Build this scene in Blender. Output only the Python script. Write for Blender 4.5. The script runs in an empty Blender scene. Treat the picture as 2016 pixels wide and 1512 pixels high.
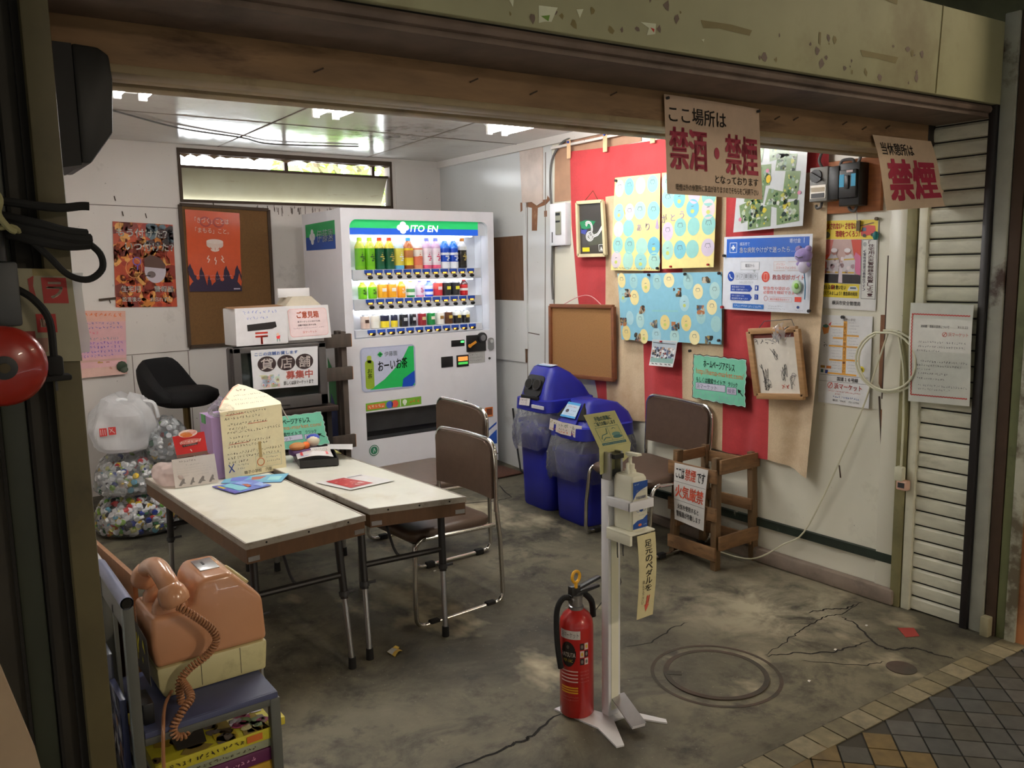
import bpy, bmesh, math, random
from mathutils import Vector, Matrix
random.seed(7)
sc = bpy.context.scene
COL = sc.collection
# ------------------------------------------------------------------ camera
CAM_H = 1.57
YAW, PIT, ROL = math.radians(35.852), math.radians(7.897), math.radians(1.04)
fwd = Vector((math.sin(YAW)*math.cos(PIT), math.cos(YAW)*math.cos(PIT), -math.sin(PIT)))
rgt = Vector((math.cos(YAW), -math.sin(YAW), 0))
dwn = fwd.cross(rgt)
r2 = math.cos(ROL)*rgt + math.sin(ROL)*dwn
d2 = -math.sin(ROL)*rgt + math.cos(ROL)*dwn
cam = bpy.data.cameras.new('camera')
cam.sensor_width = 36
cam.lens = 1630/2016*36
cam.clip_start = .02
co = bpy.data.objects.new('camera', cam)
COL.objects.link(co)
cm = Matrix((r2, -d2, -fwd)).transposed().to_4x4()
cm.translation = (0, 0, CAM_H)
co.matrix_world = cm
sc.camera = co
# ------------------------------------------------------------------ sky, lamps, exposure
w = bpy.data.worlds.new('sky'); sc.world = w; w.use_nodes = True
bg = w.node_tree.nodes['Background']
bg.inputs[0].default_value = (.92, .97, 1, 1); bg.inputs[1].default_value = 8.0
sc.view_settings.view_transform = 'Standard'
sc.view_settings.look = 'None'
sc.view_settings.gamma = 1
sc.view_settings.exposure = 0.95
sc.view_settings.use_curve_mapping = False
sc.cycles.use_denoising = True
sc.cycles.max_bounces = 8
sc.cycles.sample_clamp_indirect = 6
TUBE = 21.0       # radiance of the fluorescent tubes
def arcade_lamp(x, y, z, e, col, sx=.25, sy=1.2):
    l = bpy.data.lights.new('arcade_lamp', 'AREA'); l.shape = 'RECTANGLE'; l.size = sx; l.size_y = sy
    l.energy = e; l.color = col
    o = bpy.data.objects.new('arcade_lamp', l); COL.objects.link(o); o.location = (x, y, z)
    return o
# the covered street's own lamps hang under its roof, behind and beside the camera
arcade_lamp(4.6, -.2, 3.4, 28, (1, .84, .62))
arcade_lamp(2.6, -3.2, 2.7, 70, (1, .84, .66))
arcade_lamp(-.4, -3.3, 2.7, 9, (1, .82, .62))
# ------------------------------------------------------------------ materials
def s2l(c):
    return tuple(((v/255)/12.92 if v/255 <= .04045 else ((v/255+.055)/1.055)**2.4) for v in c[:3])
MATS = {}
def nodes_of(name):
    m = bpy.data.materials.new(name); m.use_nodes = True
    nt = m.node_tree
    return m, nt, nt.nodes['Principled BSDF']
def nn(nt, t, **kw):
    n = nt.nodes.new(t)
    for k, v in kw.items():
        if k in n.inputs: n.inputs[k].default_value = v
        else: setattr(n, k, v)
    return n
def mix(nt, a, b, f):
    n = nt.nodes.new('ShaderNodeMix'); n.data_type = 'RGBA'
    for s, v in ((n.inputs[0], f), (n.inputs[6], a), (n.inputs[7], b)):
        if hasattr(v, 'links'): nt.links.new(v, s)
        elif isinstance(v, (int, float)): s.default_value = v
        else: s.default_value = (*v[:3], 1)
    return n.outputs[2]
def ramp(nt, fac, a, b):
    n = nt.nodes.new('ShaderNodeMapRange'); n.inputs[1].default_value = a; n.inputs[2].default_value = b; n.clamp = True
    nt.links.new(fac, n.inputs[0]); return n.outputs[0]
def rng(nt, fac, a, b, lo, hi):
    n = nt.nodes.new('ShaderNodeMapRange'); n.clamp = True
    for i, v in enumerate((a, b, lo, hi)): n.inputs[i+1].default_value = v
    nt.links.new(fac, n.inputs[0]); return n.outputs[0]
def noise(nt, scale, detail=4, rough=.55, vec=None, stretch=None, dist=0):
    tc = nt.nodes.new('ShaderNodeTexCoord'); src = tc.outputs['Object']
    if stretch:
        mp = nt.nodes.new('ShaderNodeMapping'); mp.inputs['Scale'].default_value = stretch
        nt.links.new(src, mp.inputs[0]); src = mp.outputs[0]
    n = nn(nt, 'ShaderNodeTexNoise', Scale=scale, Detail=detail, Roughness=rough, Distortion=dist)
    nt.links.new(src, n.inputs['Vector']); return n.outputs['Fac']
def bump(nt, p, h, strength=.2, dist=.01):
    b = nn(nt, 'ShaderNodeBump', Strength=strength, Distance=dist)
    nt.links.new(h, b.inputs['Height']); nt.links.new(b.outputs[0], p.inputs['Normal'])
def mat(name, col, rough=.5, metal=0., var=.12, scale=9., bmp=0., stain=None, stain_scale=2., stain_lo=.55, stain_hi=.75, stretch=None, spec=.5, emit=0., coat=0., sheen=0.):
    """Painted, plastic, cloth or metal surface: base colour broken by noise, with optional stains."""
    if name in MATS: return MATS[name]
    m, nt, p = nodes_of(name); c = s2l(col)
    f = noise(nt, scale, stretch=stretch)
    out = mix(nt, tuple(v*(1-var) for v in c), tuple(min(1, v*(1+var)) for v in c), ramp(nt, f, .3, .7))
    if stain:
        f2 = noise(nt, stain_scale, 6, .65, stretch=stretch)
        out = mix(nt, out, s2l(stain), ramp(nt, f2, stain_lo, stain_hi))
    nt.links.new(out, p.inputs['Base Color'])
    p.inputs['Roughness'].default_value = rough; p.inputs['Metallic'].default_value = metal
    p.inputs['Specular IOR Level'].default_value = spec
    p.inputs['Coat Weight'].default_value = coat; p.inputs['Sheen Weight'].default_value = sheen
    if emit:
        p.inputs['Emission Color'].default_value = (*c, 1); p.inputs['Emission Strength'].default_value = emit
    if bmp: bump(nt, p, f, bmp)
    MATS[name] = m; return m
def ink(c, emit=0, rough=.55):
    c = tuple(int(v) for v in c)
    return mat('print_%02x%02x%02x%s%s' % (*c, '_lit%d' % int(emit*10) if emit else '', '' if rough == .55 else '_r%d' % int(rough*100)), c, rough, var=.04, scale=30, emit=emit)
def glass(name, tint=(1, 1, 1), rough=.02, gloss=.12, haze=0., hazecol=(.9, .9, .92), crinkle=0.):
    """Thin clear sheet: light passes straight on, a Fresnel share is reflected, an optional share scattered."""
    if name in MATS: return MATS[name]
    m, nt, p = nodes_of(name); nt.nodes.remove(p)
    t = nn(nt, 'ShaderNodeBsdfTransparent'); t.inputs[0].default_value = (*tint, 1)
    g = nn(nt, 'ShaderNodeBsdfGlossy', Roughness=rough)
    lw = nn(nt, 'ShaderNodeLayerWeight', Blend=gloss)
    mx = nn(nt, 'ShaderNodeMixShader'); o = nt.nodes['Material Output']
    nt.links.new(lw.outputs['Fresnel'], mx.inputs[0]); nt.links.new(t.outputs[0], mx.inputs[1]); nt.links.new(g.outputs[0], mx.inputs[2])
    last = mx.outputs[0]
    if crinkle:
        bp = nn(nt, 'ShaderNodeBump', Strength=crinkle, Distance=.02); nt.links.new(noise(nt, 16, 4, .6, dist=2.), bp.inputs['Height'])
        nt.links.new(bp.outputs[0], g.inputs['Normal']); nt.links.new(bp.outputs[0], lw.inputs['Normal'])
    if haze:
        d = nn(nt, 'ShaderNodeBsdfDiffuse'); d.inputs[0].default_value = (*hazecol, 1)
        tr = nn(nt, 'ShaderNodeBsdfTranslucent'); tr.inputs[0].default_value = (*hazecol, 1)
        a = nn(nt, 'ShaderNodeMixShader'); a.inputs[0].default_value = .5
        nt.links.new(d.outputs[0], a.inputs[1]); nt.links.new(tr.outputs[0], a.inputs[2])
        m2 = nn(nt, 'ShaderNodeMixShader')
        f = noise(nt, 3.5, 3, .5, dist=1.2); nt.links.new(rng(nt, f, .3, .75, max(0, haze-.16), min(1, haze+.16)), m2.inputs[0])
        nt.links.new(last, m2.inputs[1]); nt.links.new(a.outputs[0], m2.inputs[2]); last = m2.outputs[0]
    nt.links.new(last, o.inputs[0]); MATS[name] = m; return m
def emitter(name, col, s):
    if name in MATS: return MATS[name]
    m, nt, p = nodes_of(name); p.inputs['Base Color'].default_value = (*col, 1)
    p.inputs['Emission Color'].default_value = (*col, 1); p.inputs['Emission Strength'].default_value = s
    MATS[name] = m; return m
# ------------------------------------------------------------------ mesh building
MW = {}
class MB:
    def __init__(s): s.v = []; s.f = []; s.fm = []; s.mats = []
    def mi(s, m):
        if m not in s.mats: s.mats.append(m)
        return s.mats.index(m)
    def add(s, vs, fs, m, M=None):
        o = len(s.v); k = s.mi(m)
        s.v += [tuple(M @ Vector(p)) for p in vs] if M else [tuple(p) for p in vs]
        s.f += [tuple(i+o for i in f) for f in fs]; s.fm += [k]*len(fs); return s
    def poly(s, pts, m): return s.add(pts, [tuple(range(len(pts)))], m)
    def box(s, lo, hi, m, bev=0., M=None, seg=2):
        lo = Vector(lo); hi = Vector(hi)
        if bev:
            b = bmesh.new(); bmesh.ops.create_cube(b, size=1)
            for q in b.verts: q.co = Vector([(lo[i]+hi[i])/2 + q.co[i]*(hi[i]-lo[i]) for i in range(3)])
            bmesh.ops.bevel(b, geom=b.edges[:], offset=bev, segments=seg, affect='EDGES', profile=.5)
            return s.bm(b, m, M)
        x0, y0, z0 = lo; x1, y1, z1 = hi
        return s.add([(x0,y0,z0),(x1,y0,z0),(x1,y1,z0),(x0,y1,z0),(x0,y0,z1),(x1,y0,z1),(x1,y1,z1),(x0,y1,z1)],
                     [(0,3,2,1),(4,5,6,7),(0,1,5,4),(1,2,6,5),(2,3,7,6),(3,0,4,7)], m, M)
    def bm(s, b, m, M=None):
        b.verts.index_update()
        s.add([q.co[:] for q in b.verts], [tuple(q.index for q in f.verts) for f in b.faces], m, M); b.free(); return s
    def beam(s, a, b, w, h, m, up=(0,0,1), bev=0.):
        """Square bar from a to b, w wide (sideways) and h high (along up)."""
        a = Vector(a); b = Vector(b); d = (b-a); L = d.length; d.normalize()
        x = d.cross(Vector(up)).normalized(); u = x.cross(d)
        M = Matrix((x, d, u)).transposed().to_4x4(); M.translation = a
        return s.box((-w/2, 0, -h/2), (w/2, L, h/2), m, bev, M)
    def tube(s, pts, r, m, n=10, closed=False, caps=True):
        pts = [Vector(p) for p in pts]; N = len(pts); rs = r if isinstance(r, (list, tuple)) else [r]*N
        T = []
        for i in range(N):
            a = pts[(i-1) % N] if (closed or i) else pts[i]; b = pts[(i+1) % N] if (closed or i < N-1) else pts[i]
            T.append((b-a).normalized())
        up = Vector((0, 0, 1)) if abs(T[0].z) < .9 else Vector((1, 0, 0))
        u = T[0].cross(up).normalized(); vs = []; fs = []
        for i in range(N):
            u = (u - T[i]*u.dot(T[i])).normalized(); q = T[i].cross(u)
            vs += [pts[i] + (u*math.cos(2*math.pi*k/n) + q*math.sin(2*math.pi*k/n))*rs[i] for k in range(n)]
        for i in range(N if closed else N-1):
            j = (i+1) % N
            fs += [(i*n+k, i*n+(k+1) % n, j*n+(k+1) % n, j*n+k) for k in range(n)]
        if caps and not closed: fs += [tuple(range(n))[::-1], tuple(range((N-1)*n, N*n))]
        return s.add(vs, fs, m)
    def cyl(s, a, b, r, m, n=20, r2=None): return s.tube([a, b], [r, r if r2 is None else r2], m, n)
    def loft(s, rings, m, caps=True):
        n = len(rings[0]); vs = [p for r in rings for p in r]; fs = []
        for i in range(len(rings)-1): fs += [(i*n+k, i*n+(k+1) % n, (i+1)*n+(k+1) % n, (i+1)*n+k) for k in range(n)]
        if caps: fs += [tuple(range(n))[::-1], tuple(range((len(rings)-1)*n, len(rings)*n))]
        return s.add(vs, fs, m)
    def lathe(s, prof, m, n=20, c=(0, 0, 0), M=None):
        """prof: (radius, z) pairs from the bottom up; material m or a list, one per band."""
        ms = m if isinstance(m, list) else [m]*(len(prof)-1)
        C = Vector(c)
        for i in range(len(prof)-1):
            a = [C+Vector((prof[i][0]*math.cos(2*math.pi*k/n), prof[i][0]*math.sin(2*math.pi*k/n), prof[i][1])) for k in range(n)]
            b = [C+Vector((prof[i+1][0]*math.cos(2*math.pi*k/n), prof[i+1][0]*math.sin(2*math.pi*k/n), prof[i+1][1])) for k in range(n)]
            fs = [(k, (k+1) % n, n+(k+1) % n, n+k) for k in range(n)]
            if i == 0 and prof[0][0] > 1e-4: fs.append(tuple(range(n))[::-1])
            if i == len(prof)-2 and prof[-1][0] > 1e-4: fs.append(tuple(range(n, 2*n)))
            s.add(a+b, fs, ms[i], M)
        return s
    def prism(s, poly, O, U, W, D, m, bev=0., seg=3):
        """Polygon (u, w) in the frame O + u U + w W, extruded along the vector D."""
        O, U, W, D = Vector(O), Vector(U), Vector(W), Vector(D); n = len(poly)
        a = [O+U*p[0]+W*p[1] for p in poly]
        vs = a+[p+D for p in a]
        fs = [tuple(range(n)), tuple(range(n, 2*n))[::-1]]+[(k, n+k, n+(k+1) % n, (k+1) % n) for k in range(n)]
        if not bev: return s.add(vs, fs, m)
        b = bmesh.new(); bv = [b.verts.new(p) for p in vs]
        for f in fs: b.faces.new([bv[i] for i in f])
        bmesh.ops.recalc_face_normals(b, faces=b.faces[:])
        bmesh.ops.bevel(b, geom=b.edges[:], offset=bev, segments=seg, affect='EDGES', profile=.5)
        return s.bm(b, m)
    def ball(s, c, r, m, n=16, M=None):
        r = r if isinstance(r, (list, tuple)) else (r, r, r); h = n//2; c = Vector(c); vs = []; fs = []
        for i in range(h+1):
            t = math.pi*i/h
            vs += [c+Vector((r[0]*math.sin(t)*math.cos(2*math.pi*k/n), r[1]*math.sin(t)*math.sin(2*math.pi*k/n), -r[2]*math.cos(t))) for k in range(n)]
        for i in range(h): fs += [(i*n+k, i*n+(k+1) % n, (i+1)*n+(k+1) % n, (i+1)*n+k) for k in range(n)]
        return s.add(vs, fs, m, M)
    def build(s, name, parent=None, kind=None, angle=35, loc=None):
        me = bpy.data.meshes.new(name)
        vs = [Vector(p) for p in s.v]
        if parent is not None: Mw = MW[parent.name]
        else:
            if loc is None:
                lo = [min(p[i] for p in vs) for i in range(3)]; hi = [max(p[i] for p in vs) for i in range(3)]
                loc = ((lo[0]+hi[0])/2, (lo[1]+hi[1])/2, lo[2])
            Mw = Matrix.Translation(loc)
        Mi = Mw.inverted(); vs = [Mi @ p for p in vs]
        me.from_pydata([p[:] for p in vs], [], s.f)
        for m in s.mats: me.materials.append(m)
        me.polygons.foreach_set('material_index', s.fm)
        b = bmesh.new(); b.from_mesh(me); bmesh.ops.remove_doubles(b, verts=b.verts[:], dist=1e-6)
        bmesh.ops.recalc_face_normals(b, faces=b.faces[:]); b.to_mesh(me); b.free()
        me.polygons.foreach_set('use_smooth', [True]*len(me.polygons)); me.set_sharp_from_angle(angle=math.radians(angle))
        o = bpy.data.objects.new(name, me); COL.objects.link(o)
        if parent is not None: o.parent = parent
        else: o.location = Mw.translation
        MW[o.name] = Mw
        if kind: o['kind'] = kind
        return o
def thing(name, label, cat, loc=(0, 0, 0), rz=0., group=None):
    o = bpy.data.objects.new(name, None); COL.objects.link(o); o.location = loc; o.rotation_euler = (0, 0, rz)
    o.empty_display_size = .1
    MW[o.name] = Matrix.Translation(loc) @ Matrix.Rotation(rz, 4, 'Z')
    return tag(o, label, cat, group)
def tag(o, label, cat, group=None, kind=None):
    o['label'] = label; o['category'] = cat
    if group: o['group'] = group
    if kind: o['kind'] = kind
    return o
def copy_tree(o, loc=None, rz=None, label=None, parent=None):
    c = o.copy(); COL.objects.link(c)
    if parent is not None: c.parent = parent
    if loc is not None: c.location = loc
    if rz is not None: c.rotation_euler = (0, 0, rz)
    if label: c['label'] = label
    MW[c.name] = Matrix.Translation(c.location) @ Matrix.Rotation(c.rotation_euler.z, 4, 'Z')
    for ch in list(o.children): copy_tree(ch, parent=c)
    return c
def arc(c, r, a0, a1, n, ax=(1,0,0), ay=(0,0,1)):
    c = Vector(c); ax = Vector(ax); ay = Vector(ay)
    return [c+ax*(r*math.cos(math.radians(a0+(a1-a0)*i/n)))+ay*(r*math.sin(math.radians(a0+(a1-a0)*i/n))) for i in range(n+1)]
def rrect(cx, cy, w, d, r, n=5):
    """Rounded rectangle outline, counter-clockwise."""
    out = []
    for qx, qy, a in ((1, 1, 0), (-1, 1, 90), (-1, -1, 180), (1, -1, 270)):
        for i in range(n+1):
            t = math.radians(a+90*i/n); out.append((cx+qx*(w/2-r)+r*math.cos(t), cy+qy*(d/2-r)+r*math.sin(t)))
    return out
def smooth_path(pts, k=6, closed=False):
    P = [Vector(p) for p in pts]; n = len(P); out = []
    for i in range(n if closed else n-1):
        p0 = P[(i-1) % n] if (closed or i) else P[0]; p1 = P[i]; p2 = P[(i+1) % n]; p3 = P[(i+2) % n] if (closed or i+2 < n) else P[-1]
        for j in range(k):
            t = j/k
            out.append(.5*((2*p1)+(p2-p0)*t+(2*p0-5*p1+4*p2-p3)*t*t+(3*p1-p0-3*p2+p3)*t**3))
    if not closed: out.append(P[-1])
    return out
# ------------------------------------------------------------------ printed sheets
GL = {}
def glyphs(s, off=0.):
    k = (s, off)
    if k in GL: return GL[k]
    c = bpy.data.curves.new('lettering', 'FONT'); c.body = s; c.resolution_u = 2; c.offset = off
    o = bpy.data.objects.new('lettering', c); me = bpy.data.meshes.new_from_object(o)
    v = [(q.co.x, q.co.y) for q in me.vertices]; f = [tuple(p.vertices) for p in me.polygons]
    bpy.data.objects.remove(o); bpy.data.curves.remove(c); bpy.data.meshes.remove(me)
    if not v: GL[k] = ([], []); return GL[k]
    x0 = min(p[0] for p in v); x1 = max(p[0] for p in v); y0 = min(p[1] for p in v); y1 = max(p[1] for p in v)
    GL[k] = ([((p[0]-x0)/(x1-x0), 1-(p[1]-y0)/(y1-y0)) for p in v], f)
    return GL[k]
class Sheet:
    """Paper of W x H units (x to the right, y down) with printing in thin raised layers of ink."""
    def __init__(s, W, H, paper=None, thick=.0012, step=.0007):
        s.W, s.H, s.t, s.step = W, H, thick, step; s.items = []; s.paper = paper
    def poly(s, pts, c, L=1): s.items.append((list(pts), [tuple(range(len(pts)))], c, L)); return s
    def rect(s, x, y, w, h, c, L=1):
        if (w > s.W*.3 or h > s.H*.3): # broken up so that it follows a curled sheet
            n = 8; vs = [(x+w*i/n, y+h*j/n) for j in range(n+1) for i in range(n+1)]
            s.items.append((vs, [(j*(n+1)+i, j*(n+1)+i+1, (j+1)*(n+1)+i+1, (j+1)*(n+1)+i) for j in range(n) for i in range(n)], c, L)); return s
        return s.poly([(x, y), (x+w, y), (x+w, y+h), (x, y+h)], c, L)
    def ell(s, cx, cy, rx, ry, c, L=1, n=22): return s.poly([(cx+rx*math.cos(2*math.pi*i/n), cy+ry*math.sin(2*math.pi*i/n)) for i in range(n)], c, L)
    def ring(s, cx, cy, rx, ry, t, c, L=1, n=24):
        vs = [(cx+(rx-q)*math.cos(2*math.pi*i/n), cy+(ry-q)*math.sin(2*math.pi*i/n)) for q in (0, t) for i in range(n)]
        s.items.append((vs, [(i, (i+1) % n, n+(i+1) % n, n+i) for i in range(n)], c, L)); return s
    def line(s, pts, wd, c, L=2):
        for (x0, y0), (x1, y1) in zip(pts, pts[1:]):
            d = math.hypot(x1-x0, y1-y0) or 1; nx, ny = -(y1-y0)/d*wd/2, (x1-x0)/d*wd/2
            s.poly([(x0+nx, y0+ny), (x1+nx, y1+ny), (x1-nx, y1-ny), (x0-nx, y0-ny)], c, L)
        return s
    def frame(s, x, y, w, h, t, c, L=1): return s.line([(x, y), (x+w, y), (x+w, y+h), (x, y+h), (x, y)], t, c, L)
    def text(s, t, x, y, w, h, c, L=2, b=0., slant=0., rise=0.):
        v, f = glyphs(t)
        k = b*min(h, w)*.5
        for dx, dy in (((0, 0),) if not b else ((-k, -k), (k, -k), (-k, k), (k, k), (k, 0), (-k, 0))):   # heavier strokes: the glyph set down several times
            s.items.append(([(x+dx+p[0]*w+(1-p[1])*h*slant, y+dy+p[1]*h+p[0]*rise) for p in v], f, c, L))
        return s
    def vtext(s, t, x, y, w, h, c, L=2, b=0.):
        n = len(t)
        for i, ch in enumerate(t): s.text(ch, x, y+h*i/n, w if ch not in '「」・、。' else w*.4, h/n*.88 if ch not in '・、。' else h/n*.3, c, L, b)
        return s
    def hand(s, x, y, w, h, c, L=2, t=None, seed=0):
        """A line of small handwriting too fine to read: strokes, no letters."""
        R = random.Random(seed*77+int(x*13)+int(y*31)); n = max(2, int(w/h)); t = t or h*.1
        for i in range(n):
            cx = x+w*(i+.1)/n
            for k in range(3):
                a, b = R.random(), R.random(); q = R.random()
                s.line([(cx+a*w/n*.75, y+q*h), (cx+b*w/n*.75, y+R.random()*h)], t, c, L)
        return s
    def blots(s, x, y, w, h, cols, n, size, L=1, seed=0):
        """Picture area of soft coloured patches."""
        R = random.Random(seed)
        for i in range(n):
            cx, cy = x+R.random()*w, y+R.random()*h; r = size*(.5+R.random())
            pts = [(min(x+w, max(x, cx+r*(.7+.5*R.random())*math.cos(a*math.pi/4))), min(y+h, max(y, cy+r*(.7+.5*R.random())*math.sin(a*math.pi/4)))) for a in range(8)]
            s.poly(pts, R.choice(cols), L)
        return s
    def build(s, name, C, parent=None, curl=None, grid=8, emit=0., rough=.55, loc=None, mats=None, plain=False):
        """C: corners top-left, top-right, bottom-right, bottom-left. curl(u, v) -> offset towards the reader in metres."""
        A, B, D, E = [Vector(c) for c in C]
        N = ((E-A).cross(B-A)).normalized(); curl = curl or (lambda u, v: 0)
        def at(x, y, k):
            u, v = x/s.W, y/s.H
            return A*(1-u)*(1-v)+B*u*(1-v)+D*u*v+E*(1-u)*v+N*(curl(u, v)+k)
        mb = MB()
        if s.paper is not None:
            pm = s.paper if not isinstance(s.paper, tuple) else ink(s.paper, emit, rough); g = grid
            vs = [at(s.W*i/g, s.H*j/g, k) for k in (0, -s.t) for j in range(g+1) for i in range(g+1)]
            q = (g+1)**2
            fs = [(j*(g+1)+i, j*(g+1)+i+1, (j+1)*(g+1)+i+1, (j+1)*(g+1)+i) for j in range(g) for i in range(g)]
            fs += [tuple(q+i for i in f[::-1]) for f in fs]
            rim = [i for i in range(g)]+[g+j*(g+1) for j in range(g)]+[g*(g+1)+i for i in range(g, 0, -1)]+[j*(g+1) for j in range(g, 0, -1)]
            fs += [(a, b, q+b, q+a) for a, b in zip(rim, rim[1:]+rim[:1])]
            mb.add(vs, fs, pm)
        for vs, fs, c, L in s.items:
            mb.add([at(x, y, s.step*L) for x, y in vs], fs, c if not isinstance(c, tuple) else ink(c, emit, rough))
        return mb.build(name, parent, angle=50, loc=loc)
XW, YB, ZC = 3.574, 5.884, 2.435           # right wall, back wall, ceiling
def fz(y): return .045*max(0., y-2.69)       # the floor rises towards the back
def RW(y, z, off=.05): return Vector((XW-off, y, z))
def BW(x, z, off=.004): return Vector((x, YB-off, z))
def quad_rw(pts, off): return [RW(y, z, off) for y, z in pts]
CT, ST = math.cos(math.radians(4)), math.sin(math.radians(4))
def OP(s, d, z): return Vector((XW-CT*s+ST*d, 1.86+ST*s+CT*d, z))   # opening: s to the left, d inwards
# ================================================================== the setting
def wall_paint(name, col, dirt=(120, 110, 98), rough=.35, lo=.6, hi=.85, sc=1.6, low=0.):
    m, nt, p = nodes_of(name); c = s2l(col)
    a = noise(nt, .9, 3); o1 = mix(nt, tuple(v*.9 for v in c), tuple(min(1, v*1.06) for v in c), ramp(nt, a, .3, .7))
    f = noise(nt, sc, 8, .7); o2 = mix(nt, o1, s2l(dirt), ramp(nt, f, lo, hi))
    g = noise(nt, 40, 3, .7); o3 = mix(nt, o2, s2l((88, 76, 64)), ramp(nt, g, .7, .78))
    nt.links.new(o3, p.inputs['Base Color']); p.inputs['Roughness'].default_value = rough
    bump(nt, p, noise(nt, 3.5, 6, .6), .25, .012); return m
m_wall = wall_paint('white_wall_paint', (226, 220, 214))
m_wallr = wall_paint('cream_wall_paint', (224, 221, 204), (150, 142, 118), .28, .58, .9)
def ceiling_paint():
    m = wall_paint('glossy_ceiling_paint', (200, 196, 188), (150, 142, 130), .17, .58, .9); nt = m.node_tree; p = nt.nodes['Principled BSDF']
    src = p.inputs['Base Color'].links[0].from_socket
    tc = nt.nodes.new('ShaderNodeTexCoord'); d = nt.nodes.new('ShaderNodeVectorMath'); d.operation = 'DISTANCE'; d.inputs[1].default_value = (2.68-1.8370, 4.85-4.04, 0)
    sc_ = nt.nodes.new('ShaderNodeVectorMath'); sc_.operation = 'MULTIPLY'; sc_.inputs[1].default_value = (1, .8, 0)
    nt.links.new(tc.outputs['Object'], sc_.inputs[0]); d.inputs[1].default_value = (.76, .52, 0); nt.links.new(sc_.outputs[0], d.inputs[0])
    a = rng(nt, d.outputs['Value'], .12, .5, 1, 0); f = rng(nt, noise(nt, 7, 6, .7), .46, .6, 0, 1)   # a leak stain with mould
    mu = nt.nodes.new('ShaderNodeMath'); mu.operation = 'MULTIPLY'; nt.links.new(a, mu.inputs[0]); nt.links.new(f, mu.inputs[1])
    nt.links.new(mix(nt, src, s2l((84, 74, 64)), mu.outputs[0]), p.inputs['Base Color']); return m
m_ceil = ceiling_paint()
m_cool = wall_paint('cool_white_paint', (208, 209, 207), (140, 134, 128), .22, .62, .9)
m_boardback = mat('bare_hardboard', (100, 70, 46), .7, stain=(70, 46, 30), stretch=(1, 5, 1))
m_peel = mat('bare_brown_board', (128, 86, 58), .7, stain=(160, 128, 100), stain_scale=9)
m_frame_dark = mat('old_dark_timber', (70, 54, 40), .7)
m_crack_hole = mat('crack_and_hole_dark', (26, 24, 21), .95)  # cracks and joints; also the shade painted into holes and an open tube end
def concrete():
    m, nt, p = nodes_of('worn_concrete')
    a = noise(nt, 1.3, 8, .68, dist=.4); b = noise(nt, 6, 6, .7); g = noise(nt, 90, 2, .6)
    o = mix(nt, s2l((62, 58, 46)), s2l((114, 108, 88)), ramp(nt, a, .36, .64))
    o = mix(nt, o, s2l((40, 36, 31)), ramp(nt, b, .52, .72))
    e = noise(nt, 2.6, 7, .7, dist=.8); o = mix(nt, o, s2l((44, 41, 35)), ramp(nt, e, .5, .7))
    c = noise(nt, 1.9, 5, .6, stretch=(1, .7, 1)); o = mix(nt, o, s2l((190, 178, 148)), ramp(nt, c, .58, .74))
    o = mix(nt, o, s2l((150, 142, 128)), ramp(nt, g, .68, .8))
    tc = nt.nodes.new('ShaderNodeTexCoord'); d = nt.nodes.new('ShaderNodeVectorMath'); d.operation = 'DISTANCE'; d.inputs[1].default_value = (3.12, 2.27, 0); nt.links.new(tc.outputs['Object'], d.inputs[0])
    k = rng(nt, d.outputs['Value'], .08, .6, 1, 0); h = rng(nt, noise(nt, 4.5, 6, .65, dist=.5), .36, .6, 0, .85)   # paler patch by the wall crack
    mu = nt.nodes.new('ShaderNodeMath'); mu.operation = 'MULTIPLY'; nt.links.new(k, mu.inputs[0]); nt.links.new(h, mu.inputs[1]); o = mix(nt, o, s2l((178, 168, 142)), mu.outputs[0])
    nt.links.new(o, p.inputs['Base Color'])
    p.inputs['Roughness'].default_value = .62
    bump(nt, p, b, .3, .01); return m
m_floor = concrete()
def kin(x): return 1.56-.055*(x-1.96)        # inner edge of the kerb tiles
fl = MB()
xs = [-3, -1, 0, .15, .8, 1.6, 2.4, 3.2, XW+.04, 5, 7]
for x0, x1 in zip(xs, xs[1:]):
    fl.poly([(x0, kin(x0), 0), (x1, kin(x1), 0), (x1, 2.69, 0), (x0, 2.69, 0)], m_floor)
    fl.poly([(x0, 2.69, 0), (x1, 2.69, 0), (x1, 6, fz(6)), (x0, 6, fz(6))], m_floor)
def crack(pts, wd, seed):
    R = random.Random(seed); P = smooth_path([(x, y, 0) for x, y in pts], 7)
    P = [p+Vector((R.uniform(-.008, .008), R.uniform(-.008, .008), 0)) for p in P]
    for i, (a, b) in enumerate(zip(P, P[1:])):
        t0, t1 = math.sin(math.pi*i/(len(P)-1))**.4, math.sin(math.pi*(i+1)/(len(P)-1))**.4
        n = Vector((-(b-a).y, (b-a).x, 0)).normalized()*wd/2
        q = [a+n*t0, b+n*t1, b-n*t1, a-n*t0]
        fl.poly([(p.x, p.y, fz(p.y)+.0008) for p in q], m_crack_hole)
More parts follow.
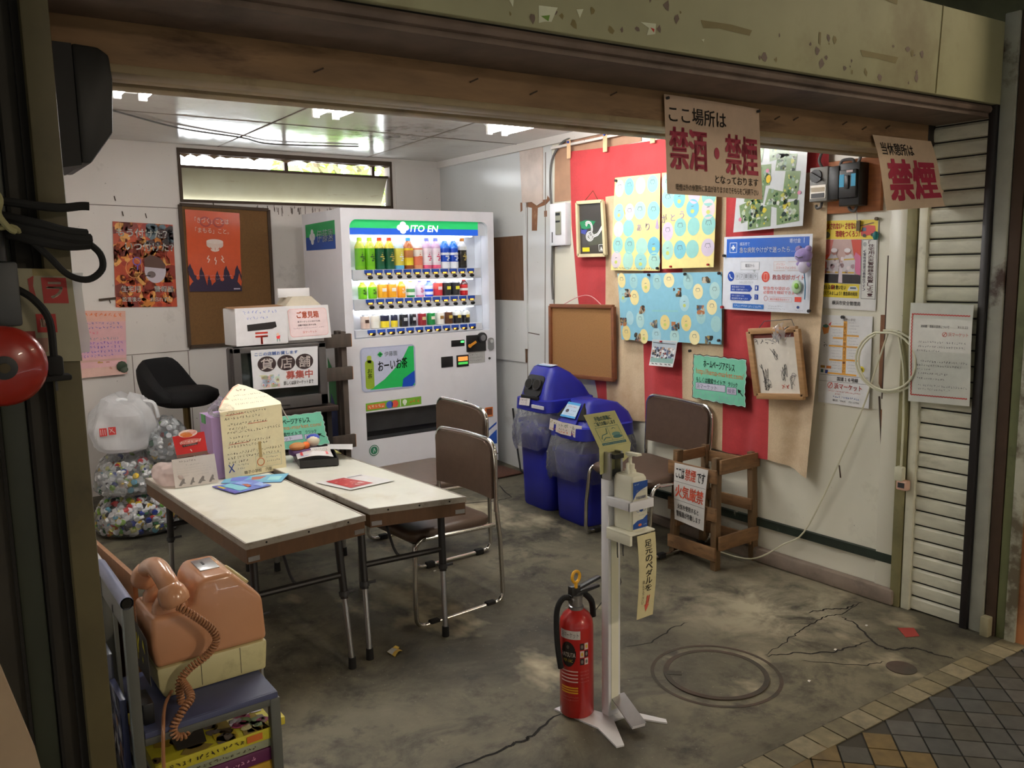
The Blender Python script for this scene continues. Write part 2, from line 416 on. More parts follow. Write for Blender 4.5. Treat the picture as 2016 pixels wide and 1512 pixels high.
for k, (pts, wd) in enumerate([
    ([(2.28, 2.391), (2.394, 2.349), (2.558, 2.387), (2.67, 2.393)], .007),
    ([(2.665, 1.982), (2.87, 2.013), (3.028, 2.042), (3.192, 2.05), (3.279, 2.024), (3.496, 2.046)], .006),
    ([(2.672, 1.977), (2.781, 1.919), (2.911, 1.836), (3.003, 1.811), (3.12, 1.791)], .009),
    ([(3.249, 2.005), (3.22, 1.918), (3.127, 1.785), (3.116, 1.698), (3.196, 1.647), (3.221, 1.558), (3.234, 1.495)], .011),
    ([(3.166, 2.128), (3.261, 2.096), (3.337, 2.051), (3.423, 2.042)], .009),
    ([(1.25, 2.092), (1.469, 2.094), (1.578, 2.097), (1.74, 2.15)], .012),
    ([(2.4, 4.55), (2.9, 4.35), (3.1, 4.32)], .012), ([(3.1, 4.32), (3.2, 4.6)], .01),
    ([(2.26, 2.6), (2.45, 2.75), (2.75, 2.9), (2.8, 3.1)], .006), ([(2.75, 1.87), (2.9, 1.7), (3.0, 1.66)], .005),
    ([(1.2, 1.75), (1.5, 1.72), (1.8, 1.66)], .004)]):
    crack(pts, wd, k)
fl.build('floor', kind='structure', loc=(0, 0, 0))
# kerb of square tiles and the street's diagonal paving
m_grout = mat('paving_grout', (58, 54, 46), .9)
tiles_c = [mat('kerb_tile_%s' % n, c, .6, var=.25, scale=25, stain=(72, 66, 56), stain_scale=6) for n, c in (('sand', (116, 107, 82)), ('buff', (102, 95, 74)), ('pale', (124, 115, 92)))]
kb = MB()
x = -2.2
ke = Vector((.9985, -.0549, 0)); kn = Vector((-.0549, -.9985, 0)); K0 = Vector((-2.2, kin(-2.2), 0))
kb.prism([(0, 0), (6.6, 0), (6.6, .1), (0, .1)], K0+Vector((0, 0, -.03)), ke, kn, (0, 0, .026), m_grout)
for i in range(64):
    c = tiles_c[(i*7) % 3]
    kb.box((0, 0, 0), (.094, .094, .0035), c, M=Matrix.Translation(K0+ke*(i*.1+.003)+Vector((0, 0, -.002))) @ Matrix.Rotation(math.atan2(-.0549, .9985), 4, 'Z') @ Matrix.Translation((0, -.097, 0)))
kb.build('trim_kerb', kind='structure')
pv = MB()
pv.prism([(0, .1), (6.6, .1), (6.6, 5.2), (0, 5.2)], K0+Vector((0, 0, -.03)), ke, kn, (0, 0, .026), m_grout)
grey = [mat('paver_%s' % n, c, .55, var=.22, scale=22, stain=(50, 48, 44), stain_scale=5) for n, c in (('slate', (66, 66, 64)), ('ash', (76, 74, 70)), ('dun', (70, 67, 60)), ('gold', (104, 86, 52)))]
R = random.Random(3); S = .0955
for i in range(-46, 46):
    for j in range(-46, 46):
        u = (i+.5)*S; v = (j+.5)*S
        a = math.radians(43); px = 2.463+(u-S/2)*math.cos(a)-(v-S/2)*math.sin(a); py = 1.434-.0675+(u-S/2)*math.sin(a)+(v-S/2)*math.cos(a)
        if not (-.6 < px < 5.2 and -.8 < py < kin(px)-.1): continue
        gold = px < 2.5 and py > 1.0 and R.random() < .8
        pv.box((-S/2+.003, -S/2+.003, -.004), (S/2-.003, S/2-.003, .001), grey[3] if gold else grey[R.randrange(3)], M=Matrix.Translation((px, py, 0)) @ Matrix.Rotation(a, 4, 'Z'))
pv.build('sidewalk', kind='structure')
# back wall round the window opening
wb = MB(); W0, W1, Z0, Z1 = 1.548, 3.12, 2.068, 2.388
for lo, hi in (((.05, YB, 0), (W0, YB+.08, 2.6)), ((W1, YB, 0), (XW+.1, YB+.08, 2.6)), ((W0, YB, 0), (W1, YB+.08, Z0)), ((W0, YB, Z1), (W1, YB+.08, 2.6))):
    wb.box(lo, hi, m_wall)
m_seam = mat('wall_seam', (118, 108, 98), .8)
for a, b in (((.15, 2.037), (W0, 2.014)), ((.15, 1.05), (1.53, 1.058)), ((1.16, 1.05), (1.16, .15)), ((1.517, 1.06), (1.517, .15)), ((1.53, 2.03), (1.53, 1.06)), ((3.25, 2.4), (3.25, .2)), ((3.12, 2.03), (3.574, 2.03))):
    wb.beam(BW(*a, .001), BW(*b, .001), .004, .004, m_seam, up=(0, 1, 0))
R = random.Random(5)
for i in range(46):   # scratches and paint runs below the window
    x0 = 2.05+R.random()*.9; z = 2.055-R.random()*.02
    wb.beam(BW(x0, z, .001), BW(x0+R.uniform(-.004, .004), z-.01-R.random()*.05, .001), .003, .002, m_frame_dark, up=(0, 1, 0))
for (x, z) in ((1.31, 1.975), (1.17, 1.985), (1.13, 2.08), (1.53, 2.02), (1.75, 2.06), (1.05, 1.43)):   # bent nails
    wb.beam(BW(x, z, .006), BW(x+.006, z-.03, .004), .005, .006, m_frame_dark, up=(0, 1, 0))
wb.beam(BW(.99, 1.422, .006), BW(1.09, 1.43, .006), .014, .012, m_frame_dark, up=(0, 1, 0))
wb.box((3.16, YB-.012, 1.55), (3.4, YB, 2.4), m_wall)
wb.build('wall_back', kind='structure')
MB().box((.05, 1.98, 0), (.15, YB, 2.6), m_wall).build('wall_left', kind='structure')
# window: timber frame, mullions, tilted ventilator pane
wf = MB()
for lo, hi in (((W0-.012, YB-.012, Z1-.012), (W1+.012, YB+.08, Z1+.022)), ((W0-.012, YB-.012, Z0-.012), (W1+.012, YB+.08, Z0+.006)), ((W0-.012, YB-.01, Z0), (W0+.008, YB+.08, Z1)), ((W1-.008, YB-.01, Z0), (W1+.012, YB+.08, Z1)),
               ((2.285, YB+.03, 2.29), (2.312, YB+.06, Z1)), ((2.98, YB+.03, 2.29), (3.005, YB+.06, Z1)), ((W0, YB+.02, 2.285), (W1, YB+.06, 2.303))):
    wf.box(lo, hi, m_frame_dark)
R = random.Random(8); top = []
for i in range(41): top.append((W0+(W1-W0)*i/40, Z1-.008-.03*R.random()*(1 if i < 22 else .6)))
m_rag = mat('torn_paper_edge', (150, 128, 104), .9)
for (xa, za), (xb, zb) in zip(top, top[1:]): wf.poly([(xa, YB+.01, Z1), (xb, YB+.01, Z1), (xb, YB+.012, zb), (xa, YB+.012, za)], m_rag)
win = wf.build('window_1', kind='structure')
def frosted():
    m, nt, p = nodes_of('frosted_wired_glass')
    f = noise(nt, 5, 5, .6); tc = nt.nodes.new('ShaderNodeTexCoord'); sx = nt.nodes.new('ShaderNodeSeparateXYZ'); nt.links.new(tc.outputs['Object'], sx.inputs[0])
    o = mix(nt, s2l((150, 144, 118)), s2l((170, 166, 146)), f)
    n2 = noise(nt, 3, 6, .7, stretch=(1, 1, 9)); o = mix(nt, o, s2l((92, 62, 34)), ramp(nt, n2, .62, .72))
    nt.links.new(o, p.inputs['Base Color']); p.inputs['Roughness'].default_value = .35
    t = nn(nt, 'ShaderNodeBsdfTranslucent'); nt.links.new(o, t.inputs[0]); mx = nn(nt, 'ShaderNodeMixShader'); mx.inputs[0].default_value = .14
    nt.links.new(p.outputs[0], mx.inputs[1]); nt.links.new(t.outputs[0], mx.inputs[2]); nt.links.new(mx.outputs[0], nt.nodes['Material Output'].inputs[0]); return m
vp = MB(); a, b = Vector((W0+.01, YB+.03, 2.297)), Vector((W0+.01, YB+.13, 2.06)); L = W1-W0-.02
n = Vector((0, .92, .39))*.006
vp.prism([(0, 0), (L, 0), (L-.02, 1), (.01, 1)], a, (1, 0, 0), b-a, n, frosted())
MW[win.name] = MW[win.name]
vp.build('pane', win)
# ceiling boards, joints, mould
ce = MB(); ce.box((.05, 2.12, ZC), (XW+.1, YB+.08, ZC+.1), m_ceil)
for a, b in (((1.81, 5.88), (1.791, 2.3)), ((2.93, 5.88), (2.69, 2.3)), ((.2, 4.86), (XW, 4.8)), ((.2, 3.6), (XW, 3.56))):
    ce.beam((*a, ZC), (*b, ZC), .012, .004, m_seam)
ce.build('ceiling', kind='structure', loc=(1.84, 4.2, ZC))
# right wall: boards, bare patches, joints, dark stripe
wr = MB()
wr.box((XW, 1.94, 0), (XW+.1, YB+.08, 2.6), m_wallr)
for k, pts in enumerate([[(4.792, 2.40), (4.533, 2.383), (4.54, 2.02), (4.60, 2.0), (4.66, 2.03), (4.77, 2.03)]]):
    wr.prism([(p[0], p[1]) for p in pts], (XW-.012, 0, 0), (0, 1, 0), (0, 0, 1), (.012, 0, 0), mat('pinkish_board', (198, 180, 168), .3, stain=(160, 136, 120), stain_scale=4))
for pts in ([(4.403, 2.366), (4.24, 2.392), (4.24, 2.01), (4.414, 2.01)], [(4.24, 2.40), (3.6, 2.42), (3.6, 2.3), (4.24, 2.3)]):
    wr.prism(pts, (XW-.006, 0, 0), (0, 1, 0), (0, 0, 1), (.006, 0, 0), mat('brown_paper_patch', (168, 130, 104), .6, stain=(140, 104, 80), stain_scale=3))
for pts in ([(4.80, 2.035), (4.50, 2.035), (4.49, 2.06), (4.46, 2.03), (4.51, 2.0), (4.60, 1.985), (4.613, 1.831), (4.671, 1.834), (4.667, 1.99), (4.72, 2.0), (4.80, 1.97)], [(4.5, 1.96), (4.53, 1.96), (4.53, 1.92), (4.5, 1.92)],
            [(2.069, 1.334), (2.03, 1.335), (2.02, 1.03), (2.045, .98), (2.065, 1.02)], [(2.05, .9), (2.03, .9), (2.03, .78), (2.04, .75)]):
    wr.prism(pts, (XW-.004, 0, 0), (0, 1, 0), (0, 0, 1), (.004, 0, 0), m_peel)
wr.box((XW-.01, 4.748, .9), (XW, 5.4, 1.805), m_boardback)           # bare board of the covered doorway
wr.box((XW-.016, 4.73, 1.0), (XW, 4.76, 2.03), m_cool); wr.box((XW-.014, 4.76, .9), (XW, 5.4, 1.345), m_cool)
for a, b in (((4.71, 2.37), (4.76, .1)), ((4.506, 2.346), (4.56, .12)), ((4.42, 2.0), (4.44, .9)), ((2.045, 1.6), (2.045, .95)), ((2.03, 1.33), (1.98, .3)), ((2.06, .96), (1.99, .22)), ((4.36, 1.72), (4.44, 1.715)), ((4.76, 1.12), (4.6, 1.11))):
    wr.beam(RW(*a, .002), RW(*b, .002), .006, .006, m_frame_dark if a[1] < 2 else m_seam, up=(1, 0, 0))
for (y, z, l) in ((2.13, 1.45, .03), (2.16, 1.5, .02), (2.11, 1.62, .04), (2.25, .6, .06), (4.6, 1.5, .02), (4.63, 1.45, .03), (4.55, 1.3, .02), (4.7, 1.22, .04)):
    wr.beam(RW(y, z, .001), RW(y-.01, z-l, .001), .006, .003, m_frame_dark, up=(1, 0, 0))
wr.box((XW-.003, 4.44, .08), (XW, YB, 2.43), m_cool)
wr.build('wall_right', kind='structure', loc=(XW, 4, 0))
bs = MB(); bs.box((XW-.022, 1.955, .19), (XW, 4.5, .232), mat('dark_green_paint', (28, 40, 30), .6, var=.4, stain=(150, 144, 126), stain_scale=9, stain_lo=.66, stain_hi=.7))
bs.build('baseboard_right', kind='structure')
sk = MB(); sk.box((XW-.05, 1.93, 0), (XW, 4.9, .075), mat('concrete_skirting', (132, 118, 106), .8, var=.2, stain=(92, 82, 72), stain_scale=5), .012)
sk.build('trim_1', kind='structure')
tc_ = MB(); tc_.box((XW-.03, 2.1, ZC-.05), (XW, YB, ZC), m_wall); tc_.box((XW-.045, 2.1, ZC-.085), (XW-.02, 4.4, ZC-.07), m_wall)
tc_.build('trim_2', kind='structure')
# jamb beside the shutter: board, grey-green post, cream channel
jm = MB(); m_jamb = mat('mossy_jamb_paint', (128, 122, 84), .7, var=.3, scale=4, stain=(74, 62, 40), stain_scale=5)
m_cream = mat('cream_metal', (208, 206, 184), .45, stain=(130, 122, 96), stain_scale=5, stain_lo=.6, stain_hi=.8)
jm.box((XW-.02, 1.955, .05), (XW, 2.035, 2.2), m_wallr, .004); jm.box((XW-.035, 1.905, 0), (XW+.08, 1.95, 2.2), m_jamb, .004)
jm.box((XW-.028, 1.862, 0), (XW+.02, 1.9, 2.2), m_cream, .003)
jm.build('trim_3', kind='structure')
# slatted metal shutter closing the side opening
m_slat = mat('shutter_slat', (200, 198, 178), .4, stain=(122, 116, 92), stain_scale=4, stain_lo=.56, stain_hi=.85, stretch=(1, 1, 3))
sh = MB(); pitch = .0665; z = .0
while z < 2.14:
    prof = [(0, z+.003), (-.012, z+.008), (-.016, z+.03), (-.014, z+.055), (-.004, z+pitch-.002), (.006, z+pitch-.001), (.006, z+.002)]
    sh.prism(prof, (XW, 1.63, 0), (1, 0, 0), (0, 0, 1), (0, .235, 0), m_slat)
    sh.box((XW-.002, 1.63, z-.004), (XW+.004, 1.865, z+.006), m_crack_hole)
    z += pitch
sh.build('door_1', kind='structure', loc=(XW, 1.75, 0))
rl = MB(); rl.box((XW-.035, 1.605, 0), (XW+.02, 1.635, 2.2), mat('dark_shutter_rail', (30, 26, 26), .4), .004)
rl.box((XW-.055, 1.86, 2.045), (XW+.02, 1.925, 2.15), mat('dark_bracket', (34, 28, 24), .6), .004)
rl.build('trim_4', kind='structure')
m_greypost = mat('grey_post_paint', (150, 150, 138), .6, stain=(64, 44, 34), stain_scale=2.4, stain_lo=.55, stain_hi=.62)
rp = MB(); rp.box((XW-.02, 1.545, 0), (XW+.15, 1.602, 2.52), m_greypost, .005); rp.box((XW-.01, 1.50, 0), (XW+.15, 1.542, 2.52), mat('brown_gap', (66, 48, 34), .8), .003)
rp.box((XW-.005, 1.463, .0), (XW+.15, 1.497, 2.52), mat('moss_green_post', (104, 108, 70), .6, stain=(46, 50, 34), stain_scale=3), .003)
rp.box((XW-.045, 1.51, 0), (XW+.02, 1.545, .085), mat('pale_block', (150, 142, 112), .8), .004)
rp.build('trim_5', kind='structure')
ow = MB(); ow.box((XW+.0, 1.36, 0), (5.4, 1.45, .86), mat('orange_brown_wall', (172, 112, 66), .7, var=.2, scale=5, stain=(110, 66, 38), stain_scale=3))
ow.box((XW+.0, 1.36, .86), (5.4, 1.45, 3.6), mat('mossy_white_wall', (168, 168, 142), .6, var=.2, stain=(96, 92, 52), stain_scale=1.6, stain_lo=.5, stain_hi=.62))
ow.box((XW-.012, 1.42, .0), (XW+.02, 1.462, 1.4), mat('chipped_white_edge', (172, 170, 150), .7, stain=(96, 86, 66), stain_scale=6, stain_lo=.45, stain_hi=.6), .004)
ow.build('wall_front', kind='structure')
# lintel board, shutter tracks, soffit, fascia
def obox(mb, s0, s1, d0, d1, z0, z1, m, bev=0.):
    M = Matrix(((-CT, ST, 0, XW), (ST, CT, 0, 1.86), (0, 0, 1, 0), (0, 0, 0, 1)))
    mb.box((s0, d0, z0), (s1, d1, z1), m, bev, M); return mb
m_lintel = mat('brown_lintel_board', (150, 118, 84), .65, var=.22, scale=5, stain=(70, 46, 30), stain_scale=2.2, stretch=(1, 1, 5))
lt = MB(); obox(lt, .02, 3.5, 0, .05, 2.04, 2.135, m_lintel, .003); obox(lt, .02, 3.5, .05, .26, 2.06, 2.62, m_lintel)
for s, z in ((.9, 2.09), (1.0, 2.085), (.35, 2.1), (.62, 2.095), (1.75, 2.1), (2.05, 2.075), (2.25, 2.09), (2.7, 2.07), (.5, 2.085)):
    lt.beam(OP(s, -.004, z), OP(s-.025, -.004, z+.012), .004, .004, m_frame_dark, up=(0, 1, 0))
lt.build('trim_6', kind='structure')
m_track = mat('cream_track', (168, 148, 112), .5, stain=(104, 80, 54), stain_scale=4)
tk = MB(); obox(tk, .05, 3.5, .0, .07, 2.022, 2.042, m_track, .004); obox(tk, .05, 3.5, .1, .15, 2.03, 2.062, m_track, .004); obox(tk, .05, 3.5, .19, .25, 2.03, 2.062, m_track, .004)
obox(tk, 2.72, 3.5, .26, .5, 2.1, 2.14, mat('rusty_channel', (112, 66, 40), .8), .003)
tk.build('trim_7', kind='structure')
m_soffit = mat('dark_brown_soffit', (108, 90, 78), .6, var=.2, stain=(62, 48, 40), stain_scale=2)
sf = MB(); obox(sf, -.06, 3.6, -.225, .02, 2.134, 2.16, m_soffit); obox(sf, -.06, 3.6, -.24, -.2, 2.148, 2.178, m_soffit, .012)
obox(sf, -.06, 3.6, -.236, -.222, 2.17, 2.185, m_crack_hole)
sf.build('trim_8', kind='structure')
m_fascia = mat('faded_green_fascia', (162, 160, 124), .6, var=.1, scale=3, stain=(122, 108, 78), stain_scale=1.4, stain_lo=.55, stain_hi=.8)
fa = MB(); obox(fa, -.13, 3.6, -.26, -.235, 2.178, 2.49, m_fascia, .004)
m_tape = mat('old_tape', (122, 110, 62), .6); m_scrap = mat('torn_paper_white', (214, 218, 190), .7)
def onf(pts, m, k=.001): fa.poly([OP(s, -.26-k, z) for s, z in pts], m)
for pts in ([(2.189, 2.235), (2.13, 2.238), (2.15, 2.2), (2.17, 2.198), (2.19, 2.192)], [(2.07, 2.242), (2.047, 2.246), (2.059, 2.222)], [(1.85, 2.24), (1.794, 2.243), (1.797, 2.215), (1.828, 2.208), (1.82, 2.228)], [(2.285, 2.245), (2.264, 2.238), (2.267, 2.22)], [(1.62, 2.222), (1.607, 2.226), (1.61, 2.216)]): onf(pts, m_scrap)
onf([(2.183, 2.21), (2.155, 2.216), (2.16, 2.2)], mat('scrap_green', (110, 150, 60), .7), .0015); onf([(1.815, 2.23), (1.8, 2.228), (1.802, 2.218)], mat('scrap_red', (190, 50, 40), .7), .0015)
for pts in ([(.887, 2.474), (.69, 2.481), (.694, 2.452), (.8, 2.46)], [(.886, 2.28), (.675, 2.28), (.688, 2.258), (.8, 2.262), (.874, 2.26)], [(1.623, 2.276), (1.5, 2.28), (1.409, 2.275), (1.419, 2.258), (1.55, 2.262), (1.612, 2.255)], [(1.1, 2.31), (1.09, 2.31), (1.09, 2.27), (1.1, 2.275)]): onf(pts, m_tape)
R = random.Random(4)
for k in range(42):
    s, z, r = R.uniform(.5, 2.3), 2.2+R.random()**2*.12, .003+.008*R.random()
    onf([(s+r*(.5+R.random())*math.cos(q), z+r*1.3*(.5+R.random())*math.sin(q)) for q in range(6)], m_soffit if k % 3 else m_tape, .0008)
fa.beam(OP(.42, -.262, 2.49), OP(.44, -.262, 2.18), .002, .002, m_tape, up=(0, 1, 0))
fa.build('trim_9', kind='structure')
# dim void over the fascia, and the covered street that closes the place off (roof, far side, ends)
m_dark = mat('dark_gap_board', (52, 52, 38), .8, var=.3, stain=(30, 26, 20), stain_scale=2)  # the gap's darkness is put into this board's colour
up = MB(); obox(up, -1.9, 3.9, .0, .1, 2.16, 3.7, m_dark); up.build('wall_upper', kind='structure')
st = MB(); m_street = mat('grey_street_wall', (108, 104, 94), .8)
st.box((-4, -4, 3.6), (6, 2.1, 3.7), m_street); st.box((-4, -4.1, 0), (6, -4, 3.7), m_street); st.box((-4.1, -4, 0), (-4, 2.1, 3.7), m_street); st.box((6, -4, 0), (6.1, 2.1, 3.7), m_street)
st.build('wall_street', kind='structure')
sg = MB(); sg.box((-4, -4, -.06), (6, 2.0, -.032), m_street); sg.build('road', kind='structure')
# left door post and the dark panelling outside it
m_post = mat('olive_steel_post', (84, 76, 48), .55, var=.25, scale=6, stain=(44, 38, 26), stain_scale=3.5, stretch=(1, 1, .6))
m_pdark = mat('dark_olive_metal', (40, 36, 26), .6, var=.3, scale=4, stain=(22, 19, 15), stain_scale=2.5)
ps = MB(); ps.box((.218, 1.84, 0), (.267, 1.95, 3.6), m_post, .004); ps.box((.205, 1.865, 0), (.222, 1.95, 3.6), m_crack_hole)
ps.build('trim_10', kind='structure')
pl = MB(); pl.box((-1.2, 1.89, 0), (.21, 1.95, 3.6), m_pdark)
for x in (.17, .118, .02): pl.box((x, 1.872, 0), (x+.006, 1.9, 3.6), m_crack_hole)
pl.box((.124, 1.878, 0), (.168, 1.9, 3.6), mat('dark_green_channel', (44, 50, 38), .5), .004)
pl.build('wall_outer', kind='structure')
# ================================================================== ceiling lamps
m_fix = mat('lamp_white_enamel', (226, 226, 222), .35)
m_tube = emitter('fluorescent_tube', (1, .975, .95), TUBE)
def ceiling_lamp(x, label):
    t = thing('ceiling_lamp', label, 'light', (x, 3.6, ZC), 0, 'fluorescent ceiling lamps')
    b = MB(); b.prism([(-.09, 0), (.09, 0), (.035, -.04), (-.035, -.04)], (x, 3.0, ZC), (1, 0, 0), (0, 0, 1), (0, 1.19, 0), m_fix)
    b.build('housing', t)
    for s in (-.055, .055):
        k = MB(); k.cyl((x+s, 3.03, ZC-.052), (x+s, 4.15, ZC-.052), .016, m_tube, 14); k.build('tube', t)
        for y in (3.01, 4.15):
            e = MB(); e.box((x+s-.018, y, ZC-.075), (x+s+.018, y+.02, ZC-.005), m_fix, .004); e.build('lamp_holder', t)
    return t
ceiling_lamp(.9, 'twin tube ceiling lamp over the bags of caps, left of three in a row')
ceiling_lamp(1.845, 'twin tube ceiling lamp over the tables, middle one of three')
ceiling_lamp(2.93, 'twin tube ceiling lamp over the blue bins, beside the mould stain')
# ================================================================== drinks vending machine
VX0, VX1, VY, VZ0, VZ1, VD = 2.265, 3.445, 4.96, .135, 1.975, 5.60
m_vm = mat('vending_white_enamel', (232, 232, 238), .3, var=.02, stain=(218, 218, 222), stain_scale=1.5)
m_vmin = mat('vending_inner_white', (214, 216, 222), .45, var=.03)
m_blk = mat('black_plastic', (20, 20, 21), .4, var=.2)
m_dkgrey = mat('dark_grey_plastic', (52, 52, 54), .45)
m_chrome = mat('chrome', (214, 212, 208), .16, 1., var=.03)
m_steel = mat('brushed_steel', (168, 168, 168), .32, 1., var=.06)
vm = thing('vending_machine', 'white drinks vending machine with lit window and three rows of bottles and cans', 'vending machine', ((VX0+VX1)/2, VY, fz(VY)))
b = MB(); b.box((VX0+.004, VY+.18, VZ0), (VX1-.004, VD, VZ1-.004), m_vm)
for lo, hi in (((VX0+.004, VY+.09, VZ0), (VX0+.03, VY+.18, VZ1-.004)), ((VX1-.03, VY+.09, VZ0), (VX1-.004, VY+.18, VZ1-.004)), ((VX0+.03, VY+.09, VZ1-.04), (VX1-.03, VY+.18, VZ1-.004)), ((VX0+.03, VY+.09, VZ0), (VX1-.03, VY+.18, 1.1))): b.box(lo, hi, m_vm)
b.build('cabinet', vm)
for x, y in ((VX0+.07, VY+.12), (VX1-.07, VY+.12), (VX0+.07, VD-.1), (VX1-.07, VD-.1)):
    b = MB(); b.cyl((x, y, fz(y)), (x, y, VZ0), .03, m_blk, 14); b.build('foot', vm)
# door: a slab with a rounded window opening
DX0, DX1, DZ0, DZ1 = 2.325, 3.395, 1.135, 1.905
b = MB()
for lo, hi in (((VX0, VY, DZ1), (VX1, VY+.09, VZ1)), ((VX0, VY, .64), (VX1, VY+.09, DZ0)), ((VX0, VY, DZ0), (DX0, VY+.09, DZ1)), ((DX1, VY, DZ0), (VX1, VY+.09, DZ1)),
               ((VX0, VY, VZ0+.03), (VX1, VY+.09, .455)), ((VX0, VY, .455), (2.385, VY+.09, .64)), ((3.18, VY, .455), (VX1, VY+.09, .64))):
    b.box(lo, hi, m_vm)
for sx, cx in ((1, DX0), (-1, DX1)):
    r = .05; a = [(cx, DZ1)]+[(cx+sx*(r-r*math.sin(t*math.pi/16)), DZ1-r+r*math.cos(t*math.pi/16)) for t in range(9)]
    b.prism(a, (0, VY, 0), (1, 0, 0), (0, 0, 1), (0, .09, 0), m_vm)
b.box((VX0, VY-.001, VZ0+.075), (VX1, VY, VZ0+.083), m_blk)
door = b.build('door', vm)
b = MB(); b.box((VX0+.02, VY+.03, VZ0-.04), (VX1-.02, VY+.06, VZ0+.02), m_blk); b.build('kick_plate', vm)
# lit display: back, sides, floor, lamps under the header and the shelves
b = MB(); b.box((DX0, VY+.17, DZ0), (DX1, VY+.175, DZ1), m_vmin); b.box((DX0-.002, VY+.09, DZ0), (DX0+.004, VY+.17, DZ1), m_vmin); b.box((DX1-.004, VY+.09, DZ0), (DX1+.002, VY+.17, DZ1), m_vmin)
b.box((DX0, VY+.09, DZ0-.004), (DX1, VY+.175, DZ0), m_vmin)
disp = b.build('display_box', vm)
m_led = emitter('display_lamp', (.96, .98, 1), 5)
for z in (1.808, 1.5085, 1.3135):
    b = MB(); b.box((DX0+.07, VY+.055, z-.006), (DX1-.1, VY+.067, z), m_led); b.box((DX0+.07, VY+.15, z-.004), (DX1-.1, VY+.165, z), m_led); b.build('display_lamp', vm)
# backlit header with the maker's clover and name
hd = Sheet(100, 9.4); hd.rect(0, 0, 100, 5.2, (30, 176, 96)); hd.rect(0, 5.2, 100, 4.2, (22, 82, 190))
for a in range(4): hd.ell(40+2.3*math.cos(a*math.pi/2), 4.6+2.1*math.sin(a*math.pi/2), 2.3, 1.9, (255, 255, 255), 2)
hd.text('ITO EN', 45.5, 2.9, 21, 4.3, (255, 255, 255), 2, .03, .18)
hd.build('header_sign', [(DX0, VY+.03, DZ1), (3.33, VY+.03, DZ1), (3.33, VY+.03, 1.81), (DX0, VY+.03, 1.81)], vm, emit=.4)
b = MB(); b.box((3.33, VY+.03, 1.81), (DX1, VY+.04, DZ1), m_vmin); b.box((DX0, VY+.035, 1.81), (3.33, VY+.05, DZ1), m_vmin); b.build('header_panel', vm)
# shelves carrying price tags and selection buttons
ROWS = [(1.583, 1.512), (1.39, 1.316), (1.188, 1.137)]
PX = [2.437+.0727*i for i in range(12)]
m_shelf = mat('shelf_grey', (198, 198, 204), .4, var=.03)
m_tagb = ink((30, 74, 168)); m_amber = emitter('amber_digits', (1, .28, .03), 3)
for q, (z0, z1) in enumerate(ROWS):
    b = MB(); b.prism([(0, z0), (.09, z0), (.09, z0-.012), (.0, z1), (-.008, z1+.004)], (DX0+.03, VY+.045, 0), (0, 1, 0), (0, 0, 1), (1.0, 0, 0), m_shelf)
    shf = b.build('shelf', vm)
    for i, x in enumerate(PX):
        xx = x+.028+.002*q
        b = MB(); b.box((xx-.028, VY+.034, z0-.024), (xx+.028, VY+.043, z0-.002), m_tagb); b.box((xx-.02, VY+.032, z0-.034), (xx+.02, VY+.043, z0-.022), m_blk)
        for k in range(3): b.box((xx-.014+k*.01, VY+.031, z0-.033), (xx-.007+k*.01, VY+.032, z0-.0235), m_amber)
        b.build('price_tag', vm)
        b = MB(); b.ball((xx+.012, VY+.04, z1+.02), (.02, .012, .012), m_blk, 14); b.build('button', vm)
b = MB(); b.box((DX0, VY+.012, DZ0), (DX1, VY+.016, DZ1-.001), glass('display_pane', (.99, 1, 1), .02, .06)); b.build('glass_pane', vm)
# advertisement panel, delivery slot, coin mechanism
def rr_poly(x, y, w_, h_, r, n=5): return [(px, py) for px, py in rrect(x+w_/2, y+h_/2, w_, h_, r, n)]
ad = Sheet(41, 29.5); ad.poly(rr_poly(0, 0, 41, 29.5, 3), (176, 184, 214)); ad.poly(rr_poly(.8, .8, 39.4, 27.9, 2.4), (196, 202, 226), 2)
ad.poly([(6, 28.2), (17, 22), (30, 11), (36, 1.2), (39.8, 1.2), (39.8, 28.2)], (40, 184, 92), 3); ad.poly([(30, 28.4), (31, 23), (40, 18), (40, 26), (38, 28.6)], (34, 80, 190), 4)
ad.poly(rr_poly(3, 8.5, 6.4, 19, 2), (150, 178, 54), 4); ad.poly(rr_poly(4.6, 5.5, 3.2, 5, 1), (170, 192, 70), 4); ad.vtext('お茶', 4.6, 14, 3.4, 7, (30, 50, 24), 5, .02)
for a in range(4): ad.ell(14.3+.95*math.cos(a*math.pi/2), 5.2+.95*math.sin(a*math.pi/2), .95, .8, (40, 170, 80), 4)
ad.text('伊藤園', 17.5, 3.6, 9.5, 3.2, (96, 104, 112), 4); ad.text('おーいお茶', 12.5, 9.5, 22, 7.2, (22, 34, 24), 5, .02, 0, -1.2)
ad.build('advert_panel', [(2.36, VY-.002, 1.076), (2.77, VY-.002, 1.076), (2.77, VY-.002, .78), (2.36, VY-.002, .78)], vm, rough=.3)
b = MB(); b.box((2.385, VY+.08, .455), (3.18, VY+.09, .64), m_blk); b.box((2.385, VY+.0, .455), (3.18, VY+.09, .462), m_dkgrey)
b.prism([(.02, .635), (.028, .635), (.07, .50), (.062, .50)], (2.39, VY, 0), (0, 1, 0), (0, 0, 1), (.785, 0, 0), mat('smoked_flap', (66, 66, 68), .25))
b.box((2.385, VY-.002, .636), (3.18, VY+.01, .642), m_dkgrey)
b.build('delivery_slot', vm)
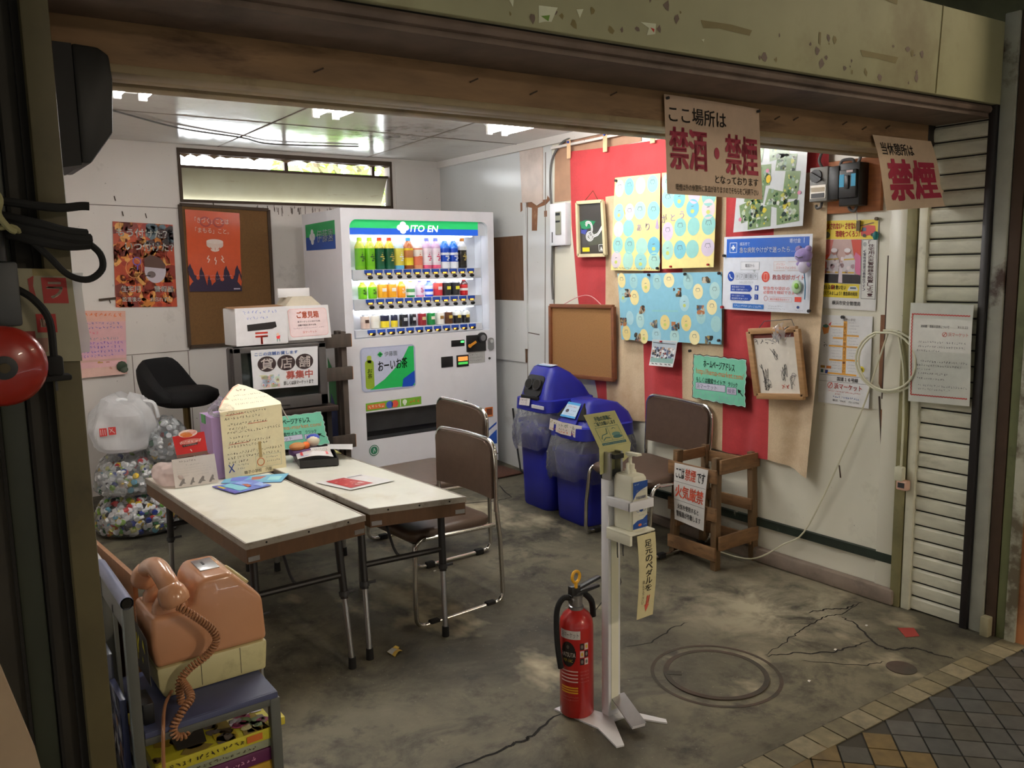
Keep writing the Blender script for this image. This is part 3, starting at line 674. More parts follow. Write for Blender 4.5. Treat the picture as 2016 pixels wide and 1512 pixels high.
stk = Sheet(42, 5.4, (118, 176, 50)); stk.rect(1, 1.2, 13, 3.2, (226, 120, 60), 2); stk.hand(1.5, 1.6, 12, 2.2, (240, 230, 200), 3, .35); stk.ell(17.5, 2.8, 2.6, 2.5, (70, 96, 190), 2); stk.ell(21.5, 2.8, 2.6, 2.5, (214, 84, 60), 2); stk.rect(25.4, .2, .6, 5, (240, 240, 240), 2); stk.ell(29, 2.3, 1.7, 1.7, (230, 240, 220), 2); stk.rect(28.2, 3.6, 1.6, 1.2, (230, 240, 220), 2); stk.hand(32, 1.4, 9, 2.6, (230, 110, 50), 2, .4)
stk.build('sticker', [(2.385, VY-.002, .705), (2.806, VY-.002, .711), (2.806, VY-.002, .657), (2.385, VY-.002, .652)], vm)
lg = Sheet(10, 10); lg.ell(5, 5, 5, 5, (34, 120, 84)); lg.ring(5, 5, 4.3, 4.3, .8, (214, 220, 220), 2); lg.ell(5, 5, 2.9, 2.9, (60, 140, 104), 3); lg.line([(4, 7), (5, 3), (6.2, 6)], .6, (214, 220, 220), 4)
lg.build('round_emblem', [(2.395, VY-.002, .42), (2.468, VY-.002, .42), (2.468, VY-.002, .345), (2.395, VY-.002, .345)], vm)
b = MB(); b.box((3.187, VY-.012, .989), (3.352, VY, 1.108), m_blk, .004); b.cyl((3.318, VY-.02, 1.085), (3.318, VY, 1.085), .038, m_blk, 24); b.cyl((3.318, VY-.024, 1.085), (3.318, VY-.02, 1.085), .03, m_dkgrey, 24); b.cyl((3.318, VY-.027, 1.085), (3.318, VY-.024, 1.085), .022, m_steel, 20)
b.beam((3.205, VY-.016, 1.03), (3.262, VY-.016, 1.06), .008, .016, ink((222, 146, 40)), up=(0, 0, 1)); b.cyl((3.208, VY-.02, 1.033), (3.208, VY-.012, 1.033), .013, ink((222, 146, 40)), 14)
b.build('coin_panel', vm)
b = MB(); b.box((3.062, VY-.004, 1.035), (3.172, VY, 1.08), m_blk, .002); b.box((3.14, VY-.006, 1.06), (3.165, VY-.004, 1.072), emitter('green_digits', (.05, .9, .1), 2)); b.build('coin_display', vm)
b = MB(); b.box((2.975, VY-.006, .895), (3.071, VY, .97), m_blk, .003); b.build('note_reader', vm)
b = MB(); b.box((3.101, VY-.006, .888), (3.203, VY, .972), m_blk, .003); b.box((3.113, VY-.008, .93), (3.193, VY-.006, .96), emitter('orange_screen', (1, .35, .08), .35)); b.box((3.113, VY-.008, .905), (3.193, VY-.006, .922), emitter('green_screen', (.1, .7, .12), .18)); b.build('card_reader', vm)
ns = Sheet(14, 8, (176, 176, 174)); ns.hand(1, 1, 7, 1.6, (90, 90, 90), 2, .2); ns.hand(1, 3.4, 11, 1.2, (110, 110, 110), 2, .15); ns.hand(1, 5.4, 10, 1.2, (110, 110, 110), 2, .15)
ns.build('notice_plate', [(3.205, VY-.002, .985), (3.345, VY-.002, .985), (3.345, VY-.002, .905), (3.205, VY-.002, .905)], vm)
b = MB(); b.prism(rr_poly(3.373, .988, .048, .092, .022), (0, VY, 0), (1, 0, 0), (0, 0, 1), (0, -.012, 0), m_steel); b.cyl((3.397, VY-.018, 1.055), (3.397, VY, 1.055), .014, m_chrome); b.build('door_lock', vm)
b = MB(); b.cyl((3.385, VY-.004, .93), (3.385, VY, .93), .009, m_dkgrey); b.build('keyhole', vm)
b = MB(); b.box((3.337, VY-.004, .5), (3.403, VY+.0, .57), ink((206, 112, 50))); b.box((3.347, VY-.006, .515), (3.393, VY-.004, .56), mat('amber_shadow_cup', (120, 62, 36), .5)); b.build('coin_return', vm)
wv = Sheet(10, 18); wv.poly([(0, 5.5), (10, 0), (10, 1.5), (0, 7)], (36, 84, 178)); wv.poly([(2, 10.5), (10, 5.5), (10, 15.5), (1, 15.5)], (36, 84, 178))
wv.build('wave_emblem', [(3.334, VY-.002, .45), (3.435, VY-.002, .455), (3.435, VY-.002, .265), (3.334, VY-.002, .265)], vm)
sl = Sheet(54, 18); sl.rect(0, 0, 54, 9, (34, 150, 84)); sl.rect(0, 9, 54, 9, (38, 78, 156))
for a in range(4): sl.ell(12+2.6*math.cos(a*math.pi/2), 9+3.0*math.sin(a*math.pi/2), 2.5, 2.3, (206, 212, 214), 2)
sl.text('伊藤園', 20, 5, 28, 8.2, (206, 212, 214), 2, .01)
sl.build('side_label', [(VX0+.002, 5.54, 1.897), (VX0+.002, 5.03, 1.905), (VX0+.002, 5.03, 1.722), (VX0+.002, 5.54, 1.722)], vm)
sw = Sheet(10, 20); sw.poly([(1, 0), (4, 3), (7, 8), (9.5, 14), (1, 14)], (36, 140, 70)); sw.poly([(1, 14), (2, 8), (6, 13), (9.5, 20), (1, 20)], (28, 54, 120), 2)
sw.build('side_wave', [(VX0+.002, 5.3, 1.0), (VX0+.002, 5.0, 1.0), (VX0+.002, 5.0, .4), (VX0+.002, 5.3, .4)], vm)
# ---- sample drinks standing on the three shelves
def bottle(z, x, h, r, body, label, top, cap, band=None, lab2=None):
    b = MB(); c = (x, VY+.108, z)
    mb_, ml, mt, mc = (mat('drink_%02x%02x%02x' % k, k, .2, var=.03, coat=.4) for k in (body, label, top, cap))
    m3 = ml
    b.lathe([(r*.9, 0), (r, h*.03), (r, h*.12), (r, h*.4), (r, h*.66), (r*.96, h*.72), (r*.5, h*.88), (r*.42, h*.9)], [mb_, mb_, ml, m3, mt, mt, mt], 18, c)
    for z0, z1, cc in (band or ()):
        b.lathe([(r+.0005, h*z0), (r+.0005, h*z1)], mat('drink_%02x%02x%02x' % cc, cc, .2, var=.03, coat=.4), 18, c)
    if lab2:
        for k in range(5): b.box((c[0]-r*.1+r*.25*math.sin(k*2.1+h*30), c[1]-r-.0012, z+h*(.26+.06*k)), (c[0]+r*.35+r*.2*math.sin(k*1.3), c[1]-r+.004, z+h*(.295+.06*k)), mat('drink_%02x%02x%02x' % lab2, lab2, .3, var=.03))
    o = b.build('drink_bottle', None, loc=c)
    k = MB(); k.lathe([(r*.48, h*.9), (r*.48, h*.995), (r*.4, h)], mc, 14, c); 
    MW[o.name] = Matrix.Translation(c); k.build('cap', o)
    return o
def can(z, x, h, r, body, top, band=None, zb=.5, tip=(190, 190, 192)):
    b = MB(); c = (x, VY+.108, z)
    m1 = mat('drink_%02x%02x%02x' % body, body, .2, var=.03, coat=.4); m2 = mat('drink_%02x%02x%02x' % top, top, .2, var=.03, coat=.4)
    mt = mat('can_end', (190, 190, 192), .3, .8)
    b.lathe([(r*.88, 0), (r, h*.05), (r, h*zb), (r, h*.9), (r*.84, h*.97), (r*.84, h)], [mt, m1, m2, mt, mt], 18, c)
    if band: b.prism([(-.5, -.5), (.5, -.5), (.5, .5), (-.5, .5)], (c[0], c[1]-r-.0006, z+h*.55), (r*.9, 0, 0), (0, 0, h*.22), (0, .001, 0), mat('drink_%02x%02x%02x' % band, band, .2, var=.03))
    o = b.build('drink_can', None, loc=c); return o
ORD = ['first', 'second', 'third', 'fourth', 'fifth', 'sixth', 'seventh', 'eighth', 'ninth', 'tenth', 'eleventh', 'twelfth']
WH = (226, 226, 228)
top_row = [('B', 'lime green tea bottle', (120, 190, 30), (110, 184, 30), (200, 206, 70), (180, 210, 60)), ('B', 'lime green tea bottle', (120, 190, 30), (110, 184, 30), (200, 206, 70), (180, 210, 60)),
 ('B', 'dark green tea bottle with red cap', (14, 92, 62), (16, 84, 52), (206, 190, 60), (206, 70, 40)), ('B', 'dark green tea bottle with red cap', (14, 92, 62), (16, 84, 52), (206, 190, 60), (206, 70, 40)),
 ('B', 'pale yellow and blue bottle', (96, 176, 216), (222, 206, 84), (190, 212, 224), (230, 240, 244)), ('B', 'amber tea bottle with yellow band', (150, 74, 26), (232, 200, 40), (176, 96, 44), (60, 150, 214)),
 ('B', 'cream and peach coloured bottle', (222, 150, 110), (226, 120, 90), (236, 226, 220), (240, 240, 240)), ('B', 'pink and white water bottle', (226, 96, 130), (238, 220, 228), (196, 160, 190), (120, 130, 220)), ('B', 'pink and white water bottle', (226, 96, 130), (238, 220, 228), (196, 160, 190), (120, 130, 220)),
 ('B', 'blue and white sports drink bottle', (236, 238, 244), (24, 70, 180), (30, 110, 210), (240, 244, 250)), ('B', 'blue and white sports drink bottle', (236, 238, 244), (24, 70, 180), (30, 110, 210), (240, 244, 250)), ('B', 'black labelled coffee bottle', (30, 28, 28), (34, 30, 26), (200, 200, 204), (180, 110, 40))]
mid_row = [('B', 'small lime green tea bottle', (110, 190, 30), (116, 196, 34), (196, 214, 60), (190, 214, 50)), ('B', 'small lime green tea bottle', (110, 190, 30), (116, 196, 34), (196, 214, 60), (190, 214, 50)),
 ('C', 'orange juice carton can', (236, 166, 40), (236, 170, 60), (236, 230, 220)), ('C', 'orange juice carton can', (236, 166, 40), (236, 170, 60), (236, 230, 220)), ('B', 'orange juice bottle', (236, 150, 30), (240, 160, 40), (240, 190, 60), (230, 200, 60)),
 ('B', 'white bottle with green label', (40, 130, 80), (226, 232, 226), (226, 232, 220), (230, 220, 60)), ('B', 'small pale pink water bottle', (220, 140, 180), (226, 206, 226), (200, 170, 210), (110, 110, 220)), ('B', 'small white and deep blue bottle', (40, 80, 214), (226, 232, 244), (120, 150, 240), (60, 60, 220)),
 ('C', 'red peach drink can', (206, 50, 60), (220, 90, 80), (230, 210, 214)), ('C', 'black can with yellow disc', (40, 40, 44), (44, 44, 48), (216, 206, 60)), ('C', 'black can with yellow disc', (40, 40, 44), (44, 44, 48), (216, 206, 60)), ('B', 'small red cola bottle', (170, 30, 40), (190, 40, 44), (70, 30, 30), (200, 40, 40))]
low_row = [('C', 'beige milk coffee can', (214, 186, 170), (220, 196, 180), (80, 56, 50)), ('C', 'white coffee can with dark top', (226, 222, 212), (222, 216, 204), None), ('C', 'yellow and navy coffee can', (228, 204, 50), (34, 36, 60), None), ('C', 'slim yellow and navy coffee can', (228, 204, 50), (34, 36, 60), None),
 ('C', 'black coffee can', (34, 34, 40), (36, 36, 42), (200, 200, 204)), ('C', 'slim black coffee can', (34, 34, 40), (36, 36, 42), (200, 200, 204)), ('C', 'maroon coffee can', (142, 40, 48), (146, 40, 48), (206, 180, 130)), ('C', 'green coffee can', (30, 122, 60), (34, 128, 62), (216, 210, 190)),
 ('C', 'white bottle can', (224, 216, 206), (226, 218, 208), (150, 110, 60)), ('C', 'brown bottle can', (84, 50, 30), (90, 54, 34), (206, 176, 80)), ('C', 'black bottle can with white shoulder', (36, 34, 34), (226, 226, 220), (200, 176, 90)), ('C', 'black bottle can with white shoulder', (36, 34, 34), (226, 226, 220), (200, 176, 90))]
DETAIL = {'lime green tea bottle': (None, (34, 66, 24)), 'dark green tea bottle with red cap': (None, (180, 160, 70)), 'pale yellow and blue bottle': (((.04, .12, (96, 176, 216)),), (236, 236, 226)),
 'amber tea bottle with yellow band': (((.12, .24, (232, 206, 50)), (.36, .6, (190, 120, 70))), None), 'cream and peach coloured bottle': (((.4, .62, (236, 226, 214)),), (226, 120, 90)), 'pink and white water bottle': (((.2, .46, (240, 232, 236)),), (206, 60, 100)),
 'blue and white sports drink bottle': (((.02, .22, (236, 240, 246)), (.44, .52, (236, 240, 246))), (232, 238, 246)), 'black labelled coffee bottle': (((.6, .72, (206, 204, 200)),), (196, 170, 90)), 'orange juice bottle': (None, (236, 220, 190)), 'white bottle with green label': (((.3, .5, (90, 160, 100)),), None),
 'pale pink water bottle': (None, (206, 70, 110)), 'white and deep blue bottle': (((.3, .45, (40, 90, 220)),), None), 'red cola bottle': (((.3, .44, (230, 220, 216)),), None)}
for row, z, nm, h in ((top_row, 1.5835, 'top', .2), (mid_row, 1.3905, 'middle', .112), (low_row, 1.1885, 'bottom', .105)):
    for i, d in enumerate(row):
        x = PX[i]+(.012 if nm != 'top' else .004)+(.01 if nm == 'bottom' else 0)
        lab = '%s, %s from the left on the machine\'s %s shelf' % (d[1], ORD[i], nm)
        if d[0] == 'B':
            bands, mark = DETAIL.get(d[1].replace('small ', ''), (None, None))
            o = bottle(z, x, h*1.06 if nm == 'top' else h*1.04, .0345 if nm == 'top' else .03, *d[2:6], bands, mark)
            tag(o, lab, 'bottle', 'sample drinks in the vending machine')
        else:
            slim = 'slim' in d[1]
            o = can(z, x, h*.92, .024 if slim else (.034 if nm == 'middle' else .031), d[2], d[3], d[4], .62 if 'shoulder' in d[1] else .5)
            tag(o, lab, 'can', 'sample drinks in the vending machine')
# ================================================================== right wall: curtain and everything pinned to it
def cloth(name, col, stain, lo=.5, hi=.8, sc=3):
    return mat(name, col, .85, var=.08, scale=120, stain=stain, stain_scale=sc, stain_lo=lo, stain_hi=hi, sheen=.2)
m_red = cloth('red_curtain_cloth', (184, 54, 58), (158, 40, 46), .45, .75)
m_ecru = cloth('ecru_curtain_cloth', (206, 184, 152), (176, 146, 110), .45, .72)
cur = thing('curtain', 'red and cream striped festival curtain hung along the right wall', 'curtain', (XW-.03, 3.3, .5))
bounds = [4.222, 3.887, 3.556, 3.25, 2.948, 2.643, 2.352]
def cleft(z):
    P = [(2.4, 4.222), (2.3, 4.22), (1.825, 4.212), (1.332, 4.143), (1.0, 4.05), (.715, 3.97), (.3, 3.9)]
    for (z0, y0), (z1, y1) in zip(P, P[1:]):
        if z1 <= z <= z0: return y0+(y1-y0)*(z0-z)/(z0-z1)
    return 4.2
def cright(z): return 2.345 if z > 1.2 else 2.345+.045*((1.2-z)/.7)**1.3
def cx(y, z):
    low = max(0, (1.6-z))/1.1
    return XW-.026-.009*math.sin(y*17+.6*math.sin(z*3))*(.25+low)-.006*math.sin(y*41+z*5)*(.3+low)-.05*max(0, (2.55-y)/.2)*max(0, (1.5-z))-.02*max(0, z-2.1)*math.sin(y*9)
cols = []
for k, (a, b_) in enumerate(zip(bounds, bounds[1:])):
    n = 8
    cols += [(a+(b_-a)*i/n, k) for i in range(n)]
cols.append((bounds[-1], 5))
NZ = 40
b = MB(); vs = []; fs = {0: [], 1: []}
for y, k in cols:
    ztop = 2.315-.02*math.sin((4.222-y)/1.88*math.pi)-.012*(4.222-y)
    zbot = .52+.1*(y-2.38)+.02*math.sin(y*8)
    zs = [ztop+(2.003-ztop)*i/6 for i in range(7)]+[2.003+(zbot-2.003)*i/(NZ-6) for i in range(1, NZ-5)]
    for z in zs:
        yy = y
        if y > bounds[1]: yy = bounds[1]+(cleft(z)-bounds[1])*(y-bounds[1])/(bounds[0]-bounds[1])
        if y < bounds[5]: yy = bounds[5]+(cright(z)-bounds[5])*(y-bounds[5])/(bounds[6]-bounds[5])
        vs.append((cx(yy, z), yy, z))
H1 = NZ+1
for c in range(len(cols)-1):
    for r in range(NZ):
        red = r < 6 or cols[c][1] % 2 == 0
        fs[0 if red else 1].append((c*H1+r, (c+1)*H1+r, (c+1)*H1+r+1, c*H1+r+1))
b.add(vs, fs[0], m_red); b.add(vs, fs[1], m_ecru)
b.build('cloth', cur, angle=80)
m_tabc = mat('beige_tape_tab', (214, 180, 140), .7); m_pinb = ink((40, 70, 170)); m_pin = mat('dark_push_pin', (34, 34, 36), .3)
for y in (4.215, 3.87, 3.47, 3.05):
    b = MB(); b.box((XW-.046, y-.018, 2.27), (XW-.042, y+.018, 2.385), m_tabc); b.cyl((XW-.054, y, 2.372), (XW-.046, y, 2.372), .008, m_pinb, 10); b.build('hanging_tab', cur)
def pin(sheet_obj, pts, off=.055, m=None, r=.008):
    for y, z in pts:
        b = MB(); b.cyl(RW(y, z, off+.012), RW(y, z, off), r, m or m_pin, 10); b.build('push_pin', sheet_obj)
# --- framed picture of a white snake
t = thing('picture_frame', 'small cream framed black picture of a white snake hung on the curtain', 'picture', RW(3.98, 1.645, .06))
C = [(4.105, 1.981), (3.868, 1.974), (3.842, 1.646), (4.094, 1.648)]
m_cf = mat('cream_picture_frame', (214, 200, 160), .45)
b = MB()
for (y0, z0), (y1, z1) in zip(C, C[1:]+C[:1]): b.beam(RW(y0, z0, .068), RW(y1, z1, .068), .02, .02, m_cf, up=(1, 0, 0))
b.build('frame', t)
p = Sheet(24, 33, (62, 58, 56)); p.poly([(1, 12), (7, 11), (16, 12), (12, 16), (3, 17)], (36, 130, 84)); p.poly([(2, 16), (8, 17), (6, 20), (2, 19)], (60, 70, 150))
p.poly([(7, 20), (20, 18), (22, 26), (9, 27)], (74, 74, 62)); body = [(8.2, 14.5), (7, 13.2), (9, 12.4), (11.5, 13.2), (12.6, 16), (11.8, 18.5), (9, 19), (7.4, 21), (8.4, 23), (11, 23.4), (13, 22), (12.6, 19.6), (10.4, 19.2), (9.6, 21), (12, 21.6), (15, 20.8), (18, 19.8), (22, 15.5)]
q = [(v.x, v.y) for v in smooth_path([(x, y, 0) for x, y in body], 4)]; p.line(q, 1.7, (232, 232, 230), 3); p.line(q[::3], .25, (90, 90, 96), 4)
p.rect(3, 28, 6.5, 2.6, (224, 206, 40), 2); p.frame(18, 26.5, 4, 4, .3, (220, 220, 220), 2); p.poly([(19, 30), (20, 27.5), (21.5, 30)], (220, 220, 220), 3)
p.build('picture', quad_rw(C, .062), t, rough=.2)
b = MB(); b.tube([RW(4.06, 1.977, .06), RW(3.97, 2.045, .055), RW(3.91, 1.972, .06)], .0025, mat('brown_cord', (104, 52, 34), .8), 6); b.build('cord', t)
# --- children's posters
def faces(sh, pts, rx, ry, cols, seed, lay=1):
    R = random.Random(seed)
    for (x, y) in pts:
        c = R.choice(cols); sh.ell(x, y, rx*(.93+.14*R.random()), ry*(.93+.14*R.random()), c, lay)
        k = R.random(); dk = (96, 108, 116)
        if k < .6:
            sh.line([(x-rx*.4, y-ry*.05), (x-rx*.3, y-ry*.4), (x+rx*.3, y-ry*.42), (x+rx*.42, y)], rx*.07, dk, lay+1)
            sh.ell(x-rx*.16, y, rx*.05, ry*.06, dk, lay+1, 8); sh.ell(x+rx*.16, y, rx*.05, ry*.06, dk, lay+1, 8)
        elif k < .85: sh.ell(x, y+ry*.3, rx*.3, ry*.22, (196, 206, 110), lay+1, 10); sh.line([(x-rx*.2, y-ry*.2), (x+rx*.2, y-ry*.25)], rx*.08, dk, lay+1)
YEL = (236, 222, 150); TEAL = [(120, 190, 204), (150, 206, 204), (140, 200, 196), (112, 184, 208), (166, 212, 200)]; LIL = [(214, 202, 208), (222, 212, 204), (204, 192, 214)]
p = Sheet(40, 56, YEL); faces(p, [(14, 6), (34, 5.5), (5.5, 21), (24, 20.5), (35, 21), (14.5, 30.5), (5.5, 40.5), (16, 41), (26, 41.5), (35.5, 41.5), (15, 50), (25.5, 50.5), (36, 50)], 4.6, 5.2, TEAL, 2); faces(p, [(5, 6.5), (24, 6), (15, 21), (5.5, 31), (4.5, 49.5)], 4.4, 5, LIL, 4)
p.text('あ', 22, 28.5, 3.6, 4, (178, 158, 190), 2, .03); p.text('り', 29, 28, 3.2, 4.2, (178, 158, 190), 2, .03); p.poly([(36.5, 31), (38, 25), (39.5, 31), (38.5, 32)], (178, 158, 190), 2); p.hand(2, 54, 34, 1.3, (120, 120, 90), 2, .18); p.poly([(8.5, 17), (11.5, 21.5), (11.3, 23)], (222, 196, 40), 3)
o = p.build('poster', quad_rw([(3.763, 2.103), (3.39, 2.092), (3.391, 1.544), (3.801, 1.553)], .062), curl=lambda u, v: .006*math.sin(u*3.1))
tag(o, 'yellow poster of children\'s drawn face circles, pinned beside the framed snake', 'poster', 'yellow thank-you posters'); pin(o, [(3.745, 2.085), (3.4, 1.56)], .066)
p = Sheet(40, 54, YEL); faces(p, [(5, 6), (15, 6), (35, 6.5), (5, 14.5), (14, 15), (35, 15), (24, 21), (15, 31), (25, 31), (35.5, 30.5), (5, 43.5), (15, 43.5), (24.5, 43.5)], 4.7, 5.4, TEAL, 6); faces(p, [(25, 6), (25, 13.5), (35, 22), (5, 33), (35.5, 43)], 4.6, 5.2, LIL, 9)
p.text('が', .2, 23, 4, 5, (178, 158, 190), 2, .03); p.text('と', 7.5, 23.4, 3.4, 3.8, (178, 158, 190), 2, .03); p.text('う', 14.5, 22.2, 3.4, 4, (178, 158, 190), 2, .03)
o = p.build('poster', quad_rw([(3.374, 2.092), (2.974, 2.08), (2.991, 1.561), (3.369, 1.556)], .066), curl=lambda u, v: .007*math.sin(u*3.1))
tag(o, 'yellow poster of drawn face circles partly behind the big no-smoking notice', 'poster', 'yellow thank-you posters'); pin(o, [(3.29, 1.568), (3.02, 1.575)], .072, ink((170, 40, 40)), .006)
p = Sheet(80, 39, (132, 190, 212)); faces(p, [(14, 4.5), (33, 5), (56, 5), (75, 10), (4, 13), (53, 17), (9, 26), (18, 27), (65, 24), (76, 28), (31, 35.5), (45, 36)], 3.6, 4.4, [(166, 206, 216), (158, 202, 206), (172, 210, 210)], 12); faces(p, [(3.5, 4), (24, 6.8), (42, 4.2), (63, 10.5), (14, 14), (73, 19), (38, 28), (54, 28), (5, 35), (20.5, 36.5), (60, 36)], 3.7, 4.3, [(232, 218, 156), (226, 208, 140), (236, 224, 170)], 15)
for k, (x, y) in enumerate([(66, 1), (5.5, 9), (45, 8.5), (17.5, 18.5), (62, 18), (0, 26), (26, 26.5), (43, 27.5), (12, 34.5), (68, 34.5)]): p.blots(x, y, 6, 5, [(84, 70, 50), (150, 130, 80), (60, 90, 120), (170, 110, 70), (40, 44, 40), (190, 180, 160)], 12, 1.4, 2, k)
p.rect(28, 21, 20, 1, (136, 194, 200), 1)
o = p.build('poster', quad_rw([(3.746, 1.531), (2.941, 1.536), (2.935, 1.148), (3.71, 1.131)], .058), curl=lambda u, v: .005*math.sin(u*6.2))
tag(o, 'wide pale blue poster of drawn faces and small photos on the curtain', 'poster'); pin(o, [(3.47, 1.523), (3.19, 1.525), (2.95, 1.528), (2.945, 1.17)], .064)
p = Sheet(20, 15, (206, 206, 206)); p.rect(.6, .6, 18.8, 12.4, (176, 190, 200)); p.rect(.6, 10, 18.8, 3, (130, 166, 160), 2); p.blots(.8, 4, 18.4, 6.5, [(40, 44, 60), (60, 60, 64), (200, 196, 190), (170, 140, 120), (90, 100, 130), (120, 50, 50), (220, 220, 220)], 70, .9, 3, 5); p.line([(1, 1.6), (19, 1.9)], .3, (80, 80, 80), 3)
for x in (2, 5, 9, 13, 16): p.line([(x, 13.6), (x+2, 13.9)], .5, (90, 90, 90), 2)
o = p.build('photograph', quad_rw([(3.438, 1.147), (3.243, 1.149), (3.258, 1.0), (3.445, 0.996)], .07), curl=lambda u, v: .02*v*v); tag(o, 'small group photograph pinned under the pale blue poster', 'photo'); pin(o, [(3.36, 1.14)], .074, ink((180, 40, 50)), .005)
# --- mint home page notice in a clear sleeve (a second one stands by the television)
def mint():
    p = Sheet(38, 28); MINT = (126, 208, 178)
    edge = []
    for i in range(60):
        t_ = i/60*4; k = int(t_); f = t_-k; w_ = .35*math.sin(i*2.6)
        edge.append([(1.2+35.6*f, .9+w_+.8*f), (36.8+w_+.4*math.sin(f*7), 1.7+25*f), (36.8-35.6*f, 26.6+w_-1.6*f*f), (1.2+w_, 25-24*f)][k])
    p.poly(edge, MINT, 1); p.line(edge+edge[:1], .45, (24, 34, 30), 2); p.line([(x*.985+.28, y*.98+.3) for x, y in edge], .25, (240, 250, 246), 2)
    p.text('ホームページアドレス', 8.5, 3.4, 21, 4, (16, 24, 22), 3, .02, 0, 1.2); p.text('http://hama-market.com/', 3.4, 8.2, 32, 4, (222, 130, 70), 3, 0, 0, 1.2)
    p.text('もしくは検索サイトで', 3.6, 13, 20, 3, (20, 40, 34), 3, .01, 0, .8); p.text('クリック', 25.5, 14.2, 6, 2.4, (20, 30, 28), 3, .02, 0, .2)
    p.rect(3.2, 16.3, 20.5, 3.9, (70, 80, 110), 2); p.rect(3.4, 16.5, 20.1, 3.5, (214, 212, 232), 3); p.text('浜マーケット', 4, 16.9, 14, 2.7, (90, 86, 120), 4); p.rect(24.5, 17, 6.4, 3.9, (90, 90, 120), 2); p.rect(24.7, 17.2, 6, 3.5, (214, 206, 228), 3); p.text('検索', 25.3, 17.7, 4.8, 2.6, (110, 90, 140), 4)
    p.line([(32, 18), (35, 21)], .5, (20, 24, 24), 3); p.poly([(31.6, 17.6), (34, 18.2), (32.2, 19.8)], (20, 24, 24), 3)
    p.hand(3.5, 21.5, 13, 2.2, (150, 178, 190), 3, .2); p.hand(19, 22, 14, 2.2, (150, 178, 190), 3, .2); p.hand(14, 24.2, 16, 1.6, (150, 178, 190), 3, .2)
    return p
m_sleeve = glass('clear_sleeve', (.96, .97, .96), .08, .1)
def sleeve(parent, C, pad=.012, off=.004):
    A, B, D, E = [Vector(c) for c in C]; ctr = (A+B+D+E)/4; N = ((E-A).cross(B-A)).normalized()*off
    q = [c+(c-ctr).normalized()*pad+N for c in (A, B, D, E)]; b = MB(); b.poly(q, m_sleeve); b.build('plastic_sleeve', parent)
C = quad_rw([(3.138, 1.091), (2.755, 1.096), (2.751, .814), (3.143, .81)], .062)
o = mint().build('notice', C); tag(o, 'mint green home page notice with wavy border pinned on the curtain', 'notice', 'mint home page notices'); sleeve(o, C); pin(o, [(3.146, 1.1)], .066)
# --- blue and white medical notice
p = Sheet(53, 38, (222, 228, 240)); p.rect(2, 1.2, 49.5, 9.6, (44, 100, 196)); p.frame(4.4, 3.2, 4.6, 5, .3, (235, 240, 248), 2); p.rect(6.2, 4.4, 1, 2.6, (240, 244, 250), 3); p.rect(5.4, 5.2, 2.6, 1, (240, 244, 250), 3)
p.text('横浜市で', 11, 3, 6.5, 1.9, (220, 232, 248), 2); p.text('急な病気やけがで迷ったら…', 11, 5.6, 33, 2.9, (240, 244, 250), 2, .015); p.text('寄付金', 41, 1.9, 6, 2.2, (226, 236, 248), 2); p.line([(48.8, 1.6), (48.8, 4.2)], .25, (226, 236, 248), 2)
p.poly([(12, 13), (24, 13), (24, 17.2), (21.8, 17.2), (21, 18.6), (20, 17.2), (12, 17.2)], (170, 178, 186)); p.poly([(12.2, 13.2), (23.8, 13.2), (23.8, 17), (12.2, 17)], (228, 232, 240), 2); p.text('電話から', 15, 14.1, 6, 1.7, (80, 84, 96), 3)
p.poly([(32.5, 13), (47, 13), (47, 17.6), (32.5, 17.6)], (206, 180, 180)); p.poly([(32.7, 13.2), (46.8, 13.2), (46.8, 17.4), (32.7, 17.4)], (228, 230, 238), 2); p.text('パソコン', 34, 13.7, 5, 1.2, (210, 130, 130), 3); p.text('スマートフォンから', 34, 15.4, 11, 1.3, (210, 130, 130), 3)
p.ell(5.6, 20.6, 2.3, 2.6, (32, 74, 170)); p.line([(4.6, 19.4), (5.2, 21), (6.6, 21.8)], .5, (235, 240, 248), 2)
for i, ch in enumerate('#7119'): p.frame(9+2.9*i, 18.8, 2.4, 3.2, .2, (170, 176, 186), 2); p.text(ch, 9.5+2.9*i, 19.4, 1.3, 2, (150, 156, 166), 3)
p.text('045-232-7119', 11.5, 23, 9, 1.2, (180, 186, 196), 3); p.ell(28, 20.6, 2.4, 2.7, (224, 84, 70)); p.frame(27.1, 19, 1.8, 3.2, .25, (240, 200, 190), 2); p.text('救急受診ガイド', 32, 19.4, 18, 2.6, (222, 90, 80), 3, .01)
for q_, (y, t1, t2) in enumerate(((25, '救急受診できる', '病院・診療所を知りたい'), (29.6, '今すぐに受診すべきか', '救急車を呼ぶべきか'))):
    p.poly([(5.6, y), (18.6, y), (20, y+1.7), (18.6, y+3.4), (5.6, y+3.4)], (34, 72, 166)); p.text(t1, 6.6, y+.5, 8.5, 1, (220, 228, 244), 3); p.text(t2, 6.6, y+1.9, 11, 1, (220, 228, 244), 3); p.rect(21.6, y, 2.3, 2.6, (34, 72, 166)); p.text(str(q_+1), 22.3, y+.5, .8, 1.6, (235, 240, 248), 3)
p.text('緊急性や受診の', 27, 25.4, 15, 1.7, (222, 104, 96), 3); p.text('必要性を確認できます', 27, 27.4, 20, 1.7, (222, 104, 96), 3); p.ring(28.6, 31.4, 1.2, 1.3, .2, (200, 120, 120), 2); p.frame(30.5, 30.6, 13, 2.2, .15, (214, 180, 180), 2); p.text('横浜市救急受診ガイド', 31.2, 31.1, 11, 1.2, (226, 110, 100), 3); p.rect(45, 30.2, 3.6, 2.4, (226, 84, 70), 2)
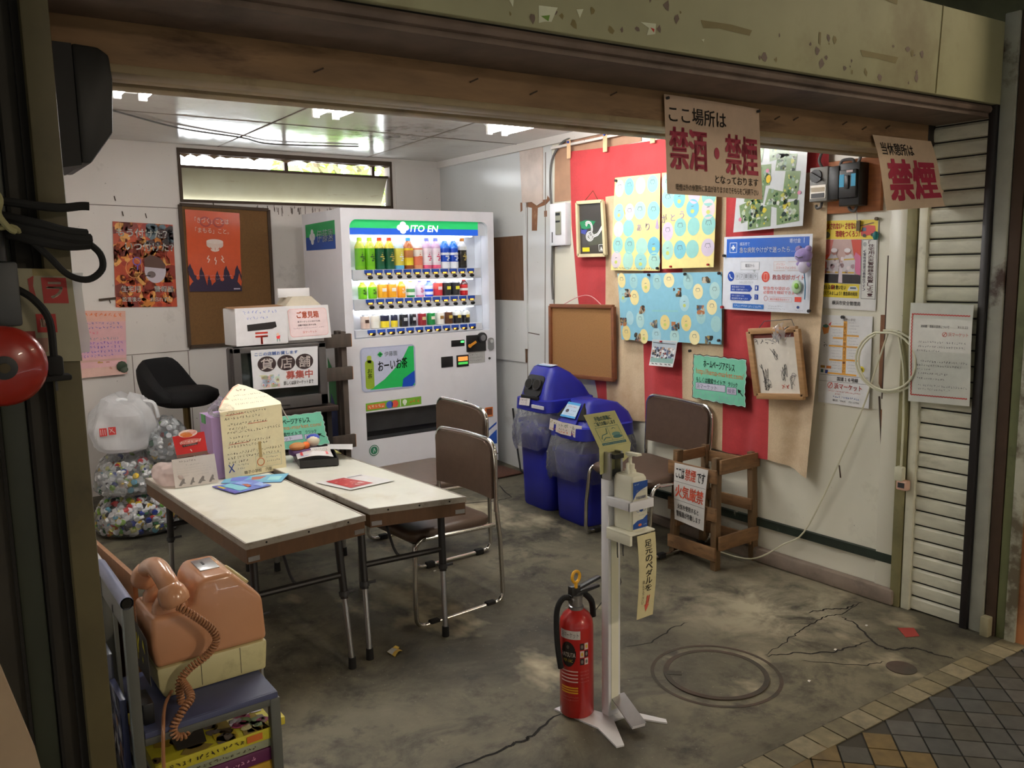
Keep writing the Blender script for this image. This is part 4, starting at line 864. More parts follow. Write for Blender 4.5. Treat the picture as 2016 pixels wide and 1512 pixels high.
p.hand(6, 33, 10, .8, (110, 116, 130), 2, .1); p.rect(7.5, 34.6, 20, 2.4, (56, 120, 200), 2); p.hand(8.5, 35.2, 18, 1.1, (226, 234, 246), 3, .14); p.hand(30, 34.8, 9, .7, (150, 156, 170), 2, .1); p.hand(30, 36, 10, .7, (150, 156, 170), 2, .1); p.ell(47, 35.2, .8, .7, (60, 80, 140), 2); p.hand(45, 36.4, 5, .7, (150, 156, 180), 2, .1)
o = p.build('notice', quad_rw([(2.919, 1.717), (2.389, 1.711), (2.395, 1.332), (2.925, 1.34)], .07), curl=lambda u, v: .012*math.sin(u*3.14), rough=.3)
tag(o, 'white notice with blue heading and phone and red tablet icons on the curtain', 'notice'); pin(o, [(2.91, 1.62), (2.39, 1.345)], .074); pin(o, [(2.918, 1.35)], .074, ink((170, 40, 44)))
# --- photo collage under plastic
p = Sheet(42, 44, (222, 226, 232)); GR = [(60, 100, 60), (36, 56, 46), (206, 206, 110), (220, 204, 80), (110, 146, 100), (52, 72, 70), (216, 224, 210), (150, 176, 160), (222, 226, 222), (196, 210, 190)]  # the whites also paint in glare on the plastic
def photo(p, cx, cy, w_, h_, a, seed):
    M = lambda x, y: (cx+x*math.cos(a)-y*math.sin(a), cy+x*math.sin(a)+y*math.cos(a))
    p.poly([M(-w_/2, -h_/2), M(w_/2, -h_/2), M(w_/2, h_/2), M(-w_/2, h_/2)], (136, 160, 118), 2); R = random.Random(seed)
    for i in range(26):
        x, y = R.uniform(-w_*.42, w_*.42), R.uniform(-h_*.42, h_*.42); r = w_*.07*(.5+R.random()); c = R.choice(GR)
        p.poly([M(x+r*math.cos(k)*(.7+.5*R.random()), y+r*math.sin(k)*(.7+.6*R.random())) for k in range(7)], c, 3)
for k, (x, y, w_, h_, a) in enumerate([(8, 5, 15, 12, .1), (25, 6, 12, 10, -.15), (14, 18, 14, 10, 0), (12, 26, 12, 9, .12), (34, 24, 9, 13, .08), (26, 30, 13, 8, .25), (10, 34, 13, 9, -.25), (16, 38, 14, 10, -.05), (33, 37, 13, 10, -.08), (30, 13, 12, 8, .1)]): photo(p, x, y, w_, h_, a, k)
for x, y in ((4, 38), (19, 16), (39, 28), (3, 22)): p.ell(x, y, 1.1, 1, (230, 150, 180), 4, 9)
p.ell(20, 20, 1.5, 2, (236, 200, 60), 4, 10)
C = quad_rw([(2.818, 2.2), (2.427, 2.185), (2.444, 1.751), (2.859, 1.738)], .072)
o = p.build('photo_board', C, rough=.15); tag(o, 'white collage board of green garden photos in a plastic sleeve, upper curtain', 'collage'); sleeve(o, C, .02, .006)
# --- framed autograph board hung askew
t = thing('picture_frame', 'wooden framed white autograph board hung askew under the medical notice', 'picture', RW(2.56, .9, .08))
C = [(2.733, 1.23), (2.449, 1.256), (2.397, .927), (2.673, .901)]; m_wf = mat('pale_wood_frame', (168, 130, 88), .5, var=.15, stretch=(1, 1, 8))
b = MB()
for (y0, z0), (y1, z1) in zip(C, C[1:]+C[:1]): b.beam(RW(y0, z0, .085), RW(y1, z1, .085), .03, .024, m_wf, up=(1, 0, 0), bev=.003)
b.build('frame', t)
p = Sheet(27, 31, (120, 56, 44)); p.rect(1, 3.5, 25, 27, (222, 216, 204)); K = (52, 50, 52); p.hand(1.6, 3.9, 15, 2.6, K, 3, .28)
R = random.Random(2)
def scrawl(x0, y0, w_, h_, n): p.line([(v.x, v.y) for v in smooth_path([(x0+w_*R.random(), y0+h_*R.random(), 0) for _ in range(n)], 4)], .19, K, 3)
scrawl(10, 8, 4.5, 6, 9); scrawl(3, 16, 5, 12, 16); scrawl(3, 22, 6, 7, 12); scrawl(15, 15.5, 4, 9, 14); scrawl(20, 20, 3.5, 8, 10); p.hand(14.5, 25, 5, 2.6, (190, 90, 70), 3, .35)
p.build('autograph_board', quad_rw(C, .078), t)
b = MB(); b.tube([RW(2.69, 1.24, .075), RW(2.66, 1.285, .06), RW(2.5, 1.3, .06), RW(2.47, 1.262, .075)], .002, m_dkgrey, 6); b.build('cord', t)
t = thing('paper_flower', 'crinkled clear plastic flower stuck on the autograph board\'s frame', 'decoration', RW(2.52, 1.2, .1))
b = MB(); R = random.Random(6); m_cell = glass('crinkled_cellophane', (.97, .97, .98), .15, .25, .35)
for k in range(16):
    a = k*2.4; c0 = RW(2.53+.05*R.uniform(-1, 1), 1.235+.035*R.uniform(-1, 1), .1+.015*R.random()); q = [c0+Vector((R.uniform(-.02, .006), .03*R.uniform(-1, 1), .03*R.uniform(-1, 1))) for _ in range(4)]
    b.poly(q, m_cell)
b.build('petals', t)
# --- purple frog mascot key ring and small charms hanging at the notice's edge
t = thing('plush_toy', 'small lilac plush frog hanging at the medical notice\'s right edge', 'toy', RW(2.415, 1.53, .09))
m_pl = mat('lilac_plush', (150, 132, 190), .9, sheen=.6, scale=60, var=.15); m_plw = mat('pale_plush', (206, 200, 222), .9, sheen=.6)
b = MB(); b.ball(RW(2.415, 1.61, .1), (.03, .046, .036), m_pl); b.ball(RW(2.442, 1.64, .1), (.016, .017, .017), m_pl, 12); b.ball(RW(2.39, 1.64, .1), (.016, .017, .017), m_pl, 12); b.build('head', t)
b = MB(); b.ball(RW(2.412, 1.556, .1), (.022, .03, .032), m_plw); b.ball(RW(2.435, 1.57, .1), (.012, .02, .012), m_pl, 10); b.ball(RW(2.39, 1.565, .1), (.012, .018, .014), m_pl, 10); b.build('body', t)
b = MB(); b.tube([RW(2.438, 1.606, .129), RW(2.42, 1.598, .131), RW(2.4, 1.603, .13)], .002, m_dkgrey, 6); b.build('mouth', t)
b = MB(); b.tube([RW(2.415, 1.525, .09), RW(2.41, 1.46, .085), RW(2.412, 1.4, .085)], .003, ink((60, 130, 170)), 6)
o = b.build('lanyard'); tag(o, 'thin blue lanyard hanging below the lilac plush frog', 'lanyard')
b = MB(); b.ball(RW(2.46, 1.46, .085), (.008, .028, .034), mat('pale_green_felt', (176, 204, 170), .8), 12); b.ball(RW(2.455, 1.465, .094), (.004, .012, .014), mat('green_felt', (120, 176, 60), .8), 10)
o = b.build('felt_charm'); tag(o, 'pale green flower charm on the medical notice below the plush frog', 'charm')
# --- fire alarm poster and market map, pinned on the bare wall
p = Sheet(28, 42, (224, 224, 220)); p.rect(.2, .2, 27.6, 8.8, (236, 210, 50)); p.text('放火されない・させない', 1, 1.2, 16.5, 3.2, (206, 44, 40), 3, .04); p.text('環境をつくろう！', 7, 5, 12, 3, (206, 44, 40), 3, .04)
p.poly([(19.5, 5.5), (21, 3.2), (23, 2.6), (26.5, 3), (27, 7), (20, 7.6)], (206, 60, 50), 3); p.rect(20.3, 3.8, 2, 1.6, (90, 110, 140), 4); p.line([(19, 3), (26, 1.6)], .4, (120, 70, 60), 4); p.ell(21.5, 7.4, .9, .8, (50, 40, 40), 4, 10); p.ell(25.4, 7.1, .9, .8, (50, 40, 40), 4, 10); p.ell(2.6, 7, 1.6, 1.6, (120, 120, 90), 3, 10)
p.rect(.3, 9.2, 19.8, 20.5, (190, 160, 156)); p.poly([(.3, 9.2), (6, 9.2), (4, 18), (.3, 22)], (216, 120, 110), 2); p.poly([(20.1, 9.2), (15, 9.2), (17, 19), (20.1, 23)], (206, 70, 50), 2); p.poly([(.3, 17), (3.5, 16), (4.6, 24), (.3, 26)], (226, 90, 60), 3); p.poly([(20.1, 17), (17.5, 15), (16, 19), (18, 25), (20.1, 26)], (206, 110, 150), 3)
p.rect(.3, 25.5, 19.8, 4.2, (40, 34, 40), 3)
for cx_, hx in ((5.8, 6.6), (14, 13.4)):
    p.poly([(cx_-3, 18.5), (cx_-1, 16), (cx_+1.6, 16), (cx_+3.4, 19), (cx_+3.2, 25.5), (cx_-3.2, 25.5)], (206, 200, 206), 4); p.line([(cx_-3, 24.6), (cx_+3, 24.6)], .7, (210, 170, 60), 5); p.line([(cx_-3, 18.6), (cx_+3, 18.2)], .6, (210, 170, 60), 5); p.ell(hx, 15, 1.4, 1.5, (170, 120, 110), 5, 10); p.ell(hx, 14.2, 1.7, 1.1, (226, 220, 224), 6, 10); p.rect(cx_-2.6, 25.5, 4.8, 3.6, (34, 30, 36), 5)
p.poly([(9.5, 20), (10.8, 20), (11.2, 29.5), (9, 29.5)], (226, 214, 226), 5); p.blots(2, 17, 15, 8, [(190, 170, 176), (160, 130, 140), (226, 216, 220)], 20, .9, 5, 3)
p.rect(.3, 29.9, 19.3, 6.6, (236, 214, 60)); p.text('救える命を救いたい', 1, 30.6, 12, 2.2, (40, 40, 40), 3, .03); p.text('命', 5.3, 30.5, 1.8, 2.4, (214, 50, 40), 4, .03); p.text('考えてみましょう！救急車の利用', .8, 33.6, 18, 1.9, (50, 50, 44), 3, .02); p.poly([(14, 32.6), (15, 31), (18, 30.8), (19, 32), (19, 33), (14, 33.2)], (226, 230, 230), 3); p.rect(15.2, 31.4, 3, .8, (90, 110, 120), 4)
p.rect(20.6, 9.2, 7.1, 27.4, (70, 70, 70)); p.rect(20.8, 9.4, 6.7, 27, (226, 226, 222), 2); p.vtext('「住宅用火災警報器を設置しよう！', 23.6, 9.7, 2.9, 26, (84, 34, 40), 3, .04); p.vtext('（警報器設置は義務化です）', 21.2, 14, 1.5, 19, (90, 84, 110), 3, .02); p.ell(21.9, 11.4, .9, 1.1, (170, 170, 170), 3, 8)
p.rect(.2, 36.8, 27.5, 4.8, (226, 226, 224)); p.text('横浜市安全管理局', 6, 38, 14.5, 2, (50, 50, 54), 3, .02)
o = p.build('poster', quad_rw([(2.38, 1.774), (2.097, 1.764), (2.093, 1.35), (2.375, 1.357)], .006), rough=.35); tag(o, 'fire safety poster with yellow banner under the breaker boxes', 'poster'); pin(o, [(2.1, 1.765)], .012, ink((90, 70, 50)))
b = MB(); b.ball(RW(2.1, 1.69, .02), (.012, .014, .02), mat('teal_pin_charm', (30, 120, 120), .5), 10); o = b.build('pin_charm'); tag(o, 'small teal pin charm at the fire safety poster\'s upper right edge', 'charm')
p = Sheet(27, 42, (224, 224, 224)); p.text('磯子小学校', 12, 1.2, 6.5, 1.3, (120, 110, 110), 2); OR = (232, 170, 70); p.rect(12.4, 2.6, 1.9, 24.6, OR)
for y, x0, x1 in ((4.8, 5.5, 12.4), (8.8, 14.3, 20.5), (10.2, 7, 12.4), (14, 5, 20.5), (20.6, 5.5, 12.4), (20.2, 14.3, 20.5), (27, 4.5, 20)): p.rect(x0, y, x1-x0, .8, OR)
p.vtext('お買い物は', 12.6, 3.4, 1.4, 8.4, (110, 60, 30), 3); p.vtext('専門店', 12.6, 12.4, 1.4, 6, (110, 60, 30), 3); p.vtext('浜マーケット', 12.7, 18.6, 1.2, 8.2, (110, 60, 30), 3)
for k in range(34):
    x = (6.2 if k % 2 else 15)+.3*(k % 3); y = 3+k*.7; p.hand(x, y, 4+.4*(k % 4), .5, (150, 150, 160), 2, .09, k)
p.poly([(1, 6), (3, 4), (5, 5.2), (4.4, 8.4), (2, 9.2)], (226, 150, 80)); p.ell(3, 5.2, 1.6, .8, (80, 130, 120), 2, 10); p.poly([(4.4, 4.4), (6, 3), (5.4, 5)], (206, 60, 60), 2); p.hand(2, 13, 3, 2.4, (60, 60, 60), 2, .3); p.rect(.8, 24, 2.4, 1.2, (160, 120, 40)); p.rect(4, 24, 2.6, 1.3, (206, 120, 50)); p.rect(1, 25.8, 1.4, 1.6, (50, 90, 90)); p.rect(3.4, 26, 1.5, 1.7, (50, 70, 150)); p.ell(22.6, 24.4, 1.4, 1.5, (230, 206, 40)); p.text('浜', 21.9, 23.6, 1.4, 1.6, (60, 90, 40), 3, .03); p.rect(21.4, 26.6, 2.4, 1.2, (230, 206, 60))
p.line([(.5, 28.4), (26, 28)], .14, (90, 90, 90)); p.text('国道１６号線', 10, 28.8, 11, 1.9, (60, 56, 56), 3, .03); p.line([(.5, 31.4), (26, 31)], .14, (90, 90, 90))
p.ring(6.4, 33.2, 1.4, 1.5, .25, (200, 60, 50), 2); p.line([(5.6, 34.4), (7.4, 31.8)], .35, (200, 60, 50), 3); p.text('浜マーケット', 8.6, 31.9, 14.5, 2.7, (210, 70, 60), 3, .02); p.hand(5.6, 35.4, 17, .8, (214, 90, 90), 2, .12); p.hand(9, 36.7, 3, .8, (214, 90, 90), 2, .12); p.hand(8, 37.9, 14, 1, (70, 110, 180), 2, .14); p.text('電話／FAX　751-5790', 8, 39.6, 14, 1, (70, 66, 66), 3)
o = p.build('poster', quad_rw([(2.374, 1.324), (2.106, 1.325), (2.101, .898), (2.374, .897)], .006), curl=lambda u, v: .01*u*u*v); tag(o, 'white market map poster with orange street lines, below the fire safety poster', 'poster'); pin(o, [(2.25, 1.318)], .012)
# --- breakers on their board
b = MB(); b.box((XW-.025, 2.08, 1.8), (XW-.001, 2.392, 2.04), mat('orange_plywood', (170, 104, 58), .6, var=.2, stretch=(1, 1, 6)), .003); o = b.build('wooden_board'); tag(o, 'orange plywood board carrying the two breakers on the right wall', 'board')
t = thing('circuit_breaker', 'grey breaker box with round rotary switch, above the fire poster', 'breaker', RW(2.34, 1.855, .03), 0, 'breakers on the plywood board')
m_bg = mat('breaker_grey', (140, 140, 136), .45)
b = MB(); b.box((XW-.11, 2.293, 1.856), (XW-.026, 2.388, 2.012), m_bg, .005); b.box((XW-.105, 2.24, 1.858), (XW-.026, 2.294, 2.008), m_blk, .003); b.build('case', t)
b = MB(); b.cyl((XW-.11, 2.352, 1.972), (XW-.118, 2.352, 1.972), .03, m_dkgrey, 24); b.beam((XW-.124, 2.372, 1.985), (XW-.124, 2.318, 1.952), .012, .014, m_blk, up=(1, 0, 0)); b.build('rotary_switch', t)
b = MB(); b.box((XW-.113, 2.3, 1.87), (XW-.11, 2.38, 1.93), mat('silver_plate', (176, 170, 160), .4, .5)); b.box((XW-.114, 2.305, 1.9), (XW-.113, 2.375, 1.92), ink((190, 176, 150))); b.box((XW-.114, 2.305, 1.872), (XW-.113, 2.375, 1.893), m_dkgrey); b.build('rating_plate', t)
t = thing('circuit_breaker', 'black moulded breaker with two blue labels, beside the small no-smoking sign', 'breaker', RW(2.19, 1.83, .03), 0, 'breakers on the plywood board')
b = MB(); b.box((XW-.1, 2.14, 1.826), (XW-.026, 2.24, 2.016), m_blk, .005); b.box((XW-.115, 2.148, 1.86), (XW-.09, 2.232, 1.985), m_blk, .004); b.build('case', t)
b = MB(); b.box((XW-.124, 2.18, 1.9), (XW-.112, 2.2, 1.96), mat('toggle_dark', (44, 44, 46), .35), .003); b.build('toggle', t)
for y0, y1 in ((2.206, 2.23), (2.15, 2.172)):
    b = MB(); b.box((XW-.1165, y0, 1.91), (XW-.1145, y1, 1.965), ink((60, 170, 214))); b.build('blue_label', t)
b = MB(); b.box((XW-.1165, 2.165, 1.972), (XW-.1145, 2.195, 1.982), ink((214, 190, 190))); b.build('white_label', t)
m_gcab = mat('grey_cable', (96, 94, 92), .5); m_wcab = mat('cream_cable', (206, 204, 178), .45)
for k, (pts, lab) in enumerate([([(2.36, 2.012), (2.38, 2.05), (2.36, 2.11), (2.37, 2.18)], 'grey cable rising from the rotary breaker to the ceiling'), ([(2.27, 2.008), (2.26, 2.035), (2.21, 2.035), (2.2, 2.016)], 'short grey cable arching between the two breakers'), ([(2.36, 1.857), (2.365, 1.835), (2.385, 1.83), (2.39, 1.845)], 'short grey cable curled under the rotary breaker'), ([(2.18, 2.016), (2.16, 2.06), (2.12, 2.09)], 'grey cable leaving the black breaker upwards'), ([(2.22, 1.826), (2.21, 1.81), (2.19, 1.805), (2.18, 1.826)], 'short grey cable looped under the black breaker')]):
    b = MB(); b.tube(smooth_path([RW(y, z, .05) for y, z in pts], 5), .007, m_gcab, 8); o = b.build('cable'); tag(o, lab, 'cable')
b = MB(); b.tube([RW(2.185, 1.805, .04), RW(2.187, 1.76, .03)], .002, m_steel, 6); b.box((XW-.022, 2.178, 1.715), (XW-.016, 2.196, 1.762), mat('dark_brass', (70, 60, 40), .4, .6)); o = b.build('padlock'); tag(o, 'tiny dark padlock hanging over the yellow fire poster banner', 'padlock')
# --- switch box and loose cable left of the curtain
t = thing('switch_box', 'white metal switch box with grey cover at the curtain\'s left edge', 'switch box', RW(4.33, 1.72, .0))
b = MB(); b.box((XW-.05, 4.25, 1.72), (XW-.001, 4.412, 1.996), m_vm, .005); b.build('case', t)
b = MB(); b.box((XW-.058, 4.29, 1.79), (XW-.05, 4.345, 1.94), mat('greenish_grey_cover', (140, 140, 126), .4), .003); b.box((XW-.06, 4.295, 1.915), (XW-.058, 4.34, 1.932), m_blk); b.box((XW-.06, 4.295, 1.87), (XW-.058, 4.34, 1.882), m_blk); b.build('cover', t)
b = MB(); b.box((XW-.052, 4.382, 1.74), (XW-.05, 4.39, 1.81), m_dkgrey); b.build('nameplate', t)
b = MB(); b.tube(smooth_path([RW(4.19, 2.4, .02), RW(4.3, 2.38, .03), RW(4.42, 2.28, .02), RW(4.44, 2.1, .02), RW(4.42, 1.9, .02), RW(4.43, 1.72, .015), RW(4.44, 1.5, .015), RW(4.43, 1.36, .015)], 5), .0075, m_gcab, 8); o = b.build('cable'); tag(o, 'grey cable running down the wall beside the white switch box', 'cable')
t = thing('plug', 'green and black plug at the corner of the hanging corkboard', 'plug', RW(4.42, 1.2, .02))
b = MB(); b.ball(RW(4.405, 1.225, .03), (.018, .022, .024), mat('green_plug', (20, 110, 50), .4), 12); b.build('body', t); b = MB(); b.box((XW-.035, 4.395, 1.13), (XW-.012, 4.43, 1.2), m_blk, .005); b.build('adapter', t)
b = MB(); b.box((XW-.02, 4.41, 1.225), (XW-.002, 4.45, 1.29), m_cream, .003); b.build('outlet', t)
b = MB(); b.tube(smooth_path([RW(4.42, 1.13, .02), RW(4.43, 1.0, .02), RW(4.46, .85, .02), RW(4.47, .7, .02)], 5), .005, m_blk, 8); o = b.build('cable'); tag(o, 'black lead hanging from the green plug behind the corkboard', 'cable')
# --- hanging corkboard
t = thing('corkboard', 'empty corkboard hung low over the blue bins', 'corkboard', RW(4.07, .86, .06), 0, 'corkboards')
C = [(4.387, 1.321), (3.77, 1.33), (3.761, .876), (4.39, .856)]; m_cork = mat('cork', (150, 108, 64), .9, var=.2, scale=160); m_cfr = mat('brown_wood_frame', (118, 68, 38), .5, var=.15, stretch=(1, 1, 6))
b = MB()
for (y0, z0), (y1, z1) in zip(C, C[1:]+C[:1]): b.beam(RW(y0, z0, .07), RW(y1, z1, .07), .024, .026, m_cfr, up=(1, 0, 0), bev=.003)
b.build('frame', t)
p = Sheet(60, 45, m_cork); p.build('cork_panel', quad_rw(C, .066), t)
b = MB(); b.tube(smooth_path([RW(4.28, 1.325, .06), RW(4.12, 1.385, .05), RW(4.0, 1.39, .05), RW(3.88, 1.33, .06)], 4), .003, mat('pink_string', (206, 150, 150), .7), 6); b.build('cord', t)
# --- extension lead tied up by the jamb
t = thing('extension_lead', 'cream extension lead looped on the jamb and trailing to the floor', 'extension lead', RW(1.95, .6, .05))
loop = []
for k in range(2): loop += [RW(2.0+(.155-.02*k)*math.cos(a*math.pi/12+1.4), 1.13+(.14-.01*k)*math.sin(a*math.pi/12+1.4), .05+.01*k) for a in range(24)]
b = MB(); b.tube(loop, .005, m_wcab, 8); b.build('coil', t)
b = MB(); b.tube(smooth_path([RW(2.0, 1.27, .05), RW(2.07, 1.05, .045), RW(2.135, .855, .04), RW(2.385, .277, .03), RW(2.52, .14, .05), RW(2.68, .03, .1), RW(2.9, .03, .14)], 6), .004, m_wcab, 8); b.build('trailing_cord', t)
b = MB(); b.tube(smooth_path([RW(1.96, 1.27, .05), RW(1.925, 1.1, .05), RW(1.915, .9, .05), RW(1.915, .66, .05)], 5), .005, m_wcab, 8); b.build('hanging_cord', t)
b = MB(); b.box((XW-.075, 1.895, .60), (XW-.04, 1.935, .665), m_wcab, .008); b.box((XW-.07, 1.875, .56), (XW-.035, 1.925, .605), mat('pinkish_tap', (208, 168, 148), .5), .006); b.box((XW-.072, 1.885, .572), (XW-.07, 1.915, .595), m_dkgrey); b.build('socket_tap', t)
# --- printed notice in a sleeve hung across the shutter
p = Sheet(26, 43, (222, 222, 214)); RD = (196, 70, 62)
zz = [(1+24*i/40, 4.6+.35*(i % 2)) for i in range(41)]; p.line(zz, .5, RD, 2); p.line([(x, y+35.2) for x, y in zz], .5, RD, 2); p.line([(1+.35*(i % 2), 4.8+35*i/50) for i in range(51)], .45, RD, 2)
p.text('清掃費・看板の変更について', 5, 9.2, 12, 1.2, (70, 70, 74), 2, .01); p.text('R1.5.22', 20.5, 9.2, 4, 1, (100, 90, 90), 2); p.ring(15.2, 13, 1, 1, .2, RD, 2); p.line([(14.6, 13.8), (15.9, 12.1)], .25, RD, 3); p.text('浜マーケット', 16.8, 12, 8, 1.7, (206, 100, 90), 2)
for k, (y, x0, wd) in enumerate(((16, 4, 20), (18, 4, 20), (19.8, 3.5, 10), (24.4, 5, 20), (26.2, 3.5, 19), (28, 3.5, 6), (29.8, 4, 13), (32, 3.5, 12), (35, 4, 21), (36.6, 4, 14))): p.hand(x0, y, wd, 1, (110, 110, 114), 2, .12, k)
C = quad_rw([(1.901, 1.395), (1.637, 1.392), (1.634, .972), (1.895, .964)], .06)
o = p.build('notice', C, curl=lambda u, v: .006*math.sin(v*5)); tag(o, 'white printed notice with red chain border in a sleeve hung over the metal shutter', 'notice'); sleeve(o, [C[0]+Vector((0, 0, .05)), C[1]+Vector((0, 0, .05)), C[2], C[3]], .012, .004)
# ================================================================== folding tables
m_top = mat('table_laminate', (214, 213, 200), .28, var=.05, stain=(186, 176, 146), stain_scale=3, stain_lo=.55, stain_hi=.8)
m_edge = mat('worn_metal_edge', (156, 150, 140), .45, .3, stain=(90, 78, 64), stain_scale=12)
m_apron = mat('brown_apron_wood', (94, 66, 40), .5, var=.16, stretch=(4, 4, 1))
m_legblk = mat('black_leg_paint', (26, 24, 24), .45); m_rub = mat('black_rubber', (18, 18, 18), .8)
def table(label, FL, ex, ey, w_, l_, lift, legs):
    t = thing('folding_table', label, 'table', (FL[0]+ex[0]*w_/2+ey[0]*l_/2, FL[1]+ex[1]*w_/2+ey[1]*l_/2, 0), 0, 'pushed-together tables')
    ex = Vector((*ex, 0)); ey = Vector((*ey, 0)); O = Vector((*FL, 0))
    def P(u, v, z): return O+ex*u+ey*v+Vector((0, 0, z+lift*(1-u/w_)))
    def slab(mb, u0, u1, v0, v1, z0, z1, m):
        mb.add([P(u0, v0, z0), P(u1, v0, z0), P(u1, v1, z0), P(u0, v1, z0), P(u0, v0, z1), P(u1, v0, z1), P(u1, v1, z1), P(u0, v1, z1)], [(0,3,2,1),(4,5,6,7),(0,1,5,4),(1,2,6,5),(2,3,7,6),(3,0,4,7)], m)
    b = MB(); slab(b, .006, w_-.006, .006, l_-.006, .58, .6, m_top); b.build('tabletop', t)
    b = MB()
    for a in ((0, w_, 0, .007), (0, w_, l_-.007, l_), (0, .007, .007, l_-.007), (w_-.007, w_, .007, l_-.007)): slab(b, *a, .578, .602, m_edge)
    for u in (.08, w_*.5, w_-.08): b.cyl(P(u, -.001, .59), P(u, .002, .59), .004, m_crack_hole, 8)
    b.build('edge_trim', t)
    b = MB()
    for a in ((.004, w_-.004, .004, .024), (.004, w_-.004, l_-.024, l_-.004), (.004, .024, .024, l_-.024), (w_-.024, w_-.004, .024, l_-.024)): slab(b, *a, .522, .578, m_apron)
    slab(b, .02, w_-.02, .02, l_-.02, .565, .58, m_apron)
    b.build('apron', t)
    for u in (.03, w_-.03):
        b = MB(); slab(b, u-.022, u+.022, .0015, .005, .53, .548, m_steel); b.build('corner_plate', t)
    for (top, bot) in legs:
        A, B = Vector(top), Vector(bot); D = B-A; m1 = A+D*.42
        b = MB(); b.tube([A, m1+D*.05], .0155, m_legblk, 12); b.tube([m1-D*.005, m1+D*.03], .02, m_dkgrey, 12)
        leg = b.build('leg', t)
        b = MB(); b.tube([m1, B+Vector((0, 0, .03))], .0115, m_steel, 12); b.build('leg_extension', leg)
        b = MB(); b.tube([B+Vector((0, 0, .045)), B], [.0145, .016], m_rub, 12); b.build('rubber_foot', leg)
        b = MB(); b.box(m1+D*.01+Vector((.018, -.004, -.006)), m1+D*.01+Vector((.05, .004, .006)), m_dkgrey, .002); b.build('wing_nut', leg)
    for i, j in ((0, 1), (2, 3)):
        (a0, b0), (a1, b1) = legs[i], legs[j]; p = Vector(a0).lerp(Vector(b0), .29); q = Vector(a1).lerp(Vector(b1), .29)
        b = MB(); b.tube([p, q], .0125, m_legblk, 10); b.build('cross_bar', t)
        mid = (p+q)/2; v = .35 if i == 0 else l_-.35
        b = MB(); b.tube(smooth_path([mid, mid+Vector((-.02, .05*(1 if i == 0 else -1), .03)), P(w_/2, v, .57)], 4), .006, m_dkgrey, 8); b.build('folding_stay', t)
    return t
def fzl(x, y): return (x, y, fz(y))
tL = table('long folding table on the left, with leaflets, card box and letter-shaped board', (.903, 2.915), (.9955, .0947), (-.047, .9989), .503, 1.295, 0,
      [((.95, 2.99, .53), fzl(.93, 2.905)), ((1.291, 2.99, .53), fzl(1.291, 2.905)), ((.91, 4.05, .53), fzl(.898, 4.06)), ((1.27, 4.08, .53), fzl(1.28, 4.1))])
tR = table('long folding table on the right, with the red leaflet and black tray', (1.432, 2.985), (.993, -.118), (-.055, .9985), .437, 1.25, .014,
      [((1.415, 3.04, .53), fzl(1.38, 2.93)), ((1.775, 3.0, .53), fzl(1.735, 2.922)), ((1.41, 4.0, .53), fzl(1.40, 4.02)), ((1.76, 4.0, .53), fzl(1.77, 4.02))])
# ================================================================== sled-base chairs
m_vinyl = mat('brown_vinyl', (86, 68, 56), .45, var=.1, scale=30); m_under = mat('dark_underside', (34, 28, 24), .7)
def chair():
    t = thing('stacking_chair', '', 'chair', (0, 0, 0), 0, 'brown stacking chairs'); r = .0105
    W2 = .255
    for s in (-1, 1):
        y = s*W2
        pts = [(.21, y*.98, .39), (-.17, y*.98, .405)]+[tuple(p) for p in arc((-.17, y*.98, .36), .05, 90, 180, 5)]+[(-.232, y, .2)]+[tuple(p) for p in arc((-.185, y, .06), .047, 180, 270, 5)]+[tuple(p) for p in arc((.2, y, .06), .047, 270, 350, 5)]+[(.24, y*.99, .3), (.225, y*.96, .5)]
        b = MB(); b.tube(pts, r, m_chrome, 12); b.build('side_frame', t)
        for x in (-.14, .17):
            b = MB(); b.box((x-.025, y-.016, 0), (x+.025, y+.016, .03), m_rub, .006); b.build('glide', t)
    # back loop, gently bowed
    pts = [(.225, -W2*.96, .45), (.228, -W2*.96, .7)]+[tuple(p) for p in arc((.226, -W2*.96+.06, .725), .06, 180, 90, 6, (0, 1, 0))]
    pts += [(.226+.02*math.cos(a*math.pi/2), a*(W2*.96-.06), .785) for a in (-.6, -.2, .2, .6)]
    pts += [tuple(p) for p in arc((.226, W2*.96-.06, .725), .06, 90, 0, 6, (0, 1, 0))]+[(.228, W2*.96, .7), (.225, W2*.96, .45)]
    b = MB(); b.tube(pts, r, m_chrome, 12); b.build('back_frame', t)
    b = MB(); nU, nV = 12, 10; H = lambda u: u*2-1
    fr, bk = [], []
    for j in range(nV+1):
        for i in range(nU+1):
            u = i/nU*2-1; v = j/nV; z = .51+.268*v; hw = (W2*.96-.012)*(1 if v < .8 else math.sqrt(max(0, 1-((v-.8)/.2)**2))*.22+.78)
            x = .222+.022*math.cos(u*1.5); fr.append((x-.016, u*hw, z)); bk.append((x+.012, u*hw, z))
    n = nU+1; q = len(fr); fs = []
    for j in range(nV):
        for i in range(nU): a = j*n+i; fs += [(a, a+1, a+n+1, a+n), (q+a, q+a+n, q+a+n+1, q+a+1)]
    rim = list(range(n))+[n-1+j*n for j in range(1, nV+1)]+[nV*n+i for i in range(nU-1, -1, -1)]+[j*n for j in range(nV-1, 0, -1)]
    fs += [(a, c, q+c, q+a) for a, c in zip(rim, rim[1:]+rim[:1])]
    b.add(fr+bk, fs, m_vinyl); b.build('backrest', t, angle=50)
    b = MB(); b.loft([[(x, y, z) for x, y in rrect(-.01, 0, .44-e, .47-e, .05)] for z, e in ((.388, .02), (.4, 0), (.425, .0), (.435, .02), (.438, .06))], m_vinyl); b.build('seat', t, angle=50)
    b = MB(); b.box((-.2, -.2, .374), (.18, .2, .389), m_under, .004); b.build('seat_board', t)
    return t
